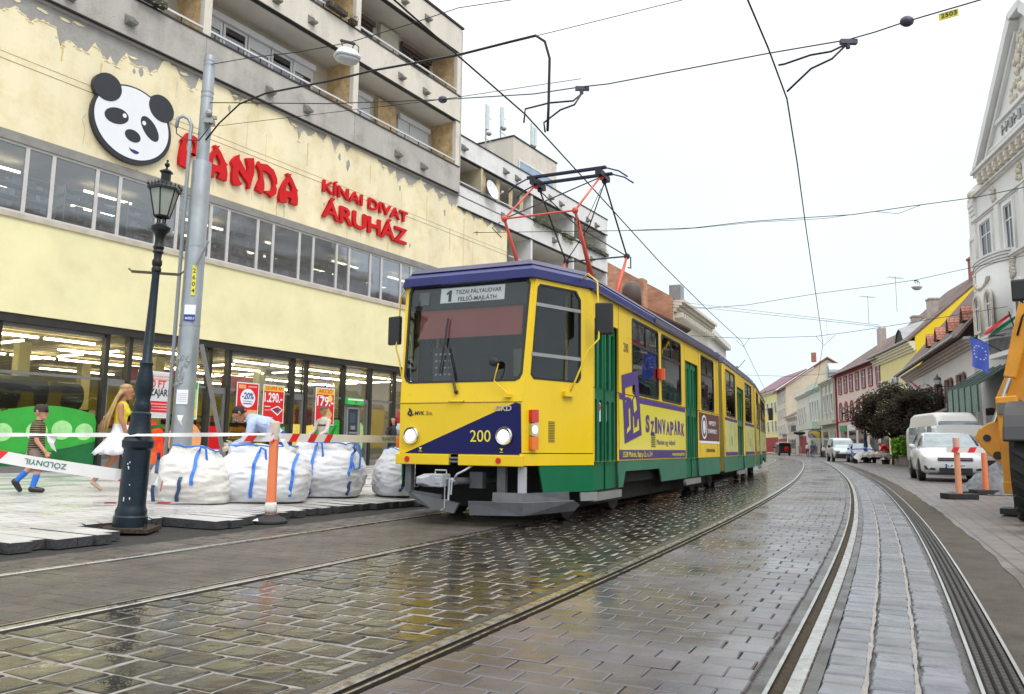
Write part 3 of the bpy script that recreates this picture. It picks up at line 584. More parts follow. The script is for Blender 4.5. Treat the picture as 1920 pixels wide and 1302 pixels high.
# panda head sign
t = pthing('shop_sign', 'large round black and white panda head sign on the yellow wall', 'sign', 0, -.02, 0)
shape_obj('outline_plate', [ell(11.80, 9.21, 1.14, 1.05, 0, 64)], m_black, t, -.12, 0)
shape_obj('face', [ell(11.79, 9.25, 1.055, .965, 0, 64)], m_white, t, -.132, -.1205)
for cx, a in ((11.03, 35), (12.58, -35)): shape_obj('ear', [ell(cx, 9.96, .39, .36, a, 40)], m_black, t, -.142, -.008)
shape_obj('eye_patch', [ell(11.33, 9.29, .335, .215, 14)], m_black, t, -.138, -.1325); shape_obj('eye_patch', [ell(12.28, 9.27, .36, .20, -50)], m_black, t, -.138, -.1325)
shape_obj('pupil', [ell(11.54, 9.37, .055, .06)], m_white, t, -.142, -.1385); shape_obj('pupil', [ell(12.10, 9.37, .055, .06)], m_white, t, -.142, -.1385)
shape_obj('nose', [ell(11.81, 8.91, .225, .165, -5)], m_black, t, -.138, -.1325)
shape_obj('mouth', [[(11.72, 8.57), (11.8, 8.545), (11.9, 8.55), (12.03, 8.52), (11.98, 8.46), (11.88, 8.445), (11.78, 8.49)]], M('sign_navy', (.02, .03, .14), .4), t, -.138, -.1325)
LET = {'A' : [[(17.18, 9.55), (17.23, 9.53), (17.35, 9.57), (17.29, 9.48), (17.4, 9.38), (17.57, 9.13), (17.65, 9.09), (17.61, 9.03), (17.66, 8.8), (17.65, 8.58), (17.34, 8.59), (17.39, 8.73), (17.36, 8.76), (17.23, 8.75), (17.18, 8.67), (17.2, 8.55), (16.9, 8.52), (16.87, 8.67), (16.92, 8.94), (17.06, 9.24), (17.2, 9.43), (17.14, 9.51)], [(17.25, 9.29), (17.38, 9.12), (17.4, 8.98), (17.29, 8.95), (17.12, 8.95), (17.15, 9.13)]] ,'N' : [[(15.27, 9.54), (15.27, 9.41), (15.62, 8.99), (15.62, 9.25), (15.55, 9.43), (15.52, 9.51), (15.8, 9.6), (15.84, 9.36), (15.84, 9.08), (15.76, 8.81), (15.72, 8.59), (15.63, 8.57), (15.64, 8.73), (15.26, 9.06), (15.25, 8.86), (15.33, 8.72), (15.42, 8.67), (15.39, 8.61), (15.13, 8.54), (15.06, 8.64), (15.04, 8.87), (15.07, 9.08), (14.99, 9.22), (15.03, 9.31), (15.14, 9.46)]] ,'D' : [[(16.0, 9.57), (16.06, 9.51), (16.33, 9.56), (16.6, 9.46), (16.75, 9.23), (16.77, 9.04), (16.68, 9.04), (16.76, 8.89), (16.74, 8.72), (16.55, 8.54), (16.5, 8.61), (16.34, 8.65), (16.29, 8.69), (16.46, 8.74), (16.54, 8.75), (16.61, 8.89), (16.6, 9.1), (16.54, 9.16), (16.48, 9.27), (16.32, 9.33), (16.15, 9.32), (16.21, 9.07), (16.26, 8.91), (16.26, 8.71), (16.2, 8.57), (15.94, 8.64), (16.01, 8.84), (16.09, 9.03), (16.05, 9.26), (15.94, 9.4), (15.97, 9.47)]] ,'P' : [[(13.45, 9.59), (13.48, 9.54), (13.64, 9.57), (13.77, 9.53), (13.85, 9.39), (13.87, 9.16), (13.78, 9.0), (13.62, 8.91), (13.48, 9.02), (13.45, 9.06), (13.48, 9.08), (13.55, 9.0), (13.67, 9.06), (13.72, 9.19), (13.71, 9.34), (13.63, 9.43), (13.48, 9.39), (13.44, 9.21), (13.47, 8.84), (13.54, 8.68), (13.53, 8.55), (13.25, 8.6), (13.25, 8.84), (13.28, 9.12), (13.32, 9.3), (13.26, 9.3), (13.35, 9.43)]] ,}
t = pthing('shop_sign', 'one word of big red brush style letters beside the panda head', 'sign', 0, -.02, 0)
for ch, off in (('P', 0), ('A', -2.79), ('N', 0), ('D', 0), ('A', 0)):
    shape_obj('letter', [[(x+off, z) for x, z in sp] for sp in LET[ch]], m_red, t, -.12, 0)
t = pthing('shop_sign', 'two lines of plain red block letters on the yellow wall', 'sign', 0, -.02, 0)
xs = 18.76
text_obj('KÍNAI DIVAT', 'lettering', m_red, t, (18.78, -.05, 9.42), (1, 0, 0), (0, 0, 1), .41, .09, .018, width=4.52)
text_obj('ÁRUHÁZ', 'lettering', m_red, t, (18.80, -.05, 8.55), (1, 0, 0), (0, 0, 1), .60, .09, .025, width=4.5)
# ================================================================ apartment block above the store
ab = thing('apartment_block', 'grey concrete apartment block with long balconies above the yellow store', 'building', PO, PRZ)
m_clad = M('stone_cladding', (.56, .38, .19), .85, var=.25, vs=3, bump=.5, bs=9, col2=(.62, .46, .26), c2s=4, c2t=.5, c2w=.03)
m_soffw = M('balcony_soffit', (.66, .64, .60), .85, var=.1, vs=1); m_backw = M('balcony_back', (.55, .50, .40), .85, var=.1)
m_blackedge = M('edge_flashing', (.03, .028, .026), .5, .3)
m_wframe = M('white_pvc', (.74, .74, .76), .4); m_dpane = glass_mat('dark_window_glass', (.25, .27, .3), .03, .12, .9)
m_shut = M('roller_shutter', (.70, .70, .70), .6, var=.04); m_rail = M('steel_rail', (.62, .62, .64), .4, .5); m_iron = M('rail_iron', (.035, .035, .04), .5, .4)
BX0, BX1 = 1.0, 26.57
for z0, z1, m_ in ((11.56, 12.68, m_conc), (14.72, 15.84, m_concL), (17.80, 18.96, m_concL)):
    x = BX0
    for xe in (7.62, 13.86, 20.13, BX1):
        MB().box(x+.006, xe-.006, -.14, .04, z0, z1).build('balcony_panel', m_, ab); x = xe
    MB().box(BX0, BX1, -.17, -.141, z1-.02, z1+.03).box(BX0, BX1, -.16, .03, z0-.035, z0-.001).build('flashing', m_blackedge, ab)
for z in (11.5, 14.66, 17.74):
    MB().box(BX0, BX1-.02, .041, 1.21, z, z+.18).build('balcony_slab', m_soffw, ab)
MB().box(BX0, BX1, 1.2, 9, 11.5, 18.9).build('back_wall', m_backw, ab)
for xe in (1.2, 7.62, 13.86, 20.13, 26.43):
    w = .13; MB().box(xe-w, xe+w, -.13, .05, 12.69, 14.71).box(xe-w, xe+w, -.13, .05, 15.85, 17.79).build('pier', m_concL, ab)
    MB().box(xe-w+.01, xe+w-.01, .05, 1.2, 11.7, 14.65).box(xe-w+.01, xe+w-.01, .05, 1.2, 14.86, 17.73).build('side_wall', m_clad if xe < 26.5 and xe > 5 else m_backw, ab)
MB().box(BX1, BX1+.1, -.12, 9, 11.5, 18.9).build('end_wall', m_conc, ab)
rails = []
edges = [1.2, 7.62, 13.86, 20.13, 26.43]
for zr in (12.93, 16.09):
    for a, b in zip(edges, edges[1:]):
        r_ = MB().box(a+.13, b-.13, -.12, -.06, zr-.05, zr+.01)
        o = r_.build('handrail', m_rail, ab); mb = MB(); x = a+.3
        while x < b-.2: mb.box(x, x+.03, -.10, -.075, zr-.28, zr-.051); x += .85
        mb.build('baluster', m_iron, o)
def bal_window(x0, x1, z0, z1, sh=0, frame=m_wframe, y=1.14):
    f = MB(); f.box(x0, x0+.08, y, y+.05, z0, z1).box(x1-.08, x1, y, y+.05, z0, z1).box(x0+.08, x1-.08, y, y+.05, z1-.08, z1).box(x0+.08, x1-.08, y, y+.05, z0, z0+.08)
    if sh: f.box(x0-.02, x1+.02, y-.12, y-.001, z1, z1+.2)
    o = f.build('window', frame, ab); MB().box(x0+.08, x1-.08, y+.03, y+.036, z0+.08, z1-.08).build('pane', m_dpane, o)
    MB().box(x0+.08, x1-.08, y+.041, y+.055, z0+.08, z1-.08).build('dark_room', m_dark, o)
    if sh > .05: MB().box(x0+.08, x1-.08, y+.01, y+.028, z1-.08-(z1-z0)*sh, z1-.08).build('roller_shutter', m_shut, o)
for zb_ in (11.75, 14.9):
    fr = m_wframe if zb_ < 14 else M('brown_frame', (.10, .07, .055), .5)
    for bx in (2.2, 8.3, 14.4):
        for k in range(5): bal_window(bx+k*.98, bx+k*.98+.93, zb_+.1+(.0 if k % 2 else .0), zb_+2.45, [.1, .02, .12, .02, .1][k], m_wframe)
    for a, b, sh in ((20.4, 21.3, .95), (21.4, 22.3, .45), (24.0, 24.7, .5), (24.75, 26.0, .9)): bal_window(a, b, zb_+.1, zb_+2.45, sh if zb_ < 14 else .02, m_wframe if zb_ < 14 else fr)
    MB().box(22.6, 23.7, 1.0, 1.18, zb_, zb_+2.75).build('stone_pier', m_clad if zb_ < 14 else m_backw, ab)
# vent spouts
def spout(x, z, par, y=-.14):
    v = MB(); v.add([(x-.13, y, z+.12), (x+.13, y, z+.12), (x+.13, y, z-.12), (x-.13, y, z-.12), (x-.13, y-.22, z-.05), (x+.13, y-.22, z-.05), (x+.13, y-.2, z-.11), (x-.13, y-.2, z-.11)],
          [(0, 4, 7, 3), (1, 2, 6, 5), (3, 7, 6, 2), (4, 5, 6, 7)]); v.box(x-.15, x+.15, y-.012, y-.001, z-.15, z+.15)
    v.build('drain_spout', M('spout_grey', (.24, .24, .22), .7, .1, var=.3, vs=6), par)
for x, z in [(3.6, 11.97), (5.2, 11.97), (9.86, 11.9), (11.48, 12.0), (16.24, 11.95), (17.83, 11.95), (22.5, 11.93), (24.08, 11.93), (16.3, 15.1), (17.85, 15.12), (11.5, 15.1), (9.9, 15.1), (22.57, 15.1), (24.1, 15.1), (20.6, 18.27), (22.6, 18.27), (24.1, 18.27)]: spout(x, z, ab)
MB().box(BX0, BX1+.1, -.2, 9, 18.97, 19.05).build('roof_edge', m_blackedge, ab)
# flower boxes on the balconies
def flowerbox(x, z, label, blossom, w=.8, y=-.17, n=40, hang=.1):
    t = pthing('flower_box', label, 'flower box', x, y, z, 'flower boxes on the balcony rails')
    MB().box(-w/2, w/2, -.2, 0, -.16, 0).build('trough', M('trough_brown', (.05, .045, .04), .6), t)
    a = MB(); b = MB(); r_ = random.Random(int(x*10))
    for i in range(n*6):
        p = Vector((r_.uniform(-w/2, w/2), r_.uniform(-.3, .02), r_.uniform(-hang-.1, .2))); d = Vector((r_.uniform(-1, 1), r_.uniform(-1, 1), r_.uniform(-1, 1))).normalized()*.035; e = d.orthogonal().normalized()*.02
        (a if r_.random() < .75 else b).add([p-d, p+e, p+d, p-e], [(0, 1, 2, 3)])
    a.build('foliage', M('leaf_green', (.06, .16, .03), .6, var=.4, vs=9), t); b.build('blossom', blossom, t)
m_blR = M('blossom_red', (.75, .03, .02), .6); m_blY = M('blossom_pale', (.50, .45, .15), .6, var=.3, vs=9); m_blP = M('blossom_pink', (.65, .25, .22), .6, var=.3, vs=9)
flowerbox(12.0, 12.9, 'dark flower box with green plants on the lowest balcony near the top left', m_blY)
flowerbox(18.9, 16.1, 'flower box full of red geraniums on the upper balcony, the larger red one', m_blR, .9)
flowerbox(19.7, 16.0, 'small round pot of red flowers hanging beside the concrete pier', m_blR, .3)
# ================================================================ second block, white, lower
b2 = thing('apartment_block', 'white apartment block with three balcony floors beyond the grey one', 'building', PO, PRZ)
m_w2 = M('white_concrete', (.76, .75, .755), .85, var=.08, vs=1, bump=.2, bs=22, col2=(.50, .48, .46), c2s=.8, c2t=.66, c2w=.12, streak=1)
A0, A1 = 26.68, 41.7
m_cream = M('cream_side', (.55, .47, .33), .85, var=.1)
for z0, z1 in ((13.28, 14.2), (11.02, 12.0), (7.85, 8.85), (4.7, 5.7)):
    a = A0 if z0 > 10 else 30.8
    MB().box(a, A1, -.06, .1, z0, z1).build('balcony_panel', m_w2, b2); MB().box(a, A1+.02, -.10, -.061, z1-.02, z1+.03).box(a, A1, -.09, .09, z0-.04, z0-.001).build('flashing', m_blackedge, b2)
for z in (13.2, 10.95, 7.8, 4.6, 14.1): MB().box(A0 if z > 10 else 30.8, A1-.02, .101, 1.8, z, z+.12).build('balcony_slab', m_soffw, b2)
MB().box(A0, A1, 1.8, 9, .1, 14.1).build('back_wall', m_backw, b2)
for xe in (28.46, 32.9, 37.35, 41.58):
    for z0, z1 in ((12.01, 13.27), (8.86, 11.01), (5.71, 7.84)):
        if z0 < 10 and xe < 30.8: continue
        MB().box(xe-.08, xe+.08, -.05, .1, z0, z1).box(xe-.079, xe+.079, .1, 1.8, z0, z1).build('side_wall', m_cream if xe < 30 else m_w2, b2)
for zr, a in ((12.15, A0), (9.75, 30.8)):
    MB().box(a, A1-.1, -.05, -.01, zr-.04, zr+.01).build('handrail', m_rail, b2)
for z0 in (12.02, 8.95, 5.8):
    for a, b in ((29.0, 30.6), (31, 32.4), (33.6, 34.6), (35, 36.6), (38, 39.2), (39.6, 41)):
        if z0 < 10 and a < 31: continue
        z1 = z0+1.15 if z0 > 10 else z0+1.9
        f = MB().box(a, a+.07, 1.74, 1.79, z0, z1).box(b-.07, b, 1.74, 1.79, z0, z1).box(a+.07, b-.07, 1.74, 1.79, z1-.07, z1).box((a+b)/2-.03, (a+b)/2+.03, 1.74, 1.79, z0, z1-.07)
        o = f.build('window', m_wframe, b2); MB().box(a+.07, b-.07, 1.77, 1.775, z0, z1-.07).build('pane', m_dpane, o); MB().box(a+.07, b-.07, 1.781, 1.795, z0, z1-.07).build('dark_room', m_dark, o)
for x, z in [(26.95, 13.69), (30.33, 13.68), (31.39, 13.66), (34.7, 13.62), (35.84, 13.6), (39.02, 13.55), (40.11, 13.5), (30.2, 11.5), (35.1, 11.45), (39.5, 11.4)]: spout(x, z, b2, -.06)
MB().box(A0, A1, .1, 9, 14.15, 14.25).build('roof', m_blackedge, b2)
# striped curtains on the balcony
mb = MB()
for x in (28.7, 29.9, 31.0, 32.0):
    ps = [(x+i*.05, .12+.03*(i % 2)) for i in range(7)]
    for (xa, ya), (xb, yb) in zip(ps, ps[1:]): mb.quad((xa, ya, 12.0), (xb, yb, 12.0), (xb+.05*(x > 30), yb, 13.2), (xa, ya, 13.2))
mb.build('curtain', M('striped_curtain', (.60, .50, .33), .8, col2=(.42, .24, .08), c2s=5, c2t=.6), b2)
# penthouse
MB().box(36.0, 41.0, 3.0, 8.9, 14.26, 18.0).build('penthouse', m_concL, b2); MB().box(35.95, 41.05, 2.95, 8.95, 18.001, 18.07).build('penthouse_roof', m_blackedge, b2)
f = MB().box(36.5, 40.5, 2.93, 2.98, 16.75, 16.85).box(36.5, 40.5, 2.93, 2.98, 15.2, 15.28).box(36.5, 36.58, 2.93, 2.98, 15.28, 16.75).box(40.42, 40.5, 2.93, 2.98, 15.28, 16.75).build('window', m_wframe, b2); MB().box(36.58, 40.42, 2.95, 2.96, 15.28, 16.75).build('pane', M('sky_blue_pane', (.30, .42, .55), .08), f)
flowerbox(34.3, 12.1, 'long flower box with trailing yellow green plants on the white block', m_blY, 2.6, -.07, 110, .35)
flowerbox(36.6, 12.05, 'flower box with trailing plants ending beside the thin balcony wall', m_blY, 1.2, -.07, 60, .3)
flowerbox(39.9, 12.05, 'long flower box of pink flowers at the right end of the white block', m_blP, 3.0, -.07, 110, .12)
t = pthing('satellite_dish', 'round white satellite dish on the white block balcony', 'satellite dish', 28.95, -.3, 12.35)
Tm = Matrix.Rotation(R(75), 4, 'X')@Matrix.Rotation(R(0), 4, 'Z')
MB().lathe([(.02, -.09), (.25, -.07), (.45, 0), (.46, .01), (.25, -.055), (.02, -.075)], 28, Tm).build('dish', M('dish_white', (.78, .78, .78), .4), t, smooth=40)
MB().cyl((0, .05, 0), (0, .3, -.25), .02).cyl((0, .0, -.42), (.25, -.42, -.1), .015).build('arm', m_rail, t); MB().cyl((.25, -.42, -.1), (.25, -.34, -.08), .04).build('receiver', m_wframe, t)
def antenna(x, y, z, h, label, panels, n2=0):
    t = pthing('phone_antenna', label, 'antenna', x, y, z)
    MB().cyl((0, 0, 0), (0, 0, h), .04).build('mast', M('galv', (.35, .37, .38), .5, .6), t)
    for dx, z0, z1 in panels: MB().box(dx-.12, dx+.12, -.16, -.04, z0, z1).build('panel', M('antenna_panel', (.62, .70, .72), .5), t, bevel=.02); MB().box(dx-.02, dx+.02, -.05, .03, (z0+z1)/2-.03, (z0+z1)/2+.03).build('bracket', m_rail, t)
    MB().cyl((-.05, .05, h*.25), (.6, .05, h*.25), .02).cyl((-.05, .05, h*.75), (.6, .05, h*.75), .02).build('crossbar', m_rail, t)
    MB().ball((.1, -.15, h*.35), .16, 10, sc=(1, 1, .8)).build('radio_unit', M('radio_unit', (.45, .48, .48), .5), t, smooth=True)
antenna(34.7, 4.0, 17.0, 2.6, 'pale panel antenna mast, the left one on the roof', [(0, 1.1, 2.5)]); antenna(36.2, 4.0, 18.07, 1.9, 'thin antenna pole with round unit between the two roof masts', [(0, .7, 1.9)])
antenna(39.6, 4.0, 18.07, 2.2, 'pale panel antenna mast at the right edge of the rooftop house', [(0, .8, 2.0), (.3, .9, 2.0)])
# ================================================================ tram: x to its visible side, y backwards along the cars, z up
TD = R(24.75); TDv = Vector((math.sin(TD), math.cos(TD), 0)); TNv = Vector((TDv.y, -TDv.x, 0))
tram = thing('tram', 'three section yellow tram with blue roof, green skirt and side advertising, headlights lit', 'tram', tuple(TNv*-4.30+TDv*7.92), -TD)
t_yel = M('tram_yellow', (.79, .54, .010), .34, var=.05, vs=1.5, coat=.15, spec=.4, rvar=.10, rvs=1.2, col2=(.50, .36, .035), c2s=2.5, c2t=.70, c2w=.10, bump=.03, bs=3, streak=1)
t_yelad = M('tram_ad_yellow', (.78, .68, .03), .32, var=.04, vs=2, coat=.3)
t_blue = M('tram_blue', (.010, .014, .115), .36, var=.2, vs=2, coat=.1, spec=.35); t_navy = M('tram_navy', (.004, .005, .085), .35, var=.05, spec=.3)
t_roofp = M('tram_roof_violet', (.075, .068, .13), .4, var=.2, vs=2); t_purple = M('tram_purple', (.075, .04, .20), .4, var=.06, spec=.3)
t_green = M('tram_green', (.004, .125, .055), .4, var=.15, vs=2, spec=.3, rvar=.1); t_green2 = M('tram_green_faded', (.035, .17, .10), .45, var=.12, vs=2)
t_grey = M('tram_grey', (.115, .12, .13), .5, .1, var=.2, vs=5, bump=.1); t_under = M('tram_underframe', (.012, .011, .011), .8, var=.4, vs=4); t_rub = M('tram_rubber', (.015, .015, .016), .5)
t_silver = M('tram_step_silver', (.34, .34, .34), .4, .5, var=.1, vs=6)
t_glass = glass_mat('tram_glass', (.40, .42, .43), .02, .10, .85); t_wglass = glass_mat('tram_windscreen', (.80, .82, .82), .01, .02, .45)
t_in = M('tram_interior', (.10, .10, .10), .7, var=.2); t_seat = M('tram_seat', (.20, .08, .05), .6, var=.2)
t_brown = M('tram_ad_brown', (.12, .035, .035), .4)
t_red = M('lens_red', (.55, .01, .01), .15, coat=.5); t_org = M('lens_orange', (.75, .16, .01), .15, coat=.5)
t_lit = M('headlight_lit', (.9, .8, .6), .15, emit=((1, .80, .50), 1.5), var=.3, vs=30); t_chrome = M('chrome', (.62, .62, .62), .15, 1)
def plate(name, splines, mat, parent, T, th, t0=0):
    """flat outline (u,w) with holes mapped by matrix T (columns u, w, outward) and given thickness"""
    o = shape_obj(name, splines, mat, parent, 0, th)
    for v in o.data.vertices:
        u, t, w = v.co; v.co = T @ Vector((u, w, t0-t))
    bm = bmesh.new(); bm.from_mesh(o.data); bmesh.ops.recalc_face_normals(bm, faces=bm.faces); bm.to_mesh(o.data); bm.free()
    return o
def frameT(o, u, w, T=None):
    o, u, w = Vector(o), Vector(u).normalized(), Vector(w).normalized(); n = u.cross(w)
    m = Matrix(((u.x, w.x, n.x, o.x), (u.y, w.y, n.y, o.y), (u.z, w.z, n.z, o.z), (0, 0, 0, 1)))
    return T @ m if T is not None else m
def rrect(a, b, c, d, r=.06, n=4):
    p = []
    for cx, cz, a0 in ((b-r, c+r, -90), (b-r, d-r, 0), (a+r, d-r, 90), (a+r, c+r, 180)):
        for i in range(n+1): t = R(a0+90*i/n); p.append((cx+r*math.cos(t), cz+r*math.sin(t)))
    return p
HW = 1.235
def section(T, y0, y1, wins, drs, cutouts, near=False, yel=t_yel, grn=t_green2):
    for sd in (1, -1):
        S_ = frameT((sd*HW, 0, 0), (0, sd, 0), (0, 0, 1), T)      # outward = +x * sd
        mp = lambda a: [(sd*u, w) for u, w in a][::sd]
        holes = [mp(rrect(a, b, 1.60, 2.67, .07)) for a, b in wins]+[mp(rrect(a, b, .60, 2.42, .04)) for a, b in drs]
        outl = [(y0, .69), (y1, .69), (y1, 2.78), (y0, 2.78)]
        pts = [(y0, .70)]
        for a, b in drs: pts += [(a, .70), (a, .695), (b, .695), (b, .70)]
        plate('side_panel', [mp([(y0, .70), (y1, .70), (y1, 2.76), (y0, 2.76)])]+[mp(rrect(a, b, 1.60, 2.67, .07)) for a, b in wins]+[mp([(a, .701), (b, .701), (b, 2.42), (a, 2.42)]) for a, b in drs], yel, tram, S_, .02)
        for a, b in wins:
            rb = plate('window', [mp(rrect(a+.001, b-.001, 1.601, 2.669, .07)), mp(rrect(a+.035, b-.035, 1.635, 2.635, .05))], t_rub, tram, S_, .02, .004)
            plate('pane', [mp(rrect(a+.03, b-.03, 1.63, 2.64, .05))], t_glass, rb, S_, .004, -.012)
            if near or b-a > .8:
                plate('transom', [mp([(a+.04, 2.29), (b-.04, 2.29), (b-.04, 2.33), (a+.04, 2.33)])], t_rub, rb, S_, .012, .0)
                m_ = (a+b)/2; plate('transom', [mp([(m_-.015, 2.33), (m_+.015, 2.33), (m_+.015, 2.62), (m_-.015, 2.62)])], t_rub, rb, S_, .012, .0)
        for a, b in drs:
            n = 4 if sd > 0 and near else 2; w = (b-a)/n
            for k in range(n):
                u0, u1 = a+k*w+.008, a+(k+1)*w-.008
                in_ = w*.24 if n == 4 else w*.12
                d = plate('door', [mp([(u0, .36), (u1, .36), (u1, 2.40), (u0, 2.40)]), mp(rrect(u0+in_, u1-in_, 1.56, 2.31, min(.055, (u1-u0)*.2))), mp(rrect(u0+in_, u1-in_, .66, 1.45, min(.055, (u1-u0)*.2)))], t_green if near else grn, tram, S_, .025, -.03-(.012 if k % 2 else 0))
                plate('pane', [mp([(u0+.02, .6), (u1-.02, .6), (u1-.02, 2.34), (u0+.02, 2.34)])], t_glass, d, S_, .004, -.07)
            plate('door_frame', [mp([(a-.02, .34), (b+.02, .34), (b+.02, 2.44), (a-.02, 2.44)]), mp([(a+.004, .35), (b-.004, .35), (b-.004, 2.405), (a+.004, 2.405)])], t_rub, tram, S_, .03, -.022)
            plate('step', [mp([(a-.05, .24), (b+.12, .24), (b+.12, .335), (a-.05, .335)])], t_silver, tram, S_, .05, .0)
        # skirt with bogie cut-outs
        segs = []; y = y0
        for a, b in sorted(drs+cutouts):
            if (a, b) in drs:
                segs.append([(y, .36), (a-.005, .36), (a-.005, .698), (y, .698)]); y = b+.005
            else:
                segs.append([(y, .36), (a, .36), (a+.12, .56), (a+.12, .698), (y, .698)]); segs.append([(a+.125, .56), (b-.125, .56), (b-.125, .698), (a+.125, .698)]); segs.append(None); y = b
                segs[-1] = ('start', b)
        segs.append([(y, .36), (y1, .36), (y1, .698), (y, .698)])
        last = None
        for sg in segs:
            if isinstance(sg, tuple): last = sg[1]; continue
            if last is not None:
                sg = [(last-.12, .56), (last, .36)]+sg[1:3]+[(last-.12, .698)]; last = None
            if abs(max(p[0] for p in sg)-min(p[0] for p in sg)) > .08: plate('skirt', [mp(sg)], grn, tram, S_, .02, -.006)
    # floor, inner walls, ceiling
    mb = MB(T); mb.box(-HW+.13, HW-.13, y0+.02, y1-.02, .84, .9); mb.build('floor', t_in, tram)
    mb = MB(T); mb.box(-HW+.13, HW-.13, y0+.1, y1-.1, .40, .83); mb.build('underframe', t_under, tram)
    mb = MB(T); 
    for y in np.arange(y0+.7, y1-.6, .8):
        for x in (-.8, .8):
            if any(a-.3 < y < b+.3 for a, b in drs): continue
            mb.box(x-.2, x+.2, y-.2, y+.2, 1.25, 1.32).box(x-.2, x+.2, y+.17, y+.22, 1.32, 1.78)
    if mb.v: mb.build('seat', t_seat, tram)
    mb = MB(T)
    for a, b in drs:
        for x in (-.9, .9): mb.cyl((x, a-.06, .9), (x, a-.06, 2.7), .017, n=8).cyl((x, b+.06, .9), (x, b+.06, 2.7), .017, n=8)
    if mb.v: mb.build('grab_pole', t_yel, tram)
def roof(T, outline, zs, insets, mats, name='roof'):
    n = len(outline); cx = sum(p[0] for p in outline)/n; rings = []
    for z, ins in zip(zs, insets):
        ring = []
        for i in range(n):
            p0 = Vector(outline[i-1]); p = Vector(outline[i]); p1 = Vector(outline[(i+1) % n])
            d0 = (p-p0).normalized(); d1 = (p1-p).normalized(); n0 = Vector((-d0.y, d0.x)); n1 = Vector((-d1.y, d1.x)); b = (n0+n1).normalized(); k = ins/max(.3, b.dot(n0)); q_ = p+b*k; ring.append((q_.x, q_.y, z))
        rings.append(ring)
    mb = MB(T); mb.rings(rings); return mb.build(name, mats, tram, smooth=30)
I4 = Matrix.Identity(4)
out1 = [(-.86, .10), (.86, .10), (HW+.02, 1.0), (HW+.02, 9.28), (-HW-.02, 9.28), (-HW-.02, 1.0)]
section(I4, 1.06, 9.25, [(2.70, 4.18), (4.34, 5.72), (7.40, 8.72)], [(1.10, 2.06), (6.04, 7.13)], [(2.26, 4.30)], near=True)
roof(I4, out1, [2.75, 2.76, 2.86, 2.93], [.03, 0, .02, .10], t_blue, 'roof_edge')
roof(I4, [(-.80, .18), (.80, .18), (HW-.06, 1.05), (HW-.06, 9.2), (-HW+.06, 9.2), (-HW+.06, 1.05)], [2.931, 2.99, 3.04], [0, .05, .3], t_roofp)
MB().box(HW+.021, HW+.032, 3.9, 9.27, 2.77, 2.858).build('roof_edge', t_roofp, tram)
MB().box(HW-.02, HW+.05, 1.0, 9.27, 2.735, 2.749).build('rain_gutter', t_roofp, tram)
# following sections
T2 = Matrix.Translation((0, 9.62, 0)) @ Matrix.Rotation(R(2.4), 4, 'Z')
T3 = T2 @ Matrix.Translation((0, 7.35, 0)) @ Matrix.Rotation(R(2.9), 4, 'Z')
section(T2, .18, 7.0, [(.62, 2.35), (4.55, 6.25)], [(2.75, 4.2)], [])
section(T3, .18, 9.3, [(.65, 2.1), (4.0, 5.4), (5.55, 6.95), (7.1, 8.5)], [(2.4, 3.7)], [(5.0, 7.2)])
for T, L in ((T2, 7.0), (T3, 9.3)):
    o_ = [(-HW-.02, .16), (HW+.02, .16), (HW+.02, L), (-HW-.02, L)]
    roof(T, o_, [2.75, 2.76, 2.86, 2.93], [.03, 0, .02, .10], t_roofp, 'roof_edge'); roof(T, [(-HW+.06, .2), (HW-.06, .2), (HW-.06, L-.05), (-HW+.06, L-.05)], [2.931, 3.0, 3.05], [0, .05, .3], t_roofp)
    MB(T).box(-HW+.02, HW-.02, .16, .18, .4, 2.75).box(-HW+.02, HW-.02, L-.01, L+.01, .4, 2.75).build('end_wall', M('tram_end_olive', (.28, .22, .05), .5, var=.2), tram)
MB().box(-HW+.02, HW-.02, 9.25, 9.27, .4, 2.75).build('end_wall', MAT['tram_end_olive'], tram)
for T, y in ((I4, 9.27), (T2, 7.01)):
    mb = MB(T)
    for k in range(5): mb.box(-HW+.12-.0+.03*(k % 2), HW-.12-.03*(k % 2), y+.004+k*.1, y+.10+k*.1, .75, 2.85)
    mb.build('bellows', M('bellows', (.07, .06, .03), .8), tram)
# cab front
wl = Vector((0, .17, 1.42)).length; FT = frameT((0, 0, 0), (1, 0, 0), (0, 0, 1)); WT = frameT((0, 0, 1.35), (1, 0, 0), (0, .17, 1.42))
FT2 = lambda y: frameT((0, y, 0), (1, 0, 0), (0, 0, 1))
plate('front_panel', [[(-.78, .775), (.78, .775), (.78, 1.35), (-.78, 1.35)]], t_yel, tram, FT, .02)
ws = [(-.73, .26), (-.68, .235), (.68, .235), (.735, .26), (.765, .32), (.80, 1.36), (.77, 1.42), (-.77, 1.42), (-.80, 1.36), (-.765, .32)]
plate('front_panel', [[(-.782, .001), (.782, .001), (.845, 1.43), (-.845, 1.43)], ws], t_yel, tram, WT, .02)
gs = plate('windscreen_seal', [[(x*1.0, z) for x, z in ws], [(x*.965, .83+(z-.83)*.965) for x, z in ws]], t_rub, tram, WT, .02, .005)
plate('windscreen', [[(x*.97, .83+(z-.83)*.97) for x, z in ws]], t_wglass, gs, WT, .005, -.006)
plate('blue_wedge', [[(-.70, .778), (.778, .778), (.765, 1.33), (.70, 1.345)]], t_navy, tram, FT, .003, .0035)
MB().box(-.79, -.09, -.06, .0, .652, .772).build('bumper', t_yel, tram, bevel=.008); MB().box(.03, .81, -.06, .0, .652, .772).build('bumper', t_yel, tram, bevel=.008)
MB().cyl((-.1, -.035, .73), (.04, -.035, .73), .014).cyl((-.1, -.035, .69), (.04, -.035, .69), .014).build('bumper_link', t_grey, tram)
for x in (-.63, .53): MB().cyl((x, -.0605, .712), (x, -.068, .712), .033, n=20).build('reflector', t_red, tram)
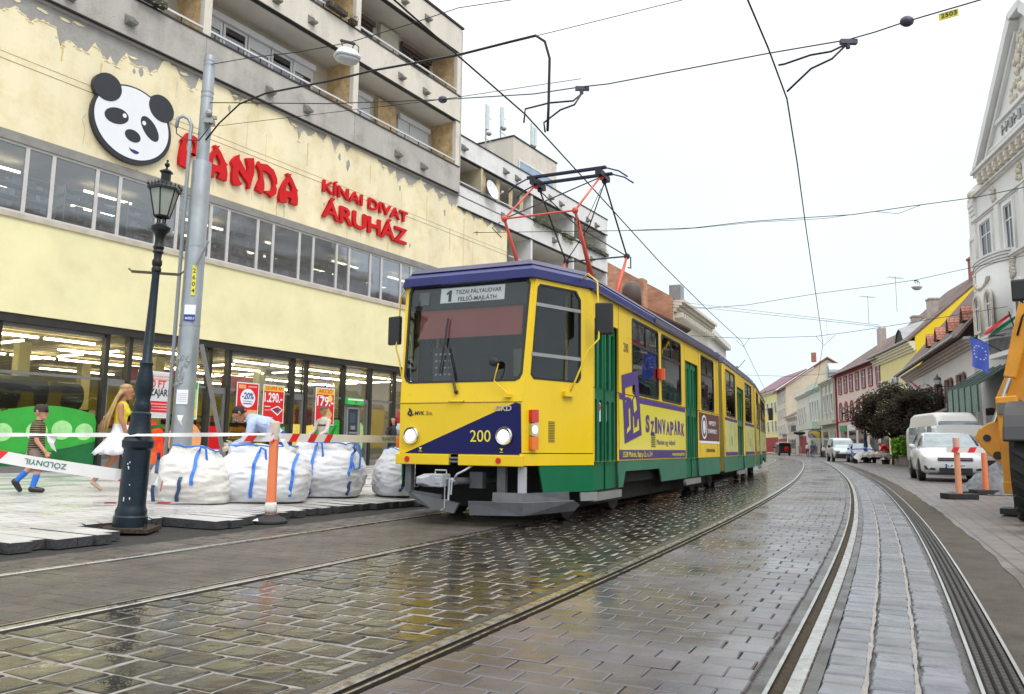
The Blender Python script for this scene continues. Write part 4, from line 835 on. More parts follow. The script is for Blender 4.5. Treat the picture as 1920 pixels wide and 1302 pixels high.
for x in (-.61, .575):
    h = MB().lathe([(.098, 0), (.102, .03), (.092, .045), (.085, .04)], 28, Matrix.Translation((x, 0, .98)) @ Matrix.Rotation(R(90), 4, 'X')).build('headlight', t_chrome, tram, smooth=40)
    MB().lathe([(.085, .03), (.06, .045), (.02, .052), (.001, .053)], 24, Matrix.Translation((x, 0, .98)) @ Matrix.Rotation(R(90), 4, 'X')).build('lens', t_lit, h, smooth=True)
text_obj('200', 'lettering', t_yelad, tram, (.15, -.006, .915), (1, 0, 0), (0, 0, 1), .135, .003, .0, width=.255)
mbt = MB(); [mbt.prism([(x-.022, .845), (x+.022, .845), (x, .815)], -.008, -.004).box(x-.02, x+.02, -.008, -.004, .80, .806) for x in (-.49, .54)]; mbt.build('jack_mark', t_yelad, tram)
text_obj('MVK', 'lettering', m_black, tram, (-.575, -.003, 1.215), (1, 0, 0), (0, 0, 1), .045, .002, .02); text_obj('Zrt.', 'lettering', m_black, tram, (-.43, -.003, 1.215), (1, 0, 0), (0, 0, 1), .042, .002, 0)
shape_obj('logo_mark', [ell(-.645, 1.235, .032, .03), ell(-.645, 1.235, .012, .011)], m_black, tram, -.006, -.001); shape_obj('logo_mark', [[(-.66, 1.30), (-.625, 1.275), (-.61, 1.25), (-.62, 1.262), (-.655, 1.27)]], m_black, tram, -.006, -.001); shape_obj('logo_mark', [[(-.615, 1.215), (-.58, 1.24), (-.60, 1.215), (-.64, 1.195)]], m_black, tram, -.006, -.001)
m_badge = M('badge_metal', (.50, .44, .42), .3, .7)
text_obj('CKD', 'badge', m_badge, tram, (.46, -.012, 1.255), (1, 0, 0), (0, 0, 1), .06, .008, .03, width=.2)
MB().tube([(-.12, .0, 1.375), (-.12, -.03, 1.37), (.06, -.03, 1.37), (.06, .0, 1.375)], .008).build('handle', t_yel, tram, smooth=True)
# wiper and small mirror
def wsp(x, w, out=.02): return WT @ Vector((x, w, out))
mb = MB(); mb.tube([wsp(-.05, .13, .03), wsp(-.22, .66, .05)], .009, 6).tube([wsp(-.03, .13, .03), wsp(-.2, .66, .05)], .006, 6).tube([wsp(-.28, .34, .02), wsp(-.24, .66, .03), wsp(-.22, 1.0, .02)], .011, 6).ball(tuple(wsp(-.04, .12, .02)), .025, 8); mb.build('wiper', t_rub, tram)
mb = MB(); mb.tube([wsp(.60, .1, .02), wsp(.45, .23, .06), wsp(.48, .33, .08), wsp(.5, .42, .08)], .007, 6); mb.build('mirror_arm', t_yel, tram)
MB().ball(tuple(wsp(.44, .44, .08)), .062, 12, sc=(1, .35, .8)).build('round_mirror', t_rub, tram, smooth=True)
MB().box(.57, .65, -.035, .03, 1.40, 1.44).build('mirror_bracket', t_yel, tram)
for z_ in (1.352,): MB().box(-.78, .78, -.004, .0, z_-.003, z_+.003).build('panel_seam', t_rub, tram)
mb = MB()
for y_ in (2.07, 5.98, 7.2, 9.0): mb.box(HW-.001, HW+.002, y_, y_+.008, .72, 2.74)
mb.box(HW-.001, HW+.003, 1.06, 9.25, 1.574, 1.582); mb.build('panel_seam', t_rub, tram)
# chamfered cab sides
for sd in (1, -1):
    CT = frameT((sd*.78, 0, 0), (sd*.455, 1.05, 0), (0, 0, 1)) if sd > 0 else frameT((-.78, 0, 0), (.455, -1.05, 0), (0, 0, 1))
    mp = (lambda a: a) if sd > 0 else (lambda a: [(-u, w) for u, w in a][::-1])
    win = [(.12, 1.66), (.17, 1.61), (.88, 1.61), (.93, 1.67), (.93, 2.60), (.85, 2.70), (.26, 2.70), (.22, 2.66)]
    plate('cab_side', [mp([(0, .80), (1.145, .80), (1.145, 2.76), (.19, 2.77), (.0, 1.35)]), mp(win)], t_yel, tram, CT, .02)
    sl = plate('cab_window', [mp(win), mp([(.5+(u-.5)*.95, 2.16+(w-2.16)*.96) for u, w in win])], t_rub, tram, CT, .02, .005); plate('pane', [mp([(.5+(u-.5)*.96, 2.16+(w-2.16)*.97) for u, w in win])], t_wglass, sl, CT, .005, -.006)
    plate('window_rail', [mp([(.20, 2.44), (.92, 2.44), (.92, 2.48), (.20, 2.48)])], t_silver, sl, CT, .014, .006); plate('window_rail', [mp([(.13, 1.87), (.92, 1.87), (.92, 1.91), (.13, 1.91)])], t_silver, sl, CT, .014, .006)
    plate('bumper', [mp([(-.02, .662), (1.145, .662), (1.145, .79), (-.02, .79)])], t_yel, tram, CT, .02, .008)
    plate('skirt', [mp([(.32, .37), (1.145, .36), (1.145, .655), (.26, .655)])], t_green, tram, CT, .02, .006)
    plate('step', [mp([(.92, .255), (1.2, .255), (1.2, .352), (.92, .352)])], t_silver, tram, CT, .02, .01)
    for z0, z1, m_, nm in ((1.13, 1.27, t_red, 'tail_light'), (.985, 1.12, t_lit if sd > 0 else t_chrome, 'side_light'), (.835, .975, t_org, 'turn_signal')):
        if nm == 'side_light': plate(nm, [mp(rrect(.10, .20, z0, z1, .01))], t_chrome, tram, CT, .05, .05); plate('lens', [mp(ell(.15, (z0+z1)/2, .036, .042))], m_, tram, CT, .01, .058)
        else: plate(nm, [mp(rrect(.10, .20, z0, z1, .01))], m_, tram, CT, .055, .055)
    g_ = MB(CT)
    for k in range(13):
        a, b = (.40, .50) if sd > 0 else (-.5, -.4); g_.box(a, b, .92+k*.0185, .928+k*.0185, .001, .004)
    g_.build('louvre', t_rub, tram)
    # mirror with bent arms
    P_ = lambda u, z, o: CT @ Vector((u*sd, z, o))
    mb = MB(); mb.tube([P_(.70, 1.47, .03), P_(.74, 1.62, .09), P_(.86, 1.98, .18), P_(.98, 2.12, .24), P_(1.0, 2.30, .22), P_(1.0, 2.80, .2), P_(.93, 2.90, .12), P_(.92, 2.84, .02)], .011, 8); mb.build('mirror_arm', t_yel, tram, smooth=True)
    mb = MB(); mb.box(.62, .78, 1.44, 1.50, 0, .05) if sd > 0 else mb.box(-.78, -.62, 1.44, 1.50, 0, .05)
    MBt = MB(CT); MBt.v = [tuple(CT @ Vector(v)) for v in mb.v]; MBt.f = mb.f; MBt.m = mb.m; MBt.build('mirror_bracket', t_yel, tram)
    c = P_(1.04, 2.36, .27); Tm = Matrix.Translation(c) @ Matrix.Rotation(R(10*sd), 4, 'Z')
    MB(Tm).box(-.105, .105, -.03, .03, -.19, .19).build('side_mirror', t_rub, tram, bevel=.02)
    MB(Tm).box(-.085, .085, .031, .034, -.17, .17).build('mirror_glass', M('mirror_glass', (.5, .5, .5), .03, 1), tram)
    # corner pillar cap
# cab interior behind the glass
plate('destination_band', [[(-.765, 1.13), (.765, 1.13), (.78, 1.39), (-.78, 1.39)]], M('band_grey', (.05, .052, .055), .5), tram, WT, .02, -.03)
plate('destination_board', [[(-.37, 1.20), (.47, 1.20), (.47, 1.38), (-.37, 1.38)]], M('board_white', (.85, .85, .85), .4, emit=((1, 1, 1), .25)), tram, WT, .006, -.018)
def wtext(s, x, w, h, width, al='LEFT'): o = text_obj(s, 'lettering', m_black, tram, tuple(WT @ Vector((x, w, -.016))), (1, 0, 0), (0, .17, 1.42), h, .002, .012, width=width, align=al)
plate('lettering', [[(-.262, 1.215), (-.222, 1.215), (-.222, 1.352), (-.248, 1.352), (-.292, 1.318), (-.288, 1.296), (-.262, 1.31)]], m_black, tram, WT, .002, -.015); wtext('TISZAI PÁLYAUDVAR', -.17, 1.30, .052, .60); wtext('FELSŐ-MAJLÁTH', -.13, 1.213, .052, .50)
plate('lamp_box', [[(-.66, 1.19), (-.52, 1.19), (-.52, 1.35), (-.66, 1.35)]], M('lamp_box_grey', (.30, .29, .27), .5), tram, WT, .01, -.012)
plate('sun_blind', [[(-.64, .78), (.70, .78), (.70, 1.13), (-.64, 1.13)]], M('blind_red', (.58, .17, .14), .7, var=.08), tram, WT, .006, -.05)
MB().box(-1.15, 1.15, 1.3, 1.33, .9, 2.74).build('cab_back_wall', t_in, tram)
MB().box(-.80, .80, .06, .52, 1.5, 1.56).box(-.75, .75, .08, .12, .9, 1.5).build('dashboard', M('dash_grey', (.06, .062, .065), .5, var=.2), tram, bevel=.01)
MB().box(-.50, -.22, .25, .33, 1.57, 2.02).build('switch_cabinet', M('cabinet_grey', (.10, .105, .11), .5), tram); mb = MB()
for i in range(4):
    for j in range(4): mb.cyl((-.45+i*.06, .249, 1.7+j*.08), (-.45+i*.06, .235, 1.7+j*.08), .013, n=8)
mb.build('switch_knob', m_white, tram)
MB().box(-.2, .2, .85, .95, 1.35, 2.0).box(-.2, .2, .55, .95, 1.25, 1.35).build('driver_seat', t_rub, tram, bevel=.03)
MB().box(.12, .24, 1.20, 1.22, 1.75, 2.10).box(.12, .24, 1.20, 1.22, 1.55, 1.72).build('rear_window', M('cab_window_lit', (.75, .7, .45), .4), tram)
MB().box(-.80, .80, .25, 1.3, .84, .9).build('floor', t_in, tram)
# underside: dark void, plough, struts, coupler
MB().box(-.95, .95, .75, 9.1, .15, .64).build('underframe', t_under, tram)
MB().box(-.70, -.62, .02, .10, .34, .65).build('strut', t_grey, tram); MB().box(.46, .56, .06, .12, .28, .65).build('strut', t_grey, tram); MB().box(.72, .80, .04, .10, .34, .65).build('strut', M('strut_pale', (.42, .42, .46), .5), tram)
MB().add([(-.60, .0, .33), (-.25, -.02, .28), (.05, -.06, .24), (.01, -.10, .13), (-.30, -.05, .17), (-.52, .0, .22), (-.60, .03, .33), (-.25, .02, .28), (.05, -.02, .24), (.01, -.06, .13), (-.30, -.01, .17), (-.52, .04, .22)],
    [(0, 1, 4, 5), (1, 2, 3, 4), (6, 11, 10, 7), (7, 10, 9, 8), (0, 6, 7, 1), (1, 7, 8, 2), (2, 8, 9, 3), (3, 9, 10, 4), (4, 10, 11, 5), (5, 11, 6, 0)]).build('plough', t_grey, tram)
MB().add([(-.66, .06, .36), (-.2, .02, .32), (-.2, .02, .24), (-.64, .06, .26)], [(0, 1, 2, 3)]).build('plough', t_grey, tram, solid=.02)
MB().add([(.20, -.12, .27), (.82, -.03, .27), (1.16, .62, .27), (1.18, .75, .22), (1.12, .72, .15), (.80, .0, .13), (.21, -.10, .12)], [(0, 1, 5, 6), (1, 2, 3, 4, 5)]).build('plough', t_grey, tram, solid=.02)
MB().add([(.45, -.02, .37), (.80, .02, .37), (1.1, .6, .37), (1.1, .62, .272), (.80, .0, .272), (.45, -.04, .272)], [(0, 1, 4, 5), (1, 2, 3, 4)]).build('plough', t_grey, tram, solid=.02)
m_cpl = M('coupler_grey', (.40, .42, .46), .45, .3, var=.1)
MB().box(-.26, -.02, -.32, -.12, .42, .56).add([(-.26, -.32, .42), (-.26, -.32, .56), (-.30, -.40, .53), (-.30, -.40, .45), (-.17, -.32, .43), (-.17, -.32, .55), (-.22, -.40, .52), (-.22, -.40, .46)], [(0, 1, 2, 3), (4, 5, 6, 7), (1, 5, 6, 2), (0, 4, 7, 3), (2, 6, 7, 3)]).box(-.12, -.04, -.325, -.1, .45, .53).build('coupler_head', m_cpl, tram, bevel=.012)
MB().tube([(-.16, -.22, .56), (-.16, -.22, .60), (-.02, -.22, .60), (-.02, -.22, .56)], .009, 6).tube([(-.03, -.22, .5), (.02, -.22, .52), (.02, -.24, .28), (-.02, -.24, .28)], .012, 6).tube([(.04, -.2, .5), (.04, -.22, .34)], .01, 6).tube([(-.02, -.25, .46), (-.02, -.25, .2), (-.06, -.26, .17)], .006, 6).cyl((.0, -.2, .49), (.05, -.1, .49), .03).build('coupler_fitting', m_cpl, tram)
MB().cyl((.04, -.15, .48), (.16, .7, .48), .04).box(.10, .26, .1, .2, .40, .58).build('coupler_bar', t_grey, tram)
MB().tube([(.04, -.16, .5), (.08, -.16, .56), (.14, -.1, .60), (.2, 0, .66)], .012, 8).build('coupler_cable', m_cpl, tram, smooth=True)
for (yy, TT) in ((1.35, I4), (3.2, I4), (8.5, I4), (.9, T2), (6.4, T2), (1.3, T3), (5.4, T3), (6.9, T3)):
    for x in (-.74, .74):
        w_ = MB(TT); w_.cyl((x-.06, yy, .352), (x+.06, yy, .352), .35, n=28).cyl((x+.061, yy, .352), (x+.07, yy, .352), .22, n=20).cyl((x+.071, yy, .352), (x+.11, yy, .352), .09, n=16)
        w_.build('wheel', M('wheel_rust', (.075, .06, .05), .7, .3, var=.3, vs=8), tram, smooth=35)
MB().box(.80, .92, 1.2, 3.4, .38, .5).box(.6, .95, 4.6, 5.6, .24, .4).build('bogie_frame', M('bogie_dark', (.05, .045, .042), .7, var=.3), tram)
# side lettering and advertising
ST = frameT((HW, 0, 0), (0, 1, 0), (0, 0, 1))
def sp_(name, poly, mat, o=.002): return plate(name, poly if isinstance(poly[0][0], tuple) else [poly], mat, tram, ST, .002, o+.002)
rc = lambda a, b, c, d: [(a, c), (b, c), (b, d), (a, d)]
sp_('advert_panel', rc(2.08, 5.96, .715, 1.55), t_yelad); sp_('advert_band', [(2.08, 1.50), (2.3, 1.49), (2.3, 1.56), (2.08, 1.57)], t_purple, .004); sp_('advert_band', [(2.95, 1.49), (5.97, 1.49), (5.97, 1.565), (2.95, 1.57)], t_purple, .004)
sp_('advert_band', rc(2.08, 5.96, .715, .84), t_purple, .004)
sp_('advert_logo', [[(2.19, 1.82), (2.96, 1.95), (3.14, 1.05), (2.31, .92)], [(2.34, 1.66), (2.80, 1.74), (2.82, 1.60), (2.62, 1.50), (2.47, 1.56), (2.36, 1.45)], [(2.72, 1.52), (2.86, 1.60), (2.92, 1.40), (2.76, 1.34)], [(2.50, 1.38), (2.58, 1.42), (2.60, 1.12), (2.40, 1.05), (2.42, 1.12), (2.52, 1.16)], [(2.70, 1.30), (2.76, 1.30), (2.78, 1.14), (2.9, 1.16), (2.93, 1.26), (3.0, 1.28), (3.02, 1.12), (2.72, 1.06)]], t_purple, .006)
sp_('advert_logo', rc(2.33, 2.62, 1.5, 1.54), t_purple, .007)
def stext(s, y, z, h, width, mat, o=.006, bold=0, **k): return text_obj(s, 'lettering', mat, tram, (HW+o, y, z), (0, 1, 0), (0, 0, 1), h, .002, bold, width=width, **k)
yy = 3.36; qq = random.Random(2)
for ch in 'SZINVAPARK':
    w_ = .13 if ch == 'I' else .22; dz = qq.uniform(-.02, .02); hh = qq.uniform(.19, .24); stext(ch, yy, 1.09+dz, hh, w_, t_purple, bold=.05); yy += w_+.045
stext('Mindent egy helyen!', 3.98, .92, .085, 1.2, t_purple); stext('3528 Miskolc, Bajcsy Zs. u. 2-4', 2.22, .745, .075, 1.48, t_yelad, .009); stext('www.szinvapark.hu', 4.95, .745, .065, .9, t_yelad, .009)
stext('200', 2.30, 2.15, .13, .22, m_black, .002)
mb = MB()
for k in range(8): mb.box(HW+.0065, HW+.009, 3.66, 3.90, .885+k*.027, .898+k*.027)
mb.build('louvre', m_black, tram)
sp_('advert_panel', rc(7.16, 9.2, 1.02, 1.55), t_brown); sp_('advert_panel', rc(7.16, 9.2, .97, 1.015), m_white); sp_('advert_logo', [ell(7.62, 1.28, .26, .23), ell(7.62, 1.28, .22, .19)], m_white, .005); sp_('advert_logo', [ell(7.62, 1.28, .12, .13)], m_white, .005)
stext('NEMZETI', 8.1, 1.33, .09, .7, m_white); stext('DOHÁNYBOLT', 8.0, 1.17, .09, .95, m_white); stext('SZINVAPARK', 7.8, .80, .07, .9, m_black, .004)
MB().box(HW, HW+.07, 4.24, 4.31, 1.92, 2.10).build('side_marker', t_org, tram); MB().box(HW, HW+.03, 4.1, 4.24, 1.93, 2.08).build('side_marker', t_red, tram)
for yd in (1.44, 1.68):
    plate('door_sticker', [rrect(yd-.06, yd+.06, 1.18, 1.42, .03)], m_white, tram, frameT((HW-.06, 0, 0), (0, 1, 0), (0, 0, 1)), .002, .002)
plate('door_sticker', [ell(1.44, 1.36, .045, .045)], m_pred, tram, frameT((HW-.055, 0, 0), (0, 1, 0), (0, 0, 1)), .002, .002); plate('door_sticker', [ell(1.68, 1.36, .04, .045)], m_pblue, tram, frameT((HW-.055, 0, 0), (0, 1, 0), (0, 0, 1)), .002, .002)
S2 = T2 @ ST; S3 = T3 @ ST
for S_, a, b in ((S2, .4, 2.6), (S2, 4.4, 6.8), (S3, .4, 2.3), (S3, 3.9, 9.0)):
    plate('advert_panel', [rc(a, b, .78, 1.5)], M('tram_ad_pale', (.55, .55, .22), .4, var=.25, vs=3), tram, S_, .002, .004); plate('advert_band', [rc(a, b, 1.5, 1.57)], t_purple, tram, S_, .002, .004); plate('advert_band', [rc(a, b, .72, .80)], t_purple, tram, S_, .002, .007)
    mb = MB(S_)
    for k in range(8): mb.box((a+b)/2-.08, (a+b)/2+.08, .95+k*.027, .965+k*.027, .005, .008)
    mb.build('louvre', m_black, tram)
plate('side_marker', [rc(6.98, 7.07, 1.92, 2.1)], t_org, tram, S3, .05, .05)
# rear mirror
MB(T3).box(HW+.12, HW+.3, 9.2, 9.26, 2.05, 2.55).cyl((HW, 9.2, 2.5), (HW+.15, 9.22, 2.45), .012).build('side_mirror', t_rub, tram)
# pantograph
p_red = M('pantograph_red', (.62, .09, .05), .4, var=.1, vs=5); p_dk = M('pantograph_dark', (.03, .03, .045), .4, .5); p_blu = M('pantograph_blue', (.03, .03, .14), .4, .3)
for sx in (-1, 1):
    x = .55*sx
    MB().tube([(x, 3.2, 3.12), (x, 2.28, 4.17)], [.045, .02], 8).build('lower_arm', p_red, tram, smooth=True); MB().tube([(x, 4.05, 3.12), (x, 4.82, 4.08)], [.045, .02], 8).build('lower_arm', p_red, tram, smooth=True)
    MB().tube([(x, 2.28, 4.17), (x, 3.42, 5.03)], .016, 8).build('upper_arm', p_red, tram, smooth=True); MB().tube([(x, 4.82, 4.08), (x, 3.62, 5.0)], .014, 8).build('upper_arm', p_dk, tram, smooth=True)
    MB().ball((x, 2.28, 4.17), .05, 8).ball((x, 3.45, 5.02), .04, 8).build('joint', p_red, tram); MB().ball((x, 4.82, 4.08), .055, 8).ball((x, 3.62, 5.02), .05, 8).build('joint', p_dk, tram)
    MB().tube([(x*1.05, 4.95, 4.1), (x*1.05, 4.95, 3.9), (x*1.05, 4.8, 3.88)], .012, 6).tube([(x*1.05, 2.2, 4.1), (x*1.2, 2.1, 4.0), (x*1.1, 2.3, 3.9)], .008, 6).build('shunt_cable', p_dk, tram)
    MB().box(x-.08, x+.08, 2.95, 4.3, 3.02, 3.1).build('base', p_red, tram)
MB().tube([(-.55, 2.28, 4.17), (.55, 3.44, 5.03)], .010, 6).build('brace', p_dk, tram); MB().tube([(.55, 4.82, 4.08), (-.1, 4.2, 4.5), (-.55, 3.62, 5.0)], .010, 6).tube([(-.55, 4.82, 4.08), (.1, 4.2, 4.5), (.55, 3.62, 5.0)], .010, 6).build('brace', p_dk, tram)
MB().tube([(-.55, 2.28, 4.17), (.55, 2.28, 4.17)], .014, 6).build('cross_tube', p_red, tram); MB().tube([(-.55, 4.82, 4.08), (.55, 4.82, 4.08)], .014, 6).build('cross_tube', p_dk, tram)
for y in (3.36, 3.68):
    MB().tube([(-1.0, y, 4.95), (-.86, y, 5.06), (-.68, y, 5.13), (.68, y, 5.13), (.86, y, 5.06), (1.0, y, 4.95)], .012, 6).build('horn', p_blu, tram, smooth=True); MB().box(-.66, .66, y-.035, y+.035, 5.13, 5.165).build('contact_strip', p_dk, tram)
MB().box(-.6, -.5, 3.3, 3.75, 5.03, 5.12).box(.5, .6, 3.3, 3.75, 5.03, 5.12).build('head_bracket', p_dk, tram)
MB().tube([(.2, 3.9, 3.1), (.25, 3.5, 4.3), (.5, 3.6, 4.9)], .006, 6).build('pull_rope', p_dk, tram)
MB().box(-.5, .5, 5.2, 7.6, 3.05, 3.22).build('roof_equipment', t_roofp, tram, bevel=.03)
MB(T3).box(-.7, .7, 1.2, 2.4, 3.15, 3.22).tube([(.5, 1.2, 3.1), (.5, .6, 3.4), (.5, 1.9, 3.3)], .015, 6).tube([(-.5, 1.2, 3.1), (-.5, .6, 3.4), (-.5, 1.9, 3.3)], .015, 6).build('folded_pantograph', p_dk, tram)
MB(T2).box(-.7, .7, 4.2, 5.8, 3.05, 3.24).box(-.9, .9, 6.0, 6.15, 3.2, 3.25).cyl((.9, 6.1, 3.2), (1.1, 6.2, 3.45), .01).build('roof_equipment', t_roofp, tram)
# ================================================================ buildings on the right and at the far end of the street
def rroot(name, label, x, y, yw): return thing(name, label, 'building', (x, y, 0), R(-90-yw))
m_tileR = brick_mat('roof_tiles_brown', (.15, .10, .085), (.19, .13, .11), (.07, .05, .045), .22, .16, .015, .85, .5, var=.25)
m_tileO = brick_mat('roof_tiles_red', (.38, .15, .10), (.46, .20, .14), (.18, .08, .06), .22, .16, .02, .8, .5, var=.2)
m_glassw = M('window_dark_glass', (.035, .042, .05), .06, var=.5, vs=.8)
m_trimw = M('white_trim', (.70, .69, .66), .7, var=.06, vs=2, bump=.1)
m_curt = M('net_curtain', (.45, .45, .44), .7, var=.2, vs=4)
m_gut = M('gutter_grey', (.30, .31, .32), .4, .6, var=.2)
def win(par, x0, x1, z0, z1, frame, surround=None, sw=.1, arch=False, y=0., deep=.12, bars=1, curtain=False, nm='window'):
    """window set into a wall whose face is y; sits 2 mm proud as a trimmed opening"""
    def outline(a, b, c, d):
        if not arch: return [(a, c), (b, c), (b, d), (a, d)]
        r_ = (b-a)/2; return [(a, c), (b, c)]+[((a+b)/2+r_*math.cos(math.pi*i/10), d-r_+r_*math.sin(math.pi*i/10)) for i in range(11)]
    w = shape_obj(nm, [outline(x0, x1, z0, z1)], m_glassw, par, y-.012, y-.003)
    f = .055; ins = outline(x0+f, x1-f, z0+f, z1-f)
    shape_obj('frame', [outline(x0, x1, z0, z1), ins], frame, w, y-.04, y-.0125)
    w['label'] = w.get('label', ''); del w['label']
    if bars: MB().box((x0+x1)/2-.025, (x0+x1)/2+.025, y-.035, y-.013, z0+f, z1-f).box(x0+f, x1-f, y-.036, y-.0125, z0+(z1-z0)*.66, z0+(z1-z0)*.66+.05).build('glazing_bar', frame, w)
    if surround is not None: shape_obj('surround', [outline(x0-sw, x1+sw, z0-sw*.6, z1+sw), outline(x0, x1, z0, z1)], surround, w, y-.09, y-.002)
    return w
def cornice(par, x0, x1, z0, z1, out, mat, name='cornice', y=0., steps=3, ends=True):
    mb = MB(); h = (z1-z0)/steps
    for i in range(steps): o_ = out*(i+1)/steps; mb.box(x0-(o_ if ends else 0), x1+(o_ if ends else 0), y-o_, y+.05+.002*i, z0+i*h, z0+(i+1)*h-.001*(i < steps-1))
    return mb.build(name, mat, par)
# ---- ornate white building at the right edge
oc = rroot('ornate_building', 'tall ornate white building with a stucco gable at the right edge of the picture', 21.65, 37, 12.7)
m_ow = M('stucco_white', (.72, .725, .72), .8, var=.06, vs=.9, bump=.15, bs=14, col2=(.55, .54, .52), c2s=.7, c2t=.68, c2w=.1, streak=1); m_orn = M('stucco_cream', (.62, .57, .48), .85, var=.15, vs=5, bump=.4, bs=14)
MB().box(.75, 24, 0, 14, 0, 13.05).build('wall', m_ow, oc)
cornice(oc, 2.3, 24, 13.05, 13.45, .4, m_ow, ends=False); cornice(oc, 1.6, 24, 12.45, 12.6, .2, m_ow, steps=2, ends=False); cornice(oc, 1.2, 24, 11.35, 11.5, .12, m_ow, 'moulding', steps=2); cornice(oc, 1.2, 24, 8.78, 8.95, .16, m_ow, 'moulding', steps=2); cornice(oc, 1.6, 24, 5.4, 5.7, .25, m_ow, 'moulding')
mb = MB()
for x in np.arange(3.0, 14, .62): mb.box(x, x+.26, -.34, -.0, 12.66, 13.0).box(x+.04, x+.22, -.38, -.0, 12.82, 13.04)
mb.build('modillion', m_orn, oc)
# pediment
gx0, gx1, ga = 3.0, 13.4, 8.2
shape_obj('gable', [[(gx0, 13.46), (gx1, 13.46), (ga+.6, 17.9), (ga-.6, 17.9)]], m_ow, oc, -.05, .4)
for p in ([(gx0-.35, 13.46), (gx0+.15, 13.46), (ga-.42, 17.75), (ga-.6, 18.15)], [(gx1+.35, 13.46), (ga+.6, 18.15), (ga+.42, 17.75), (gx1-.15, 13.46)], [(ga-.62, 17.9), (ga+.62, 17.9), (ga+.6, 18.2), (ga-.6, 18.2)]):
    shape_obj('gable_moulding', [p], m_ow, oc, -.42, -.052)
shape_obj('gable_moulding', [[(gx0+.5, 13.6), (gx0+.75, 13.6), (ga-.55, 17.3), (ga-.62, 17.5)]], m_ow, oc, -.2, -.053); shape_obj('gable_moulding', [[(gx1-.5, 13.6), (ga+.62, 17.5), (ga+.55, 17.3), (gx1-.75, 13.6)]], m_ow, oc, -.2, -.053)
MB().box(4.0, 12.4, -.16, -.055, 14.62, 14.78).box(3.6, 12.8, -.16, -.055, 13.75, 13.86).build('gable_moulding', m_ow, oc)
rq = random.Random(9); mb = MB()
for i in range(70):
    t_ = rq.random(); x = ga+rq.uniform(-1.9, 1.9)*(1-t_*.8); z = 14.95+t_*2.4; mb.ball((x, -.08, z), rq.uniform(.09, .22), 7, sc=(1, .6, rq.uniform(.7, 1.5)))
for i in range(24): mb.ball((4.1+rq.uniform(-.12, .12), -.09, 13.7+i*.05), rq.uniform(.05, .1), 6)
mb.build('stucco_relief', m_orn, oc, smooth=True)
mb = MB()
for i in range(15):
    x = 5.4+i*.42; mb.box(x, x+.06, -.11, -.055, 13.98, 14.42).box(x+.06, x+.26, -.11, -.055, rq.choice([13.98, 14.17]), rq.choice([14.3, 14.42])-.05)
mb.build('frieze_relief', m_gut, oc)
MB().add([(ga-.6, -.3, 18.16), (ga+.6, -.3, 18.16), (gx1+.3, -.3, 13.5), (gx0-.3, -.3, 13.5), (ga-.6, 12, 18.16), (ga+.6, 12, 18.16), (gx1+.3, 12, 13.5), (gx0-.3, 12, 13.5)], [(0, 3, 7, 4), (1, 5, 6, 2), (0, 4, 5, 1)]).build('roof', M('roof_slate', (.14, .15, .19), .5, var=.2), oc, solid=.06)
# corner pier with urn
MB().box(.72, 1.5, -.05, .5, 9.2, 12.3).build('corner_turret', m_ow, oc); cornice(oc, 1.1, 1.7, 11.5, 12.3, .16, m_ow, y=-.05, steps=4, ends=False)
MB().box(1.0, 1.7, -.15, .3, 12.31, 12.55).ball((1.35, .05, 12.72), .3, 12, sc=(1.3, 1, .8)).build('urn', m_orn, oc, smooth=35)
mb = MB()
for z in np.arange(6.2, 9, .4): mb.box(.72, 1.05, -.03, -.001, z, z+.32)
mb.build('quoin', m_ow, oc)
# bow bay
ring = [(3.55+1.72*math.cos(a), -.60*math.sin(a)) for a in [math.pi*i/16 for i in range(17)]]
mb = MB(); mb.rings([[(x, y, z) for x, y in ring] for z in (5.75, 8.72)], closed=False, cap=False); mb.build('bay', m_ow, oc, smooth=True, solid=.02)
for z, k in ((8.73, 1.03), (8.85, 1.07), (8.97, 1.11), (9.09, 1.15), (5.55, 1.1), (5.7, 1.05)):
    mb = MB(); mb.prism([(3.55+1.72*k*math.cos(a), -.60*k*math.sin(a)) for a in [math.pi*i/16 for i in range(17)]], z, z+.1, 'z'); mb.build('bay_moulding', m_ow, oc)
wn = lambda x0, x1, z0, z1, **k: win(oc, x0, x1, z0, z1, m_wframe, m_ow, .16, **k)
wn(2.1, 3.4, 9.25, 11.05); wn(.85, 1.35, 9.3, 10.6); wn(4.95, 5.8, 9.1, 11.05); wn(7.4, 8.8, 9.1, 11.05); wn(10.2, 11.2, 9.1, 11.05); wn(13, 14.2, 9.1, 11.05); wn(16, 17.2, 9.1, 11.05)
wn(5.3, 6.2, 5.9, 7.7, arch=True); wn(8, 9.2, 5.9, 7.9); wn(11, 12.2, 5.9, 7.9); wn(14, 15.2, 5.9, 7.9)
for i, (a, b) in enumerate(((2.5, 3.1), (3.9, 4.5))):
    yb = -.60*math.sin(math.acos(((a+b)/2-3.55)/1.72)); win(oc, a, b, 6.05, 7.6, m_wframe, m_orn, .12, arch=True, y=yb-.03)
mb = MB()
for i in range(46): a = R(200)+R(140)*i/46; mb.ball((3.4+.95*math.cos(a)*(1 if i % 2 else .86), -.60, 8.45+.55*math.sin(a)), rq.uniform(.04, .08), 6)
for i in range(30): mb.ball((5.4+rq.uniform(-.18, .18), -.05, 8.0+rq.uniform(0, .7)), rq.uniform(.06, .11), 6)
for x in (3.9, 6.7, 9.6, 12.5, 15.4): 
    for i in range(22): mb.ball((x+rq.uniform(-.16, .16), -.06, 11.6+rq.uniform(0, .7)), rq.uniform(.05, .12), 6)
mb.build('stucco_relief', m_orn, oc, smooth=True)
for x in (4.25, 6.9, 9.6, 12.4, 15.3): MB().box(x-.22, x+.22, -.12, -.001, 8.97, 11.34).build('pilaster', m_ow, oc)
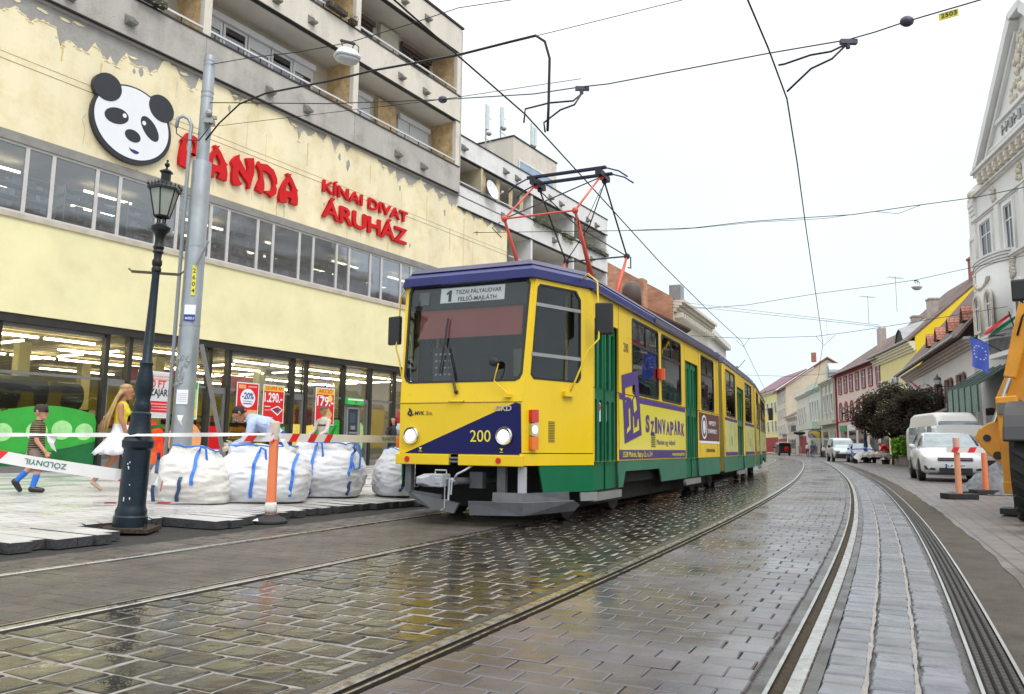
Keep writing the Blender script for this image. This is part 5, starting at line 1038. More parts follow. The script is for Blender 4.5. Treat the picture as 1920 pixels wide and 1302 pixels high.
# green glass awning, ground floor
m_gg = M('awning_green_glass', (.06, .16, .13), .12, .2, var=.3, vs=1.5)
a_ = MB(); a_.add([(1.2, 0, 4.55), (4.6, 0, 4.55), (5.0, -1.5, 3.6), (.9, -1.5, 3.6), (.9, -1.5, 2.5), (5.0, -1.5, 2.5)], [(0, 1, 2, 3), (3, 2, 5, 4)]); a_.build('awning', m_gg, oc, solid=.03)
mb = MB()
for x in np.arange(.95, 5.0, .8): mb.tube([(x, -.02, 4.57), (x, -1.51, 3.62), (x, -1.51, 2.5)], .022, 5)
mb.build('awning_frame', M('awning_iron', (.06, .09, .08), .5), oc)
for x in (1.3, 5, 8.5): MB().box(x, x+2.6, -.05, -.002, .4, 2.8).build('shop_window', m_glassw, oc)
MB().box(5.0, 7.6, -1.0, -.0, 4.62, 4.8).build('balcony', m_ow, oc); mb = MB()
for x in np.arange(5.02, 7.6, .12): mb.cyl((x, -.97, 4.8), (x, -.97, 5.6), .012, n=5)
mb.tube([(5.02, 0, 5.6), (5.02, -.97, 5.6), (7.58, -.97, 5.6), (7.58, 0, 5.6)], .02, 5); mb.build('balcony_railing', m_iron, oc)
# ---- low white building with brown shutters
wb = rroot('townhouse', 'low white house with brown window shutters and a brown tiled roof with red dormers', 28.9, 58, 19)
m_ww = M('plaster_white', (.70, .69, .69), .85, var=.06, vs=.8, bump=.12, bs=15); m_shu = M('shutter_brown', (.15, .045, .035), .6, var=.2, vs=8); m_corn = M('cornice_taupe', (.50, .46, .43), .8, var=.12)
MB().box(.8, 22.2, 0, 9, 0, 5.9).build('wall', m_ww, wb); cornice(wb, .8, 22.2, 5.7, 6.22, .42, m_corn, steps=4); 
MB().add([(.3, -.72, 6.25), (22.3, -.72, 6.25), (22.3, 5, 12.9), (.3, 5, 12.9), (.3, 10.6, 6.25), (22.3, 10.6, 6.25)], [(0, 1, 2, 3), (3, 2, 5, 4)]).build('roof', m_tileR, wb, solid=.12)
MB().add([(.8, 0, 5.9), (.8, 10, 5.9), (.8, 5, 12.6)], [(0, 1, 2)]).build('gable', m_ww, wb, solid=.1)
MB().tube([(.2, -.8, 6.28), (22.3, -.8, 6.28)], .08, 8).build('gutter', m_gut, wb)
for x in (10.2, 13.2, 16.8, 20.5): mb = MB(); mb.prism([(x-.45, 7.25), (x+.45, 7.25), (x+.25, 7.65), (x, 7.9), (x-.25, 7.65)], -.02, .1); o = mb.build('dormer', M('dormer_dark', (.06, .04, .035), .8), wb); mb = MB(); mb.add([(x-.5, -.1, 7.22), (x-.3, -.1, 7.7), (x, -.1, 8.0), (x+.3, -.1, 7.7), (x+.5, -.1, 7.22), (x-.5, .15, 7.22), (x-.3, .55, 7.73), (x, .85, 8.03), (x+.3, .55, 7.73), (x+.5, .15, 7.22)], [(0, 1, 6, 5), (1, 2, 7, 6), (2, 3, 8, 7), (3, 4, 9, 8)]); mb.build('dormer_roof', m_tileO, o, solid=.05)
for x in (2.2, 5.3, 8.9, 12.0, 15.2, 18.4, 21.0):
    if x > 20.9: continue
    w_ = win(wb, x+.5, x+1.5, 3.5, 4.72, M('frame_brown', (.12, .06, .05), .5), m_corn, .1)
    for a in (x-.02, x+1.52): MB().box(a, a+.48, -.12, -.07, 3.48, 4.74).build('shutter', m_shu, w_)
for x in (1.5, 6, 11, 16): MB().box(x, x+3, -.03, -.002, .3, 2.5).build('shop_window', m_glassw, wb)
MB().add([(9.5, 0, 3.3), (22, 0, 3.3), (22, -1.5, 2.7), (9.5, -1.5, 2.7)], [(0, 1, 2, 3)]).build('canopy', m_tileR, wb, solid=.08)
# ---- yellow house
yh = rroot('townhouse', 'bright yellow house with a steep tiled roof and a yellow gable wall', 36.3, 79, 12)
m_yh = M('plaster_yellow', (.74, .66, .30), .85, var=.06, vs=.8); m_yg = M('gable_yellow', (.80, .58, .03), .85, var=.05, vs=.6); m_cr = M('cornice_cream', (.72, .68, .50), .8, var=.05)
MB().box(.3, 14.3, 0, 14, 0, 9.3).build('wall', m_yh, yh); cornice(yh, .3, 14.3, 9.1, 9.9, .6, m_cr, steps=4, ends=False); MB().tube([(.1, -.7, 9.95), (14.6, -.7, 9.95)], .1, 8).build('gutter', m_gut, yh)
MB().add([(.1, -.7, 9.92), (14.36, -.7, 9.92), (14.36, 7, 16.6), (.1, 7, 16.6), (.1, 14.7, 9.92), (14.36, 14.7, 9.92)], [(0, 1, 2, 3), (3, 2, 5, 4)]).build('roof', m_tileR, yh, solid=.15)
MB().prism([(-.0, 9.3), (14., 9.3), (14., 10.3), (7, 16.4), (0, 10.3)], 14.0, 14.31, 'x').build('gable', m_yg, yh); MB().box(14.301, 14.33, .02, 13.98, 5, 9.31).build('side_wall', m_yg, yh)
w_ = MB().prism(ell(1.6, 9.3, .55, .38, 0, 20, 0, 180)+[(1.05, 9.0), (2.15, 9.0)], 14.331, 14.36, 'x').build('window', m_glassw, yh)
for a, b in ((1.5, 2.7), (4.2, 5.2), (6.5, 7.6), (8.0, 9.1), (11.2, 12.6)): win(yh, a, b, 6.0, 7.4, m_wframe, m_trimw, .12, curtain=True)
for a in (1.2, 5, 9): MB().box(a, a+3, -.03, -.002, .4, 3).build('shop_window', m_glassw, yh)
for x, z in ((6.2, 12.2), (11.2, 12.9)): mb = MB(); mb.box(x-.45, x+.45, 2.0, 2.7, z-1.2, z+.9).box(x-.52, x+.52, 1.93, 2.77, z+.91, z+1.05); mb.build('chimney', M('chimney_grey', (.42, .36, .33), .9, var=.2), yh)
mb = MB(); mb.add([(8.6, -.2, 10.4), (9.2, -.2, 11.2), (10, -.2, 11.5), (10.8, -.2, 11.2), (11.4, -.2, 10.4), (8.6, .6, 10.9), (9.2, 1.8, 12.0), (10, 2.4, 12.5), (10.8, 1.8, 12.0), (11.4, .6, 10.9)], [(0, 1, 6, 5), (1, 2, 7, 6), (2, 3, 8, 7), (3, 4, 9, 8)]); mb.build('dormer_roof', m_gut, yh, solid=.06); MB().prism([(8.8, 10.3), (11.2, 10.3), (10.7, 11.1), (10, 11.4), (9.3, 11.1)], -.1, .1).build('dormer', m_dark, yh)
MB().box(9.2, 12.6, 6, 9, 13, 17.6).box(9.1, 12.7, 5.9, 9.1, 17.61, 17.8).build('brick_tower', M('tower_brick', (.30, .13, .09), .85, var=.25, vs=1), yh)
# ---- pink house
pkh = rroot('townhouse', 'pink house with dark red window surrounds, square above and arched below', 39, 95, 9.8)
m_pk = M('plaster_pink', (.68, .56, .50), .85, var=.05, vs=.8); m_dr = M('trim_dark_red', (.30, .02, .03), .6, var=.1)
MB().box(-.3, 18.7, 0, 12, 0, 9.75).build('wall', m_pk, pkh); MB().box(-.3, 18.7, -.2, -.002, 9.45, 9.78).build('cornice', m_dr, pkh); MB().box(-.3, 18.7, -.08, -.002, 4.12, 4.22).build('string_course', m_dr, pkh)
MB().add([(-.6, -.6, 9.75), (19.5, -.6, 9.75), (19.5, 6, 14.2), (-.6, 6, 14.2), (-.6, 12.6, 9.75), (19.5, 12.6, 9.75)], [(0, 1, 2, 3), (3, 2, 5, 4)]).build('roof', m_tileR, pkh, solid=.15); MB().tube([(-.6, -.65, 9.72), (19, -.65, 9.72)], .1, 8).build('gutter', m_gut, pkh); MB().tube([(-.15, -.12, 9.6), (-.15, -.12, 0)], .1, 8).build('downpipe', m_dr, pkh)
for i, x in enumerate((1.05, 3.7, 6.25, 8.9, 11.5, 14.2, 16.95)):
    win(pkh, x+.1, x+1.2, 7.45, 9.1, m_wframe, m_dr, .2); win(pkh, x+.1, x+1.1, 4.45, 6.2, m_wframe, m_dr, .22, arch=True)
for i, x in enumerate((1, 5, 9, 13.5)): MB().box(x, x+3, -.03, -.002, .3, 3.0).build('shop_window', m_glassw, pkh); MB().box(x, x+3, -.12, -.031, 3.05, 3.7).build('shop_sign_board', [M('board_green', (.02, .30, .12), .4), m_trimw, m_dr, MAT['board_green']][i], pkh)
MB().box(14, 14.8, 1, 1.7, 11, 13.3).box(6.8, 7.4, 3.0, 3.6, 12, 13.6).build('chimney', MAT['chimney_grey'], pkh)
# ---- row of smaller houses further away, same line, set back in turn
def house(name, label, d0, d1, eave, wall, extra=None, yw=12.):
    th = R(yw); x = 38.9+d1*math.sin(th); y = 95+d1*math.cos(th); rt = rroot(name, label, x, y, yw); L = d1-d0
    MB().box(0, L, 0, 9, 0, eave).build('wall', wall, rt); cornice(rt, 0, L, eave-.5, eave, .45, wall, ends=False); return rt, L
m_gw = M('plaster_greygreen', (.52, .53, .46), .85, var=.08, vs=.8); m_gw2 = M('plaster_mint', (.56, .63, .56), .85, var=.06, vs=.8); m_gw3 = M('plaster_ivory', (.66, .64, .56), .85, var=.06); m_gw4 = M('plaster_offwhite', (.62, .58, .52), .85, var=.06); m_gw5 = M('plaster_buff', (.60, .52, .40), .85, var=.12, vs=.5)
h1, L = house('townhouse', 'grey green house with pilasters and a round topped dormer', .2, 10.6, 9.6, m_gw)
for x in (2, 4.6, 7.2): win(h1, x, x+1.2, 5.6, 7.8, m_wframe, m_trimw, .2)
for x in (.4, 3.6, 6.2, 9): MB().box(x, x+.5, -.2, -.002, 4.6, 9.0).build('pilaster', m_gw, h1)
MB().box(0, L, -.6, -.002, 4.0, 4.5).build('ledge', m_gw, h1); mb = MB(); mb.cyl((7.0, -.3, 10.4), (7.0, 3, 10.4), 1.2, n=24); mb.build('round_dormer', M('zinc', (.45, .47, .50), .4, .5), h1); MB().cyl((7, -.35, 10.4), (7, -.31, 10.4), .8, n=20).build('dormer_window', m_glassw, h1)
MB().add([(0, -.3, 9.61), (L, -.3, 9.61), (L, 4, 11.4), (0, 4, 11.4)], [(0, 1, 2, 3)]).build('roof', m_tileR, h1, solid=.1)
for x in (.8, 5.8): MB().box(x, x+3.4, -.05, -.002, .3, 3.2).build('shop_window', m_glassw, h1)
h2, L = house('townhouse', 'pale mint house with tall windows and a projecting bay', 10.8, 21.2, 9.3, m_gw2)
for x in (1.2, 3.4, 5.6, 7.8): win(h2, x, x+1.0, 4.9, 7.6, m_wframe, m_trimw, .15)
MB().box(1.5, 8.5, -1.0, -.002, 3.7, 4.7).build('bay', m_gw2, h2); MB().box(1, 9.5, -.05, -.003, .3, 3.3).build('shop_window', m_glassw, h2); MB().box(7, 9, -1.3, -.06, 2.5, 3.4).build('awning', M('awning_blue_yellow', (.05, .10, .35), .6, col2=(.7, .5, .05), c2s=1, c2t=.5, c2w=.02), h2)
MB().box(0, L, -.3, .2, 9.31, 9.9).build('parapet', m_gw2, h2)
h3, L = house('townhouse', 'ivory house with a small balcony above the street door', 21.4, 33.6, 9.2, m_gw3)
for x in (1.5, 3.6, 5.7, 8.2): win(h3, x, x+.9, 4.9, 7.2, m_wframe, m_trimw, .15)
MB().box(1, 6, -1.1, -.002, 3.4, 3.65).build('balcony', m_gw3, h3); MB().box(1, 6, -1.1, -1.04, 3.66, 4.6).build('balcony_railing', m_iron, h3); MB().box(2, 9, -.05, -.003, .3, 2.9).build('shop_window', MAT['shop_wall_olive'] if 0 else m_dr, h3); MB().box(0, L, -.3, .2, 9.21, 9.8).build('parapet', m_gw3, h3)
h4, L = house('townhouse', 'small off white house with a low brown roof between taller houses', 33.8, 46, 6.3, m_gw4)
for x in (1.5, 3.5, 5.5, 7.5): win(h4, x, x+.9, 3.6, 5.2, m_wframe, m_trimw, .12)
MB().add([(-.2, -.5, 6.31), (L, -.5, 6.31), (L, 4.5, 9), (-.2, 4.5, 9)], [(0, 1, 2, 3)]).build('roof', m_tileR, h4, solid=.1); MB().box(1, 10, -.05, -.003, .3, 2.7).build('shop_window', m_glassw, h4)
# tall gabled house closing the row
g5 = rroot('townhouse', 'tall buff house with a big plain gable end and a red edged roof', 55.5, 166, 13)
MB().box(0, 17, 0, 16, 0, 14.6).build('wall', m_gw5, g5); MB().prism([(0, 14.6), (16, 14.6), (7.5, 20.4)], 0.05, 16.99, 'x').build('gable', m_gw5, g5)
MB().add([(-.5, -.8, 14.4), (17.4, -.8, 14.4), (17.4, 7.5, 20.9), (-.5, 7.5, 20.9), (-.5, 16.6, 14.3), (17.4, 16.6, 14.3)], [(0, 1, 2, 3), (3, 2, 5, 4)]).build('roof', m_tileO, g5, solid=.3)
for x in (1.5, 4.5, 7.5, 10.5, 13.5):
    for z in (4.5, 8, 11.4): win(g5, x, x+1.1, z, z+2, m_wframe, m_trimw, .15)
MB().box(1, 16, -.05, -.003, .3, 3.4).build('shop_window', m_dr, g5); MB().box(15, 16, 5, 5.8, 20, 22).box(3, 4, 8, 9, 20, 21.5).build('chimney', m_tileO, g5)
MB().box(8.5, 16.9, -.6, -.002, 4.2, 4.4).build('balcony', m_gut, g5)
g6 = rroot('townhouse', 'pale yellow house at the far bend of the street', 57.5, 186, 5)
MB().box(0, 20, 0, 12, 0, 13.2).build('wall', m_yh, g6); cornice(g6, 0, 20, 12.6, 13.2, .5, m_cr); MB().add([(-.5, -.6, 13.2), (20.5, -.6, 13.2), (20.5, 6, 17.5), (-.5, 6, 17.5)], [(0, 1, 2, 3)]).build('roof', M('roof_purple', (.20, .10, .13), .7), g6, solid=.2)
for x in (2, 6, 10, 14, 17):
    for z in (4.5, 8.5): win(g6, x, x+1.4, z, z+2.3, m_wframe, m_trimw, .2)
MB().box(1, 19, -.05, -.003, .3, 3.4).build('shop_window', m_dr, g6)
g7 = thing('townhouse', 'grey house far off where the street bends out of sight', 'building', (40, 206, 0), R(-8))
MB().box(-14, 26, 0, 10, 0, 8.8).build('wall', m_gw4, g7); MB().add([(-14.5, -.6, 8.8), (26.5, -.6, 8.8), (26.5, 5, 12.5), (-14.5, 5, 12.5)], [(0, 1, 2, 3)]).build('roof', MAT['roof_slate'], g7, solid=.2)
for x in range(-12, 24, 4):
    for z in (1, 4.5): win(g7, x, x+1.6, z, z+2.3, m_wframe, m_trimw, .2)
g5.scale = (1, 1, .87)
# orange tiled roof seen behind the row
g8 = rroot('townhouse', 'house behind the row showing only its orange tiled roof and brick chimneys', 56, 118, 12)
MB().box(0, 26, 0, 12, 0, 13).build('wall', m_gw5, g8); MB().add([(-.5, -.6, 13), (26.5, -.6, 13), (26.5, 6, 16.2), (-.5, 6, 16.2), (-.5, 12.6, 13), (26.5, 12.6, 13)], [(0, 1, 2, 3), (3, 2, 5, 4)]).build('roof', m_tileO, g8, solid=.2)
for x in (3, 11, 18): MB().box(x, x+1.4, 4, 5, 14.6, 17.6).build('chimney', m_tileO, g8)
# ---- left side, beyond the white block
m_fire = brick_mat('firewall_brick', (.42, .20, .11), (.50, .27, .16), (.36, .28, .22), .5, .16, .02, .9, .4, var=.3)
lh = thing('townhouse', 'orange brown house with wide dark eaves and a red edged roof beyond the white block', 'building', (6.9, 46.6, 0), R(90-29))
MB().box(0, 9, 0, 9, 0, 9.2).build('wall', M('plaster_terracotta', (.42, .24, .14), .85, var=.12), lh)
MB().add([(-.7, -1.0, 9.1), (9.6, -1.0, 9.1), (9.0, 5, 12.2), (0, 5, 12.2), (-.7, 9.6, 9.1), (9.6, 9.6, 9.1)], [(0, 1, 2, 3), (3, 2, 5, 4), (0, 3, 4), (1, 5, 2)]).build('roof', M('roof_dark_red', (.28, .06, .05), .5, var=.2), lh, solid=.12); MB().add([(-.7, -1.0, 8.98), (9.6, -1.0, 8.98), (9.6, 0, 8.4), (-.7, 0, 8.4)], [(0, 1, 2, 3)]).build('eaves', m_blackedge, lh, solid=.03)
MB().lathe([(.62, 9.6), (.62, 10.4), (.58, 10.75), (.42, 11.05), (.2, 11.18), (.02, 11.2)], 20, Matrix.Translation((2.2, .6, 0))).build('domed_dormer', M('dome_brown', (.09, .07, .06), .6), lh, smooth=True)
MB().box(6, 6.9, 1.2, 2.0, 10, 12.2).build('chimney', m_fire, lh)
l2 = thing('townhouse', 'tall brick firewall house with a pale ornate cornice on the left beyond the tram', 'building', (11.2, 54.5, 0), R(90-25))
MB().box(0, 12, 0, 12, 0, 11.0).build('wall', m_gw3, l2); MB().add([(-.05, -.0, 0), (-.05, 12, 0), (-.05, 12, 15.0), (-.05, 8, 16.2), (-.05, 0, 11.3)], [(0, 1, 2, 3, 4)]).build('firewall', m_fire, l2, solid=.25)
cornice(l2, 0, 12, 10.3, 11.1, .8, m_gw3, steps=4, ends=False); mb = MB()
for x in np.arange(.3, 11.8, .7): mb.box(x, x+.25, -.6, -.0, 9.9, 10.25)
mb.build('modillion', m_gw3, l2); MB().add([(-.1, 0, 11.12), (12, 0, 11.12), (12, 8, 16.3), (-.1, 8, 16.3)], [(0, 1, 2, 3)]).build('roof', m_tileO, l2, solid=.1)
MB().box(.1, 1.2, -.5, .3, 11.13, 12.2).build('cornice_block', m_gut, l2); MB().box(1.5, 2.3, 6, 6.8, 15, 17.2).box(-.2, .5, 7.6, 8.2, 16, 17.3).build('chimney', m_tileO, l2)
for x in (1.5, 4.5, 7.5, 10): win(l2, x, x+1.2, 6.5, 8.9, m_wframe, m_trimw, .2); win(l2, x, x+1.2, 2.5, 4.9, m_wframe, m_trimw, .2)
l3 = thing('townhouse', 'narrow white house end further down the left side behind the tram', 'building', (16.2, 66, 0), R(90-22))
MB().box(0, 14, 0, 10, 0, 10.6).build('wall', m_trimw, l3); MB().box(-.1, 14, -.5, .3, 10.61, 11.1).build('cornice', m_trimw, l3); MB().box(-.35, -.001, -.2, 1, 7.5, 9.3).build('sign_box', MAT['antenna_panel'], l3)
for x in (2, 5, 8, 11): win(l3, x, x+1.2, 6, 8.2, m_wframe, m_trimw, .2)
for (x, y, yw_, L, h, m_, lb) in ((21.2, 80, 18, 30, 8.2, m_gw5, 'plain buff house hidden mostly behind the tram end on the left'), (30.6, 110, 14, 40, 8.5, m_gw4, 'long pale house on the left side near the bend')):
    r_ = thing('townhouse', lb, 'building', (x, y, 0), R(90-yw_)); MB().box(0, L, 0, 10, 0, h).build('wall', m_, r_); MB().add([(-.3, -.5, h), (L+.3, -.5, h), (L+.3, 5, h+3), (-.3, 5, h+3)], [(0, 1, 2, 3)]).build('roof', m_tileR, r_, solid=.15)
    for xx in range(2, L-2, 4): win(r_, xx, xx+1.3, 4.4, 6.4, m_wframe, m_trimw, .15); MB().box(xx, xx+2.4, -.05, -.003, .3, 2.6).build('shop_window', m_glassw, r_)
# television aerials
def aerial(x, y, z, h, lb):
    t = thing('television_aerial', lb, 'aerial', (x, y, z), R(20), 'television aerials on the roofs'); MB().cyl((0, 0, 0), (0, 0, h), .025, n=6).build('mast', m_gut, t)
    mb = MB(); mb.cyl((-.9, 0, h-.1), (.9, 0, h-.1), .015, n=5)
    for i in range(7): mb.cyl((-.8+i*.26, -.35, h-.1), (-.8+i*.26, .35, h-.1), .01, n=4)
    mb.build('crossbar', m_gut, t)
aerial(34.4, 70, 13.2, 3.2, 'aerial on the brown roof left of the brick tower'); aerial(33.2, 73, 12.6, 2.6, 'aerial beside the first grey chimney of the yellow house'); aerial(48.5, 121, 17.5, 3.2, 'aerial on the brick chimney above the orange roof')
CWL = [(-2.6, 5.2, 5.55), (-1.19, 7.98, 5.5), (-0.62, 9.12, 5.5), (0.15, 10.66, 5.5), (1.26, 13.32, 5.45), (3.71, 19.41, 5.43), (6.65, 26.43, 5.45), (9.93, 34.09, 5.5), (15.1, 48.61, 5.45), (20.5, 64, 5.5), (27, 84, 5.5)]
CWR = [(.9, 5.0, 5.5), (2.41, 7.72, 5.5), (2.94, 8.71, 5.5), (3.62, 10.05, 5.5), (4.56, 12.3, 5.45), (5.89, 15.57, 5.42), (9.04, 23.26, 5.42), (13.68, 34.64, 5.5), (19.0, 49, 5.45), (25, 66, 5.5)]
# ================================================================ street furniture, bags, barrier tapes
def lerp(a, b, t): return tuple(a[i]+(b[i]-a[i])*t for i in range(3))
# ---- cast iron lamp post
m_ci = M('cast_iron_blue', (.007, .017, .028), .38, .3, var=.25, vs=6, bump=.12, bs=30, rvar=.1); m_cib = M('cast_iron_black', (.010, .012, .012), .45, .3, var=.3, vs=8); m_rustp = M('rusty_plate', (.05, .035, .025), .9, .2, var=.4, vs=8, bump=.5)
m_lampg = M('lantern_glass', (.34, .37, .33), .15, var=.15, vs=3)
def lamp_post(x, y, z, label, rz=0, arm=True):
    t = thing('lamp_post', label, 'lamp post', (x, y, z), rz, 'cast iron lantern posts')
    MB().lathe([(.20, .05), (.20, .16), (.185, .18), (.185, .23), (.165, .27), (.160, .30), (.160, .92), (.185, .95), (.19, 1.02), (.165, 1.05), (.145, 1.09), (.128, 1.20), (.118, 1.26), (.118, 1.34), (.10, 1.36), (.108, 1.42), (.10, 1.46), (.085, 1.50), (.098, 1.56), (.106, 1.66), (.098, 1.76), (.078, 1.86), (.075, 1.90), (.083, 1.93), (.062, 1.96), (.045, 3.02)], 28).build('column', m_ci, t, smooth=35)
    MB().lathe([(.045, 3.02), (.06, 3.04), (.06, 3.07), (.048, 3.09), (.062, 3.12), (.062, 3.16), (.045, 3.19), (.05, 3.25), (.07, 3.27), (.055, 3.30), (.07, 3.33), (.055, 3.36), (.055, 3.44), (.075, 3.50), (.115, 3.54), (.12, 3.58), (.08, 3.60), (.07, 3.62)], 20).build('capital', m_cib, t, smooth=35)
    MB().box(-.30, .30, -.30, .30, .0, .05).build('base_plate', m_rustp, t, bevel=.006)
    mb = MB()
    for a in (-1, 1):
        for b in (-1, 1): mb.cyl((a*.25, b*.25, .05), (a*.25, b*.25, .075), .022, n=6).cyl((a*.25, b*.25, .075), (a*.25, b*.25, .10), .011, n=8)
    mb.build('bolt', m_rustp, t)
    if arm:
        mb = MB(); mb.box(-.30, .30, -.012, .012, 3.0, 3.03).tube([(-.30, 0, 3.02), (-.34, 0, 3.05)], .010, 6).tube([(.30, 0, 3.02), (.34, 0, 3.06)], .010, 6); mb.build('ladder_bar', M('bar_bronze', (.09, .07, .045), .5, .4), t)
    h = 6
    def hexr(r, z): return [(r*math.cos(math.pi*2*i/h+.5), r*math.sin(math.pi*2*i/h+.5), z) for i in range(h)]
    g_ = MB(); g_.rings([hexr(.095, 3.72), hexr(.178, 4.05-.02)], cap=False); o = g_.build('lantern', m_lampg, t)
    fr = MB(); a0 = hexr(.098, 3.71); a1 = hexr(.182, 4.04)
    for i in range(h): fr.tube([a0[i], a1[i]], .009, 5)
    fr.tube(a0, .012, 5, closed=True).tube(a1, .012, 5, closed=True); fr.build('frame', m_cib, o)
    for a in range(4): MB().cyl((.05*math.cos(a*1.57+.7), .05*math.sin(a*1.57+.7), 3.60), (.05*math.cos(a*1.57+.7), .05*math.sin(a*1.57+.7), 3.71), .012, n=6).build('bracket', m_cib, t)
    r_ = MB(); r_.rings([hexr(.215, 4.03), hexr(.215, 4.055), hexr(.10, 4.14), hexr(.07, 4.16)]); o = r_.build('lantern_roof', m_cib, t); fr = MB(); rim = hexr(.215, 4.055)
    for i in range(h):
        a, b = Vector(rim[i]), Vector(rim[(i+1) % h])
        for k in range(4):
            p = a.lerp(b, (k+.5)/4); fr.tube([p, p*1.0+Vector((p.x*.08, p.y*.08, .035)), p+Vector((p.x*.02, p.y*.02, .06))], .004, 4).ball(tuple(p+Vector((0, 0, .03))), .012, 5)
    fr.build('cresting', m_cib, o)
    MB().rings([hexr(.062, 4.16), hexr(.062, 4.25), hexr(.085, 4.26), hexr(.085, 4.275), hexr(.045, 4.30)]).build('chimney', m_cib, t); MB().lathe([(.012, 4.30), (.012, 4.33), (.028, 4.345), (.034, 4.365), (.022, 4.385), (.008, 4.395), (.016, 4.41), (.012, 4.425), (.001, 4.43)], 12).build('finial', m_cib, t, smooth=True)
    return t
LP = lamp_post(-3.68, 7.86, .015, 'big dark blue cast iron lantern post at the pavement edge in the left foreground', .15)
LP.scale = (.78, .78, .845); LP.rotation_euler = (0, R(1.7), .15)
q = random.Random(4); mb = MB()
for (a, z) in [(-1.9, .75), (-1.85, .72), (-1.8, .70), (-1.75, .77), (-1.6, .52), (-1.5, .36), (-1.95, .34)]: mb.box(.1605*math.cos(a)-.004, .1605*math.cos(a)+.006, .1605*math.sin(a)-.003, .1605*math.sin(a)+.003, z, z+q.uniform(.01, .05))
mb.build('paint_scratch', m_white, LP)
dup(LP, (25.5, 57.5, 0), .3, 'black lantern post just left of the silver van').scale = (1.12, 1.12, 1.05)
dup(LP, (45.5, 124, 0), .3, 'distant lantern post near the person with the bicycle').scale = (1, 1, 1)
dup(LP, (38.0, 98, 0), .8, 'distant lantern post beside the mint house, above the bollard')
# ---- steel catenary pole
m_galv = M('galvanised_steel', (.36, .39, .42), .48, .55, var=.12, vs=2.5, bump=.05, bs=60, rvar=.12, rvs=3)
cp = thing('catenary_pole', 'tall grey galvanised steel pole carrying the tram wires', 'pole', (-6.08, 14.75, .12), .1); cp.rotation_euler = (0, R(.55), .1); cp.scale = (1, 1, 1.015)
MB().lathe([(.19, 0), (.175, 6.0), (.172, 6.02), (.12, 6.03), (.105, 8.1), (.10, 8.15), (.02, 8.17)], 28).build('shaft', m_galv, cp, smooth=30)
for z, r in ((2.86, .188), (4.35, .184), (6.55, .122), (7.3, .118), (7.4, .118), (7.95, .112), (8.03, .112)): MB().lathe([(r-.01, z), (r, z+.004), (r, z+.036), (r-.01, z+.04)], 24).build('clamp_band', m_galv, cp)
mb = MB(); mb.tube([(-.21, -.16, .0), (-.21, -.16, 6.5), (-.20, -.16, 6.68), (-.26, -.18, 6.80), (-.36, -.2, 6.84), (-.44, -.22, 6.78), (-.46, -.22, 6.6)], .035, 10); mb.build('cable_conduit', m_galv, cp, smooth=True)
MB().tube([(-.46, -.22, 6.6), (-.42, -.3, 6.45), (-.25, -.32, 6.33), (.0, -.3, 6.34), (.14, -.25, 6.6), (.16, -.2, 6.8)], .012, 6).build('cable', m_black, cp, smooth=True)
MB().box(.04, .22, -.26, -.1, 6.72, 6.80).box(.0, .26, -.2, -.14, 6.82, 6.88).ball((.12, -.22, 6.92), .07, 8).build('clamp', M('clamp_zinc', (.35, .36, .35), .5, .6), cp)
mb = MB(); mb.tube([(.10, -.22, 4.0), (.30, -.30, 4.42)], .035, 6); mb.build('step_bracket', m_galv, cp)
MB().box(-.018+.05, .07+.03, -.182-.012, -.165, 3.42, 3.98).build('number_plate', M('plate_yellow', (.80, .72, .05), .4), cp)
for i, ch in enumerate('2604'): text_obj(ch, 'lettering', m_black, cp, (.066, -.196, 3.84-i*.125), (1, 0, 0), (0, 0, 1), .085, .002, .01, align='CENTER')
MB().box(-.06, .14, -.196, -.186, 2.98, 3.24).build('sticker', m_white, cp); MB().box(-.06, .14, -.200, -.1965, 2.94, 3.06).build('sticker', m_pblue, cp); text_obj('44/503-3', 'lettering', m_white, cp, (-.04, -.203, 2.965), (1, 0, 0), (0, 0, 1), .05, .002, .01, width=.16)
MB().box(-.08, .12, -.202, -.193, 1.42, 1.68).build('sticker', m_white, cp); mb = MB()
for i in range(5): mb.box(-.06, .10, -.205, -.2025, 1.47+i*.035, 1.475+i*.035)
mb.build('printed_line', M('ink_grey', (.25, .25, .28), .6), cp)
mb = MB()
for i in range(14): a, z = q.uniform(-.12, .06), q.uniform(1.95, 2.25); mb.box(a, a+q.uniform(.02, .08), -.200, -.19, z-.2*(i > 8), z+q.uniform(.03, .1)-.2*(i > 8))
mb.build('torn_paper', M('torn_paper', (.30, .32, .34), .8, var=.5, vs=20), cp)
t = thing('steel_beam', 'grey steel angle beam leaning against the big pole', 'beam', (-5.8, 14.6, .12), 0); mb = MB(); mb.tube([(.62, .2, .1), (.05, 0, 2.55)], .045, 4); mb.build('beam', M('beam_grey', (.20, .19, .18), .7, .3), t)
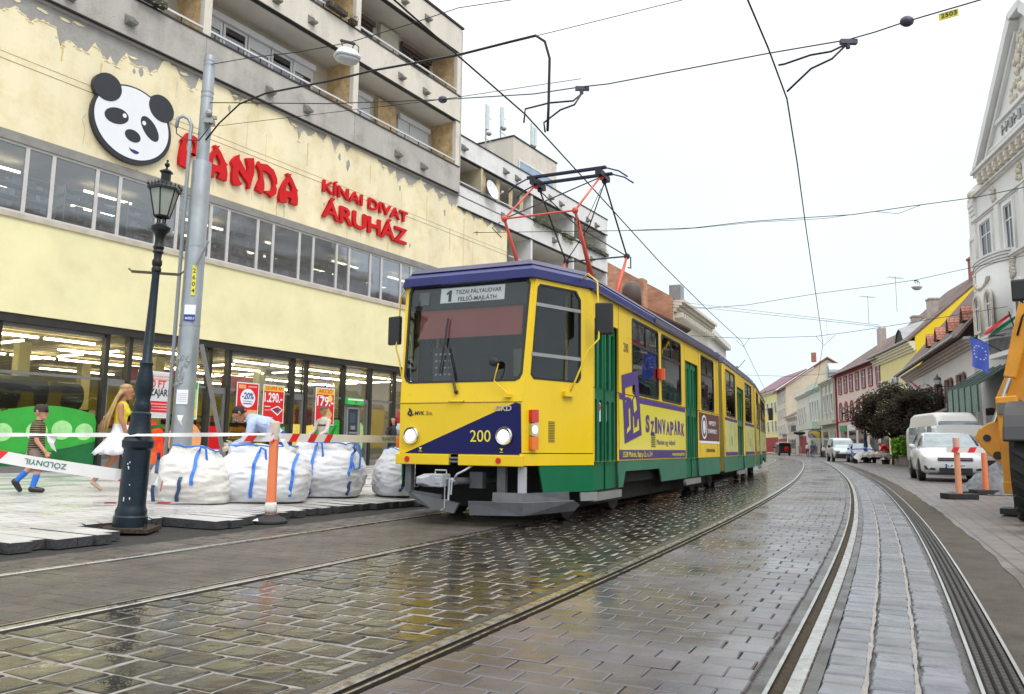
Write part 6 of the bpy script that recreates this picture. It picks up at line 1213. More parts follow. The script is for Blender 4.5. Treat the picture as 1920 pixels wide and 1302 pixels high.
# ---- builder's big bags
m_bag = M('woven_bag_white', (.68, .69, .735), .5, var=.05, vs=3, bump=.25, bs=7, rvar=.12); m_bag2 = M('woven_bag_cream', (.63, .61, .585), .55, var=.06, vs=3, bump=.25, bs=8); m_strap = M('strap_blue', (.03, .18, .62), .5, var=.15, vs=8); m_strapd = M('strap_navy', (.03, .06, .16), .6)
def bag(x, y, w, h, label, seed, rz, mat, slump=.0, straps=None):
    t = thing('big_bag', label, 'bag', (x, y, .12), rz, 'white builder bags on the pavement'); r_ = random.Random(seed); bm = bmesh.new(); bmesh.ops.create_cube(bm, size=1); bmesh.ops.subdivide_edges(bm, edges=bm.edges, cuts=44, use_grid_fill=True)
    import mathutils.noise as mn
    for v in bm.verts:
        c = v.co.copy(); X, Y, Z_ = c.x*2, c.y*2, c.z+.5
        r1 = max(abs(X), abs(Y)); rr = (abs(X)**4+abs(Y)**4)**.25; k = 1 if rr == 0 else r1/rr
        X *= k*1.06 if r1 > 0 else 1; Y *= k*1.06
        prof = .86+.22*math.sin(math.pi*min(1, Z_*1.05+.08))**.8-.10*max(0, Z_-.75)/.25-slump*max(0, Z_-.3)
        if Z_ > .999: prof = prof*(1-.0); Z_ += .02
        zz = Z_*h
        if Z_ > .97: zz -= .05*h*(1-min(1, (rr)**2))*-.6
        P = Vector((X*w/2*prof, Y*w/2*prof, zz))
        rid = lambda a, b, c: .5-abs(mn.noise(Vector((a, b, c))))
        wr = mn.noise(Vector((P.x*2.2+seed, P.y*2.2, P.z*6)))*.030+rid(P.x*3.2, P.y*3.2+seed, P.z*11)*.040+rid(P.x*7+seed, P.y*7, P.z*20)*.022+mn.noise(Vector((P.x*14+seed, P.y*14, P.z*30)))*.007+mn.noise(Vector((P.x*1.6, P.y*1.6, P.z*1.6+seed)))*.07-.03
        fold = 0
        d = Vector((X, Y, 0)); 
        if d.length > 0: d.normalize()
        P += d*(wr+fold)+Vector((0, 0, (mn.noise(Vector((P.x*5, P.y*5, seed)))*.05-slump*.25*(X*.5))*max(0, Z_-.6)/.4)); P.z = max(0, P.z)
        v.co = P
    me = bpy.data.meshes.new('sack'); bm.to_mesh(me); bm.free(); me.shade_smooth(); me.materials.append(mat); o = bpy.data.objects.new('sack', me); C.objects.link(o); o.parent = t
    vs = [v.co for v in me.vertices]
    def surf(px, pz):                         # front surface point at lateral px and height pz (local -y faces the street)
        return min((v for v in vs if abs(v.x-px) < .035 and abs(v.z-pz) < .035), key=lambda v: v.y, default=Vector((px, -w/2, pz)))
    for sx, topz, low, loop, col in (straps or [(0, .96, .1, 1, m_strap)]):
        px = sx*w/2; pts = []
        for i in range(9): z = h*(topz+(low-topz)*i/8); s_ = surf(px, z); pts.append(Vector((px+.008*math.sin(i*1.3+seed)-.04*i/8, s_.y-.007, z)))
        mb = MB(); n = len(pts); vsx = []
        for i, p in enumerate(pts): wd_ = .021; vsx += [p+Vector((-wd_, 0, 0)), p+Vector((wd_, .0, 0))]
        mb.add(vsx, [(2*i, 2*i+1, 2*i+3, 2*i+2) for i in range(n-1)]); mb.build('strap', col, t, solid=.006)
        if loop:
            p0 = pts[0]; lp = [p0+Vector((0, -.005, -.02)), p0+Vector((.03, -.05, .05)), p0+Vector((.09, -.07, .02)), p0+Vector((.11, -.06, -.14)), p0+Vector((.10, -.05, -.30)), p0+Vector((.03, -.04, -.32)), p0+Vector((.0, -.03, -.22))]
            mb = MB(); vsx = []
            for i, p in enumerate(lp):
                d = (lp[min(i+1, len(lp)-1)]-lp[max(0, i-1)]).normalized(); s_ = d.cross(Vector((0, 1, 0))).normalized()*.014; vsx += [p-s_, p+s_]
            mb.add(vsx, [(2*i, 2*i+1, 2*i+3, 2*i+2) for i in range(len(lp)-1)]); mb.build('strap', col, t, solid=.006)
    rim = [max((v for v in vs if abs(math.atan2(v.y, v.x)-a) < .12), key=lambda v: v.z+v.xy.length*.6, default=Vector((0, 0, h))) for a in [-math.pi+2*math.pi*i/18 for i in range(18)]]
    MB().tube([(v.x, v.y, v.z+.004) for v in rim], .010, 5, closed=True).build('hem', m_strap, t, smooth=True)
    return t
bag(-4.06, 10.35, .92, .66, 'slumped cream builder bag with navy straps, leftmost of the bags', 3, .25, m_bag2, .22, [(-.8, .95, .05, 0, m_strapd), (.15, .98, .35, 1, m_strap), (-.2, .5, .03, 0, m_strapd)])
bag(-3.30, 10.85, 1.08, .69, 'full white builder bag in front of the bending worker', 8, .1, m_bag, .02, [(-.02, .93, .08, 1, m_strap), (.86, .9, .1, 0, m_strap)])
bag(-2.74, 12.0, 1.0, .75, 'full white builder bag behind the orange post, right of the worker', 14, .05, m_bag, .0, [(-.2, .98, .05, 1, m_strap), (.9, .95, .4, 1, m_strap), (.85, .3, .03, 0, m_strapd)])
bag(-1.60, 12.4, .90, .66, 'white plastic lined builder bag half hidden by the front of the tram', 21, .4, m_bag, .15, [(-.4, .3, .1, 0, m_strapd)])
# ---- orange posts
m_op = M('post_orange', (.85, .24, .10), .5, var=.08, vs=2, bump=.05); m_opf = M('post_orange_faded', (.80, .36, .22), .55, var=.1, vs=3); m_rub = M('rubber_black', (.025, .025, .028), .7, var=.3, vs=6); m_wrap = M('clear_wrap', (.70, .68, .66), .3, var=.2, vs=12)
def post(x, y, z, h, label, mat, base='round', capmat=None):
    t = thing('barrier_post', label, 'post', (x, y, z), 0, 'orange plastic barrier posts')
    if base == 'round': MB().lathe([(.19, 0), (.19, .02), (.15, .05), (.08, .075), (.07, .09)], 28).build('base', m_rub, t, smooth=35)
    else: MB().box(-.28, .28, -.16, .16, 0, .10).build('base', m_rub, t, bevel=.012)
    MB().lathe([(.056, .06), (.050, h-.12), (.052, h-.118), (.052, h-.03), (.05, h), (.012, h+.004)], 22).build('tube', mat, t, smooth=30)
    if capmat: MB().lathe([(.0565, h-.20), (.0565, h-.01), (.04, h+.008), (.01, h+.009)], 22).build('cap', capmat, t, smooth=30)
    return t
p1_ = post(-2.66, 9.0, 0, 1.11, 'orange post wrapped with tape standing in the black gravel in front of the white bags', m_op, 'round', M('cap_wrap', (.62, .52, .45), .5, var=.2, vs=8))
MB().lathe([(.060, .10), (.072, .14), (.066, .19), (.058, .22)], 14).build('film_wrap', m_wrap, p1_, smooth=True)
post(8.35, 15.0, 0, 1.13, 'faded orange post on a flat black foot right of the gravel strip', m_opf, 'flat', M('cap_pink', (.72, .42, .36), .6))
post(9.8, 16.6, 0, 1.13, 'second orange post standing behind the dark tarpaulin', m_op, 'flat')
# ---- barrier tape
m_tw = M('tape_white', (.74, .73, .72), .4, var=.06, vs=3); m_tr = M('tape_red', (.70, .02, .03), .35); m_tg = M('tape_print_green', (.03, .15, .13), .4)
def tape(pts, w, label, stripes, text=None, twist=None, seg=.05, ends=True):
    """pts: polyline; w: width; stripes: list of (start,end) metres that are red; facing the camera side"""
    pts = [Vector(p) for p in pts]; t = thing('barrier_tape', label, 'barrier tape', tuple(pts[0]), 0, 'red and white barrier tapes'); o = pts[0]; P = [(p-o) for p in pts]
    L = [0]
    for a, b in zip(P, P[1:]): L.append(L[-1]+(b-a).length)
    def at(s):
        s = max(0, min(L[-1], s))
        for i in range(len(L)-1):
            if s <= L[i+1]: k = (s-L[i])/(L[i+1]-L[i]); return P[i].lerp(P[i+1], k), (P[i+1]-P[i]).normalized()
        return P[-1], (P[-1]-P[-2]).normalized()
    def up(s, d):
        u = Vector((0, 0, 1)); u = (u-d*u.dot(d)).normalized()
        if twist: u = Matrix.Rotation(twist(s), 3, d) @ u
        return u
    def strip(s0, s1, w0, w1, off, slant=0):
        vs = []; n = max(1, int((s1-s0)/seg))
        for i in range(n+1):
            s = s0+(s1-s0)*i/n; p, d = at(s); u = up(s, d); nrm = u.cross(d); pa, da = at(s-slant*w); pb, db = at(s+slant*w)
            vs += [pa+u*w0+nrm*off, pb+u*w1+nrm*off]
        return vs, [(2*i, 2*i+1, 2*i+3, 2*i+2) for i in range(n)]
    mb = MB(); mb.add(*strip(0, L[-1], -w/2, w/2, 0)); mb.build('film', m_tw, t, fix=False)
    if stripes:
        mb = MB()
        for a, b in stripes:
            for off in (.002, -.002): mb.add(*strip(a, b, -w/2, w/2, off, .35))
        mb.build('red_stripe', m_tr, t, fix=False)
    if text:
        for s in text:
            p, d = at(s); u = up(s, d); nrm = u.cross(d); sgn = 1 if nrm.y > 0 else -1
            n_ = nrm*(-sgn); text_obj('ZÖLDNYIL', 'lettering', m_tg, t, p+u*(w*.24)+n_*.005, -d if True else d, -u, w*.46, 0, .01, width=w*3.4)
    return t
tape([(-2.64, 9.02, .975), (-3.1, 8.5, .955), (-3.53, 7.72, .935), (-4.3, 7.9, .93), (-5.4, 8.4, .925), (-7.5, 9.4, .91)], .040, 'thin twisted white tape running from the lamp post to the orange post', None, twist=lambda s: .5+.5*math.sin(s*5))
tape([(-2.98, 8.86, .935), (-2.66, 8.92, .935), (-2.1, 10.0, .94), (-1.2, 11.3, .95), (-.55, 12.2, .96), (0.1, 13.2, .96)], .095, 'straight red and white tape stretched behind the orange post towards the tram', [(.0+.055, .155), (.30, .42), (.62, .74), (.93, 1.05), (1.22, 1.33), (3.05, 3.2), (3.4, 3.55), (3.75, 3.9)], text=[2.55], twist=lambda s: 0)
tape([(-5.3, 7.7, .78), (-4.6, 7.75, .66), (-3.85, 7.85, .55), (-3.5, 8.0, .50), (-3.62, 8.4, .40)], .115, 'sagging wide tape with a red stripe tied low on the lamp post', [(.18, .42), (1.55, 1.68), (2.15, 2.25), (2.5, 2.7)], text=[1.02])
tape([(-4.95, 9.6, .145), (-4.3, 9.5, .16), (-3.7, 9.8, .15)], .035, 'narrow red and white strip lying on the pavement behind the lamp post', [(.15, .3), (.5, .62), (.8, .95)], twist=lambda s: 1.0)
tape([(8.05, 14.8, .90), (8.4, 14.93, .90), (9.2, 15.2, .90), (9.9, 15.4, .90)], .10, 'red and white tape from the faded orange post to the digger', [(.14, .30), (.55, .72), (1.0, 1.15), (1.45, 1.6)])
tape([(-2.60, 8.96, .98), (-2.53, 8.92, .90), (-2.48, 8.96, .80)], .05, 'loose end of tape hanging from the orange post', None)
t = thing('plastic_scrap', 'scrap of clear film lying at the foot of the orange post', 'litter', (-2.85, 8.85, .01), .2); mb = MB(); q = random.Random(8); pts = [(-.18, 0), (-.05, .04), (.05, .01), (.16, .05), (.14, -.02), (.0, -.05), (-.12, -.04)]
mb.add([(x, y, .015+q.uniform(0, .03)) for x, y in pts]+[(0, 0, .05)], [(i, (i+1) % 7, 7) for i in range(7)]); mb.build('film', m_tw, t)
# rags tied to the tape
for x, y, z, lb in ((-4.62, 8.05, .84, 'white rag hanging from the thin tape left of the lamp post'), (-5.9, 14.2, 1.25, 'crumpled white tape knot on the steel pole')):
    t = thing('rag', lb, 'rag', (x, y, z)); mb = MB(); mb.add([(-.05, 0, .1), (.07, 0, .1), (.04, -.02, .0), (.06, 0, -.08), (.01, .01, -.05), (-.02, -.02, .02)], [(0, 1, 2, 5), (5, 2, 3, 4)]); mb.build('cloth', m_tw, t, solid=.004)
# ---- dark tarpaulin heap
t = thing('tarpaulin_heap', 'crumpled dark grey tarpaulin heap beside the digger', 'tarpaulin', (10.35, 17.0, 0), .1); import mathutils.noise as mn
bm = bmesh.new(); bmesh.ops.create_grid(bm, x_segments=60, y_segments=50, size=1)
for v in bm.verts:
    x, y = v.co.x, v.co.y; r_ = math.hypot(x*.95, y); z = max(0, 1-r_**1.7)*.58+mn.noise(Vector((x*2.6, y*2.6, 3)))*.22*max(0, 1-r_)+abs(mn.noise(Vector((x*5, y*5, 9))))*.14*max(0, 1.05-r_)+mn.noise(Vector((x*13, y*13, 1)))*.03
    v.co = Vector((x*.78, y*.7, max(.004, z)))
me = bpy.data.meshes.new('sheet'); bm.to_mesh(me); bm.free(); me.materials.append(M('tarp_grey', (.10, .105, .12), .32, var=.3, vs=4, bump=.3, bs=9)); o = bpy.data.objects.new('sheet', me); C.objects.link(o); o.parent = t
me.shade_smooth(); me.set_sharp_from_angle(angle=R(35))
t = thing('plank', 'pale plank lying beside the tarpaulin', 'plank', (11.5, 16.0, 0), -.3); MB().box(-.9, .6, -.1, .1, 0, .06).build('board', M('old_wood', (.30, .28, .25), .8, var=.2), t)
# ---- overhead wires
m_wire = M('wire_black', (.012, .012, .02), .5, .4); m_ins = M('insulator', (.05, .05, .08), .4)
def wire(name, label, pts, r=.010, cat='wire', grp='overhead tram wires', sub=1):
    t = thing(name, label, cat, tuple(pts[0]), 0, grp); o = Vector(pts[0]); P = [Vector(p)-o for p in pts]; MB().tube(P, r, 6).build('strand', m_wire, t, smooth=True); return t
wire('contact_wire', 'contact wire running above the left tram track to the pantograph', CWL, .011)
wire('contact_wire', 'contact wire running high above the empty right tram track', CWR, .011)
SA = [(-5.98, 14.7, 7.42), (-3.6, 14.55, 7.36), (-1.37, 14.35, 7.38), (0.31, 12.55, 6.68), (1.06, 12.01, 6.56), (1.45, 11.73, 6.48), (3.53, 10.48, 6.36), (4.39, 9.88, 6.25), (4.69, 9.75, 6.29), (5.04, 9.6, 6.36), (5.7, 9.08, 6.36), (6.45, 8.75, 6.47), (9.5, 7.6, 6.9)]
sa = wire('span_wire', 'span wire with insulators crossing from the steel pole above both tracks, plate 2503 on it', SA, .009)
def rel(t, p): return Vector(p)-Vector(t.location)
def insul(par, p, r=.05): MB().ball(tuple(rel(par, p)), r, 10, sc=(1.3, 1, 1)).build('insulator', m_ins, par, smooth=True)
for p in ((-1.37, 14.35, 7.38), (5.04, 9.6, 6.36)): insul(sa, p, .07)
for p in ((1.06, 12.01, 6.53), (4.39, 9.88, 6.22)):
    v = rel(sa, p); MB().box(v.x-.10, v.x+.12, v.y-.03, v.y+.03, v.z-.03, v.z+.03).cyl(tuple(v+Vector((0, 0, -.03))), tuple(v+Vector((0, 0, -.09))), .03, n=8).build('clamp', m_ins, sa)
d_ = (Vector((5.7, 9.08, 6.36))-Vector((5.04, 9.6, 6.36))).normalized(); pv = rel(sa, (5.42, 9.32, 6.30)); MB(frameT(pv, d_, (0, 0, 1))).box(-.11, .11, -.05, .04, -.004, .004).build('number_plate', MAT['plate_yellow'], sa)
text_obj('2503', 'lettering', m_black, sa, pv+Vector((-.002, -.012, -.028))-d_*.09, d_, (0, 0, 1), .055, .002, .01, width=.18)
def steady(label, pts, r=.014): return wire('steady_arm', label, pts, r, 'wire', 'overhead tram wires')
steady('upper steady arm holding the right contact wire', [(3.52, 10.05, 5.97), (3.59, 10.02, 5.97), (3.89, 9.88, 6.03), (4.12, 9.78, 6.03), (4.39, 9.88, 6.2)]); steady('lower steady arm holding the right contact wire', [(3.61, 10.01, 5.58), (3.89, 9.88, 5.84), (4.13, 9.78, 5.93), (4.39, 9.88, 6.2)])
steady('upper steady arm above the pantograph', [(0.14, 11.54, 5.75), (0.16, 11.54, 5.97), (0.52, 11.38, 6.0), (0.87, 11.3, 6.0), (1.06, 12.0, 6.44)]); steady('lower steady arm above the pantograph', [(0.46, 11.41, 5.55), (0.44, 11.41, 5.7), (0.68, 11.31, 5.86), (0.89, 11.3, 5.94), (1.06, 12.0, 6.44)])
fb = [(-5.98, 14.7, 6.63), (-5.61, 14.4, 6.87), (-5.09, 14, 7.09), (-4.41, 13.4, 7.03), (-3.01, 12.3, 6.75), (-2.19, 11.6, 6.59), (-0.78, 10.3, 6.19), (-0.05, 9.6, 6.02), (0.25, 9.3, 5.94), (0.36, 9.2, 5.81), (0.42, 9.2, 5.59), (0.41, 9.2, 4.97), (0.4, 9.2, 4.66)]
wire('feeder_cable', 'thick black feeder cable from the steel pole bending down to the left contact wire', fb, .017); wire('span_wire', 'thin wire continuing the feeder cable up and out of view', [(0.27, 9.3, 5.94), (1.86, 8.3, 5.84), (4.0, 7.0, 5.8)], .005)
wire('span_wire', 'thin lower wire from the steel pole across the grey balconies', [(-5.95, 14.7, 6.92), (-1.1, 11.5, 6.09), (1.0, 11.4, 6.4)], .005)
cw = wire('span_wire', 'highest wire at the steel pole from which the near street light hangs', [(-5.98, 14.7, 8.2), (-5.05, 14.3, 8.15), (-4.05, 14, 8.12), (-3.02, 13.6, 8.11), (-1.85, 13.1, 8.2), (-0.99, 12.8, 8.34), (-0.07, 12.5, 8.32), (1.14, 12, 8.31), (5, 10.5, 8.6)], .008)
def hang_light(x, y, z, label, s_=1.):
    t = thing('street_light', label, 'street light', (x, y, z), .5, 'street lights hanging from wires'); Mx = Matrix.Scale(s_, 4)
    def rg(a, b, z_): return [(a*math.copysign(abs(math.cos(u))**.6, math.cos(u)), b*math.copysign(abs(math.sin(u))**.6, math.sin(u)), z_) for u in [2*math.pi*i/24 for i in range(24)]]
    MB(Mx).rings([rg(.20, .14, -.14), rg(.21, .15, -.12), rg(.17, .11, -.05), rg(.12, .08, .0), rg(.05, .04, .02)]).build('housing', M('lamp_housing', (.62, .66, .70), .4), t, smooth=40)
    MB(Mx).rings([rg(.185, .125, -.141), rg(.17, .11, -.19), rg(.10, .06, -.23), rg(.02, .02, -.235)]).build('glass_bowl', M('lamp_bowl', (.45, .47, .45), .15), t, smooth=True)
    MB(Mx).tube([(-.1, 0, .12), (-.08, 0, .03), (.08, 0, .03), (.1, 0, .14)], .012, 6).box(-.12, .12, -.02, .02, .11, .14).tube([(.1, 0, .13), (.18, 0, .1), (.18, 0, -.02), (.12, 0, -.05)], .008, 6).build('hanger', m_black, t)
hang_light(-3.05, 13.6, 7.97, 'street light hanging in front of the grey balconies', 1.15); 
wire('span_wire', 'wire with a slack loop crossing the sky in the middle of the street', [(-1, 19.5, 6.2), (1.25, 18.6, 6.01), (2.62, 18.03, 5.89), (4.06, 17.42, 5.8), (5.13, 16.98, 5.83), (6.25, 16.51, 5.8), (7.12, 16.15, 5.77), (8.05, 15.76, 5.83), (9.2, 15.28, 5.89), (12.0, 14.1, 6.3)], .008); wire('span_wire', 'slack lower strand twisted along the middle wire', [(2.7, 18.0, 5.88), (3.6, 17.6, 5.80), (4.2, 17.36, 5.79), (5.3, 16.9, 5.8), (6.6, 16.36, 5.74), (7.5, 16.0, 5.80), (7.9, 15.82, 5.70), (8.3, 15.65, 5.84)], .005)
ew = wire('span_wire', 'wire from which the farther street light hangs, left of the yellow roof', [(5.41, 26.52, 5.59), (6.48, 26.1, 5.51), (7.68, 25.63, 5.55), (9.66, 24.86, 5.8), (11.25, 24.23, 5.94), (12.33, 23.81, 6.06), (13.84, 23.22, 6.36), (17, 22.0, 7.0)], .008); hang_light(12.34, 23.81, 5.93, 'street light hanging above the yellow house in the distance', .8)
wire('span_wire', 'span wire over both tracks halfway down the street with a small yellow plate', [(6.5, 36.8, 6.1), (8.31, 36.07, 5.99), (9.64, 35.56, 5.86), (10.62, 35.2, 5.78), (13.22, 34.21, 5.77), (14.63, 33.68, 5.92), (16.38, 33.01, 6.16), (20, 31.6, 6.7)], .010)
for p in ([(10.62, 35.2, 5.78), (10.35, 35.3, 5.4), (10.1, 35.4, 5.7)], [(13.22, 34.2, 5.77), (13.51, 34.1, 5.35), (13.97, 33.93, 5.81)]): steady('small wire hanger on the far span, '+('over the left track' if p[0][0] < 12 else 'over the right track'), p, .009)
wire('span_wire', 'upper of two long wires crossing far behind the tram', [(10.2, 50, 10.19), (18.75, 40, 7.21)], .010); wire('span_wire', 'lower of two long wires crossing far behind the tram', [(9.86, 50, 10.01), (18.07, 38, 6.79)], .010); wire('span_wire', 'faint wire far down the street above the cream gable', [(17.0, 60.5, 6.5), (20.75, 59.14, 6.29), (24.5, 57.8, 6.5)], .012)
# ---- flags
OCX = Vector((-math.sin(R(12.7)), -math.cos(R(12.7)), 0)); OCY = Vector((math.cos(R(12.7)), -math.sin(R(12.7)), 0)); OCO = Vector((21.65, 37, 0))
def ow(x, off, z): return OCO+OCX*x-OCY*off+Vector((0, 0, z))
def flag(p0, p1, drop, cols, label, pole=None, emblem=None, wav=.08):
    """cloth hung from edge p0-p1 down by vector drop, split into len(cols) stripes along the edge"""
    p0, p1, drop = Vector(p0), Vector(p1), Vector(drop); t = thing('flag', label, 'flag', tuple(p0), 0, 'flags on the right hand buildings'); n = 12; m = 12; nrm = (p1-p0).cross(drop).normalized()
    def pt(u, v): return (p1-p0)*u+drop*v+nrm*(wav*math.sin(u*9+v*3)*v**.6)
    for k, c in enumerate(cols):
        u0, u1 = k/len(cols), (k+1)/len(cols); mb = MB(); vs = [pt(u0+(u1-u0)*i/n, j/m) for j in range(m+1) for i in range(n+1)]
        mb.add(vs, [(j*(n+1)+i, j*(n+1)+i+1, (j+1)*(n+1)+i+1, (j+1)*(n+1)+i) for j in range(m) for i in range(n)]); mb.build('cloth', c, t, smooth=True, fix=False)
    if emblem:
        for i in range(12):
            a = 2*math.pi*i/12; c = pt(.5+.31*math.cos(a), .42+.22*math.sin(a)); e1 = (p1-p0).normalized()*.055; e2 = drop.normalized()*.03
            for s_ in (.012, -.012): mb = MB(); mb.add([c-e1+nrm*s_, c-e2+nrm*s_, c+e1+nrm*s_, c+e2+nrm*s_], [(0, 1, 2, 3)]); mb.build('star', M('star_white', (.8, .8, .8), .6), t, fix=False)
    if pole:
        a, b = Vector(pole[0])-p0, Vector(pole[1])-p0; MB().tube([a, b], .022, 8).build('flagpole', m_cib, t)
m_eu = M('flag_blue', (.08, .14, .62), .7, var=.06, vs=3); m_fr = M('flag_red', (.62, .02, .03), .7); m_fw = M('flag_white', (.75, .75, .75), .7); m_fg = M('flag_green', (.02, .30, .14), .7)
flag(ow(4.0, 1.35, 5.72), ow(4.75, .9, 5.30), Vector((0, 0, -1.25)), [m_eu], 'blue flag with a ring of white stars on the ornate white building', (ow(4.4, 0, 4.85), ow(3.95, 1.45, 5.85)), True)
flag(ow(5.9, .5, 6.35), ow(6.05, .45, 6.3)+Vector((.25, 0, -.1)), ow(4.9, 1.1, 5.75)-ow(5.9, .5, 6.35), [m_fr, m_fw, m_fg], 'red white and green flag flying beside the blue flag', (ow(5.6, 0, 4.9), ow(5.95, .5, 6.45)), wav=.12)
WX = Vector((-math.sin(R(19)), -math.cos(R(19)), 0)); WY = Vector((math.cos(R(19)), -math.sin(R(19)), 0)); WO = Vector((28.9, 58, 0))
def wwp(x, off, z): return WO+WX*x-WY*off+Vector((0, 0, z))
flag(wwp(12.4, 1.4, 4.9), wwp(12.9, 1.3, 4.6), wwp(14.3, .6, 3.9)-wwp(12.4, 1.4, 4.9), [m_fr, M('flag_violet', (.25, .15, .40), .7), m_fg], 'small red violet and green flag above the dark tree', (wwp(14.6, 0, 3.4), wwp(12.3, 1.45, 5.0)), wav=.15)
t = thing('wall_lantern', 'black wall lantern on a scrolled iron bracket at the end of the shuttered house', 'lantern', tuple(wwp(21.9, .1, 4.0)), 0)
aa = wwp(19.9, 1.2, 4.05)-wwp(21.9, .1, 4.0); mb = MB(); mb.tube([(0, 0, 0), aa], .022, 6).tube([(0, 0, -.35), aa*.3+Vector((0, 0, -.12)), aa*.45], .015, 6); 
for k in range(2): c = aa*(.18+.14*k)+Vector((0, 0, -.12)); mb.tube([c+Vector((.0, .10*math.cos(u), .10*math.sin(u)))*(1-u/12) for u in [i*.6 for i in range(14)]], .010, 5)
mb.build('bracket', m_cib, t); MB(Matrix.Translation(aa)).lathe([(.05, -.05), (.12, .0), (.17, .38), (.19, .40), (.08, .52), (.03, .56), (.02, .66)], 6).build('lantern', m_cib, t); MB(Matrix.Translation(aa)).lathe([(.125, .04), (.168, .36)], 6).build('glass', m_lampg, t)
# ================================================================ people
m_skin = M('skin', (.55, .27, .17), .5, var=.06, vs=6, sub=.1); m_skint = M('skin_tanned', (.40, .18, .10), .5, var=.08, vs=6); m_hairb = M('hair_blond', (.42, .27, .12), .45, var=.3, vs=14, streak=1); m_hairk = M('hair_dark', (.012, .008, .006), .7, var=.3, vs=14)
def person(name, label, loc, rz, bones, mats, vox=.009, k=1.0, group=None):
    """bones: (p0, p1, r0, r1, material index); fused into one continuous body surface"""
    t = thing(name, label, 'person', loc, rz, group); mb = MB()
    for p0, p1, r0, r1, mi, *fl in bones:
        p0, p1 = Vector(p0), Vector(p1); fl = fl[0] if fl else (1, 1); d = p1-p0; L = d.length
        if L < 1e-5: mb.ball(tuple(p0), r0, 14, sc=(fl[0], fl[1], 1)); continue
        n = 14; u = Vector((fl[2] if len(fl) > 2 else 0, 1, 0)); d.normalize(); w = d.cross(u); 
        if w.length < .2: u = Vector((1, 0, 0)); w = d.cross(u)
        w.normalize(); u = w.cross(d); rr = []
        for j in range(9):
            a = -math.pi/2+math.pi/2*j/3 if j < 4 else (0 if j < 6 else math.pi/2*(j-5)/3)
            tt = (0 if j < 4 else (1 if j > 4 else .5)) if j != 4 else .5
            r = r0+(r1-r0)*tt; c = p0+d*L*tt+d*(math.sin(a)*r if j != 4 else 0); q_ = r*(max(.05, math.cos(a)) if j != 4 else 1)
            rr.append([tuple(c+w*math.cos(2*math.pi*i/n)*q_*fl[0]+u*math.sin(2*math.pi*i/n)*q_*fl[1]) for i in range(n)])
        mb.rings(rr)
    me = bpy.data.meshes.new('tmpbody'); me.from_pydata(mb.v, [], mb.f); bm = bmesh.new(); bm.from_mesh(me); bmesh.ops.recalc_face_normals(bm, faces=bm.faces); bm.to_mesh(me); bm.free()
    o = bpy.data.objects.new('body', me); C.objects.link(o); md = o.modifiers.new('r', 'REMESH'); md.mode = 'VOXEL'; md.voxel_size = vox; sm = o.modifiers.new('s', 'SMOOTH'); sm.iterations = 2; sm.factor = .5
    dg = bpy.context.evaluated_depsgraph_get(); dg.update(); m2 = bpy.data.meshes.new_from_object(o.evaluated_get(dg)); m2.name = 'body'; o.modifiers.clear(); o.data = m2; bpy.data.meshes.remove(me)
    m2.materials.clear()
    for m_ in mats: m2.materials.append(m_)
    cs = np.empty(len(m2.polygons)*3); m2.polygons.foreach_get('center', cs); cs = cs.reshape(-1, 3); best = np.full(len(cs), 1e9); idx = np.zeros(len(cs), int)
    for p0, p1, r0, r1, mi, *fl in bones:
        a = np.array(p0, float); b = np.array(p1, float); d = b-a; L2 = max(1e-9, (d*d).sum()); tt = np.clip(((cs-a)@d)/L2, 0, 1); dist = np.linalg.norm(cs-a-tt[:, None]*d, axis=1)-(r0+(r1-r0)*tt); w_ = dist < best; best[w_] = dist[w_]; idx[w_] = mi
    m2.polygons.foreach_set('material_index', idx.astype(np.int32)); m2.shade_smooth(); o.parent = t; o.scale = (k, k, k); return t
def hand(w, dirv, side, s=1., curl=.5, mi=0, pn=(0, 0, -1)):
    """palm, four fingers and thumb starting at the wrist w and pointing along dirv; side = vector towards the thumb"""
    w, d, s_ = Vector(w), Vector(dirv).normalized(), Vector(side).normalized(); s_ = (s_-d*s_.dot(d)).normalized(); n = d.cross(s_); B = [(w, w+d*.075*s, .026*s, .030*s, mi, (1, .6))]
    for i, (ln, off) in enumerate(((.070, .030), (.078, .010), (.073, -.010), (.056, -.029))):
        b = w+d*.085*s+s_*off*s; m_ = b+(d*math.cos(curl*.8)+n*math.sin(curl*.8))*ln*.5*s; e = m_+(d*math.cos(curl*1.9)+n*math.sin(curl*1.9))*ln*.5*s
        B += [(w+d*.05*s+s_*off*.8*s, b, .012*s, .0105*s, mi), (b, m_, .0105*s, .0095*s, mi), (m_, e, .0095*s, .008*s, mi)]
    b = w+d*.03*s+s_*.030*s; m_ = b+(d*.6+s_*.7).normalized()*.035*s; B += [(b, m_, .013*s, .011*s, mi), (m_, m_+(d*.9+s_*.25+n*.3).normalized()*.03*s, .011*s, .009*s, mi)]
    return B
def head(c, face, up=(0, 0, 1), r=.095, mi=0):
    c, f, u = Vector(c), Vector(face).normalized(), Vector(up).normalized(); s_ = f.cross(u).normalized()
    return [(c+u*.02-f*.01, c+u*.025+f*.012, r, r*.97, mi), (c-u*.035+f*.03, c-u*.075+f*.045, r*.70, r*.48, mi), (c-u*.015+f*.093, c-u*.028+f*.106, .012, .015, mi), (c+s_*r*.96-u*.01-f*.005, c+s_*r*1.0+u*.015-f*.01, .015, .019, mi), (c-s_*r*.96-u*.01-f*.005, c-s_*r*1.0+u*.015-f*.01, .015, .019, mi)]
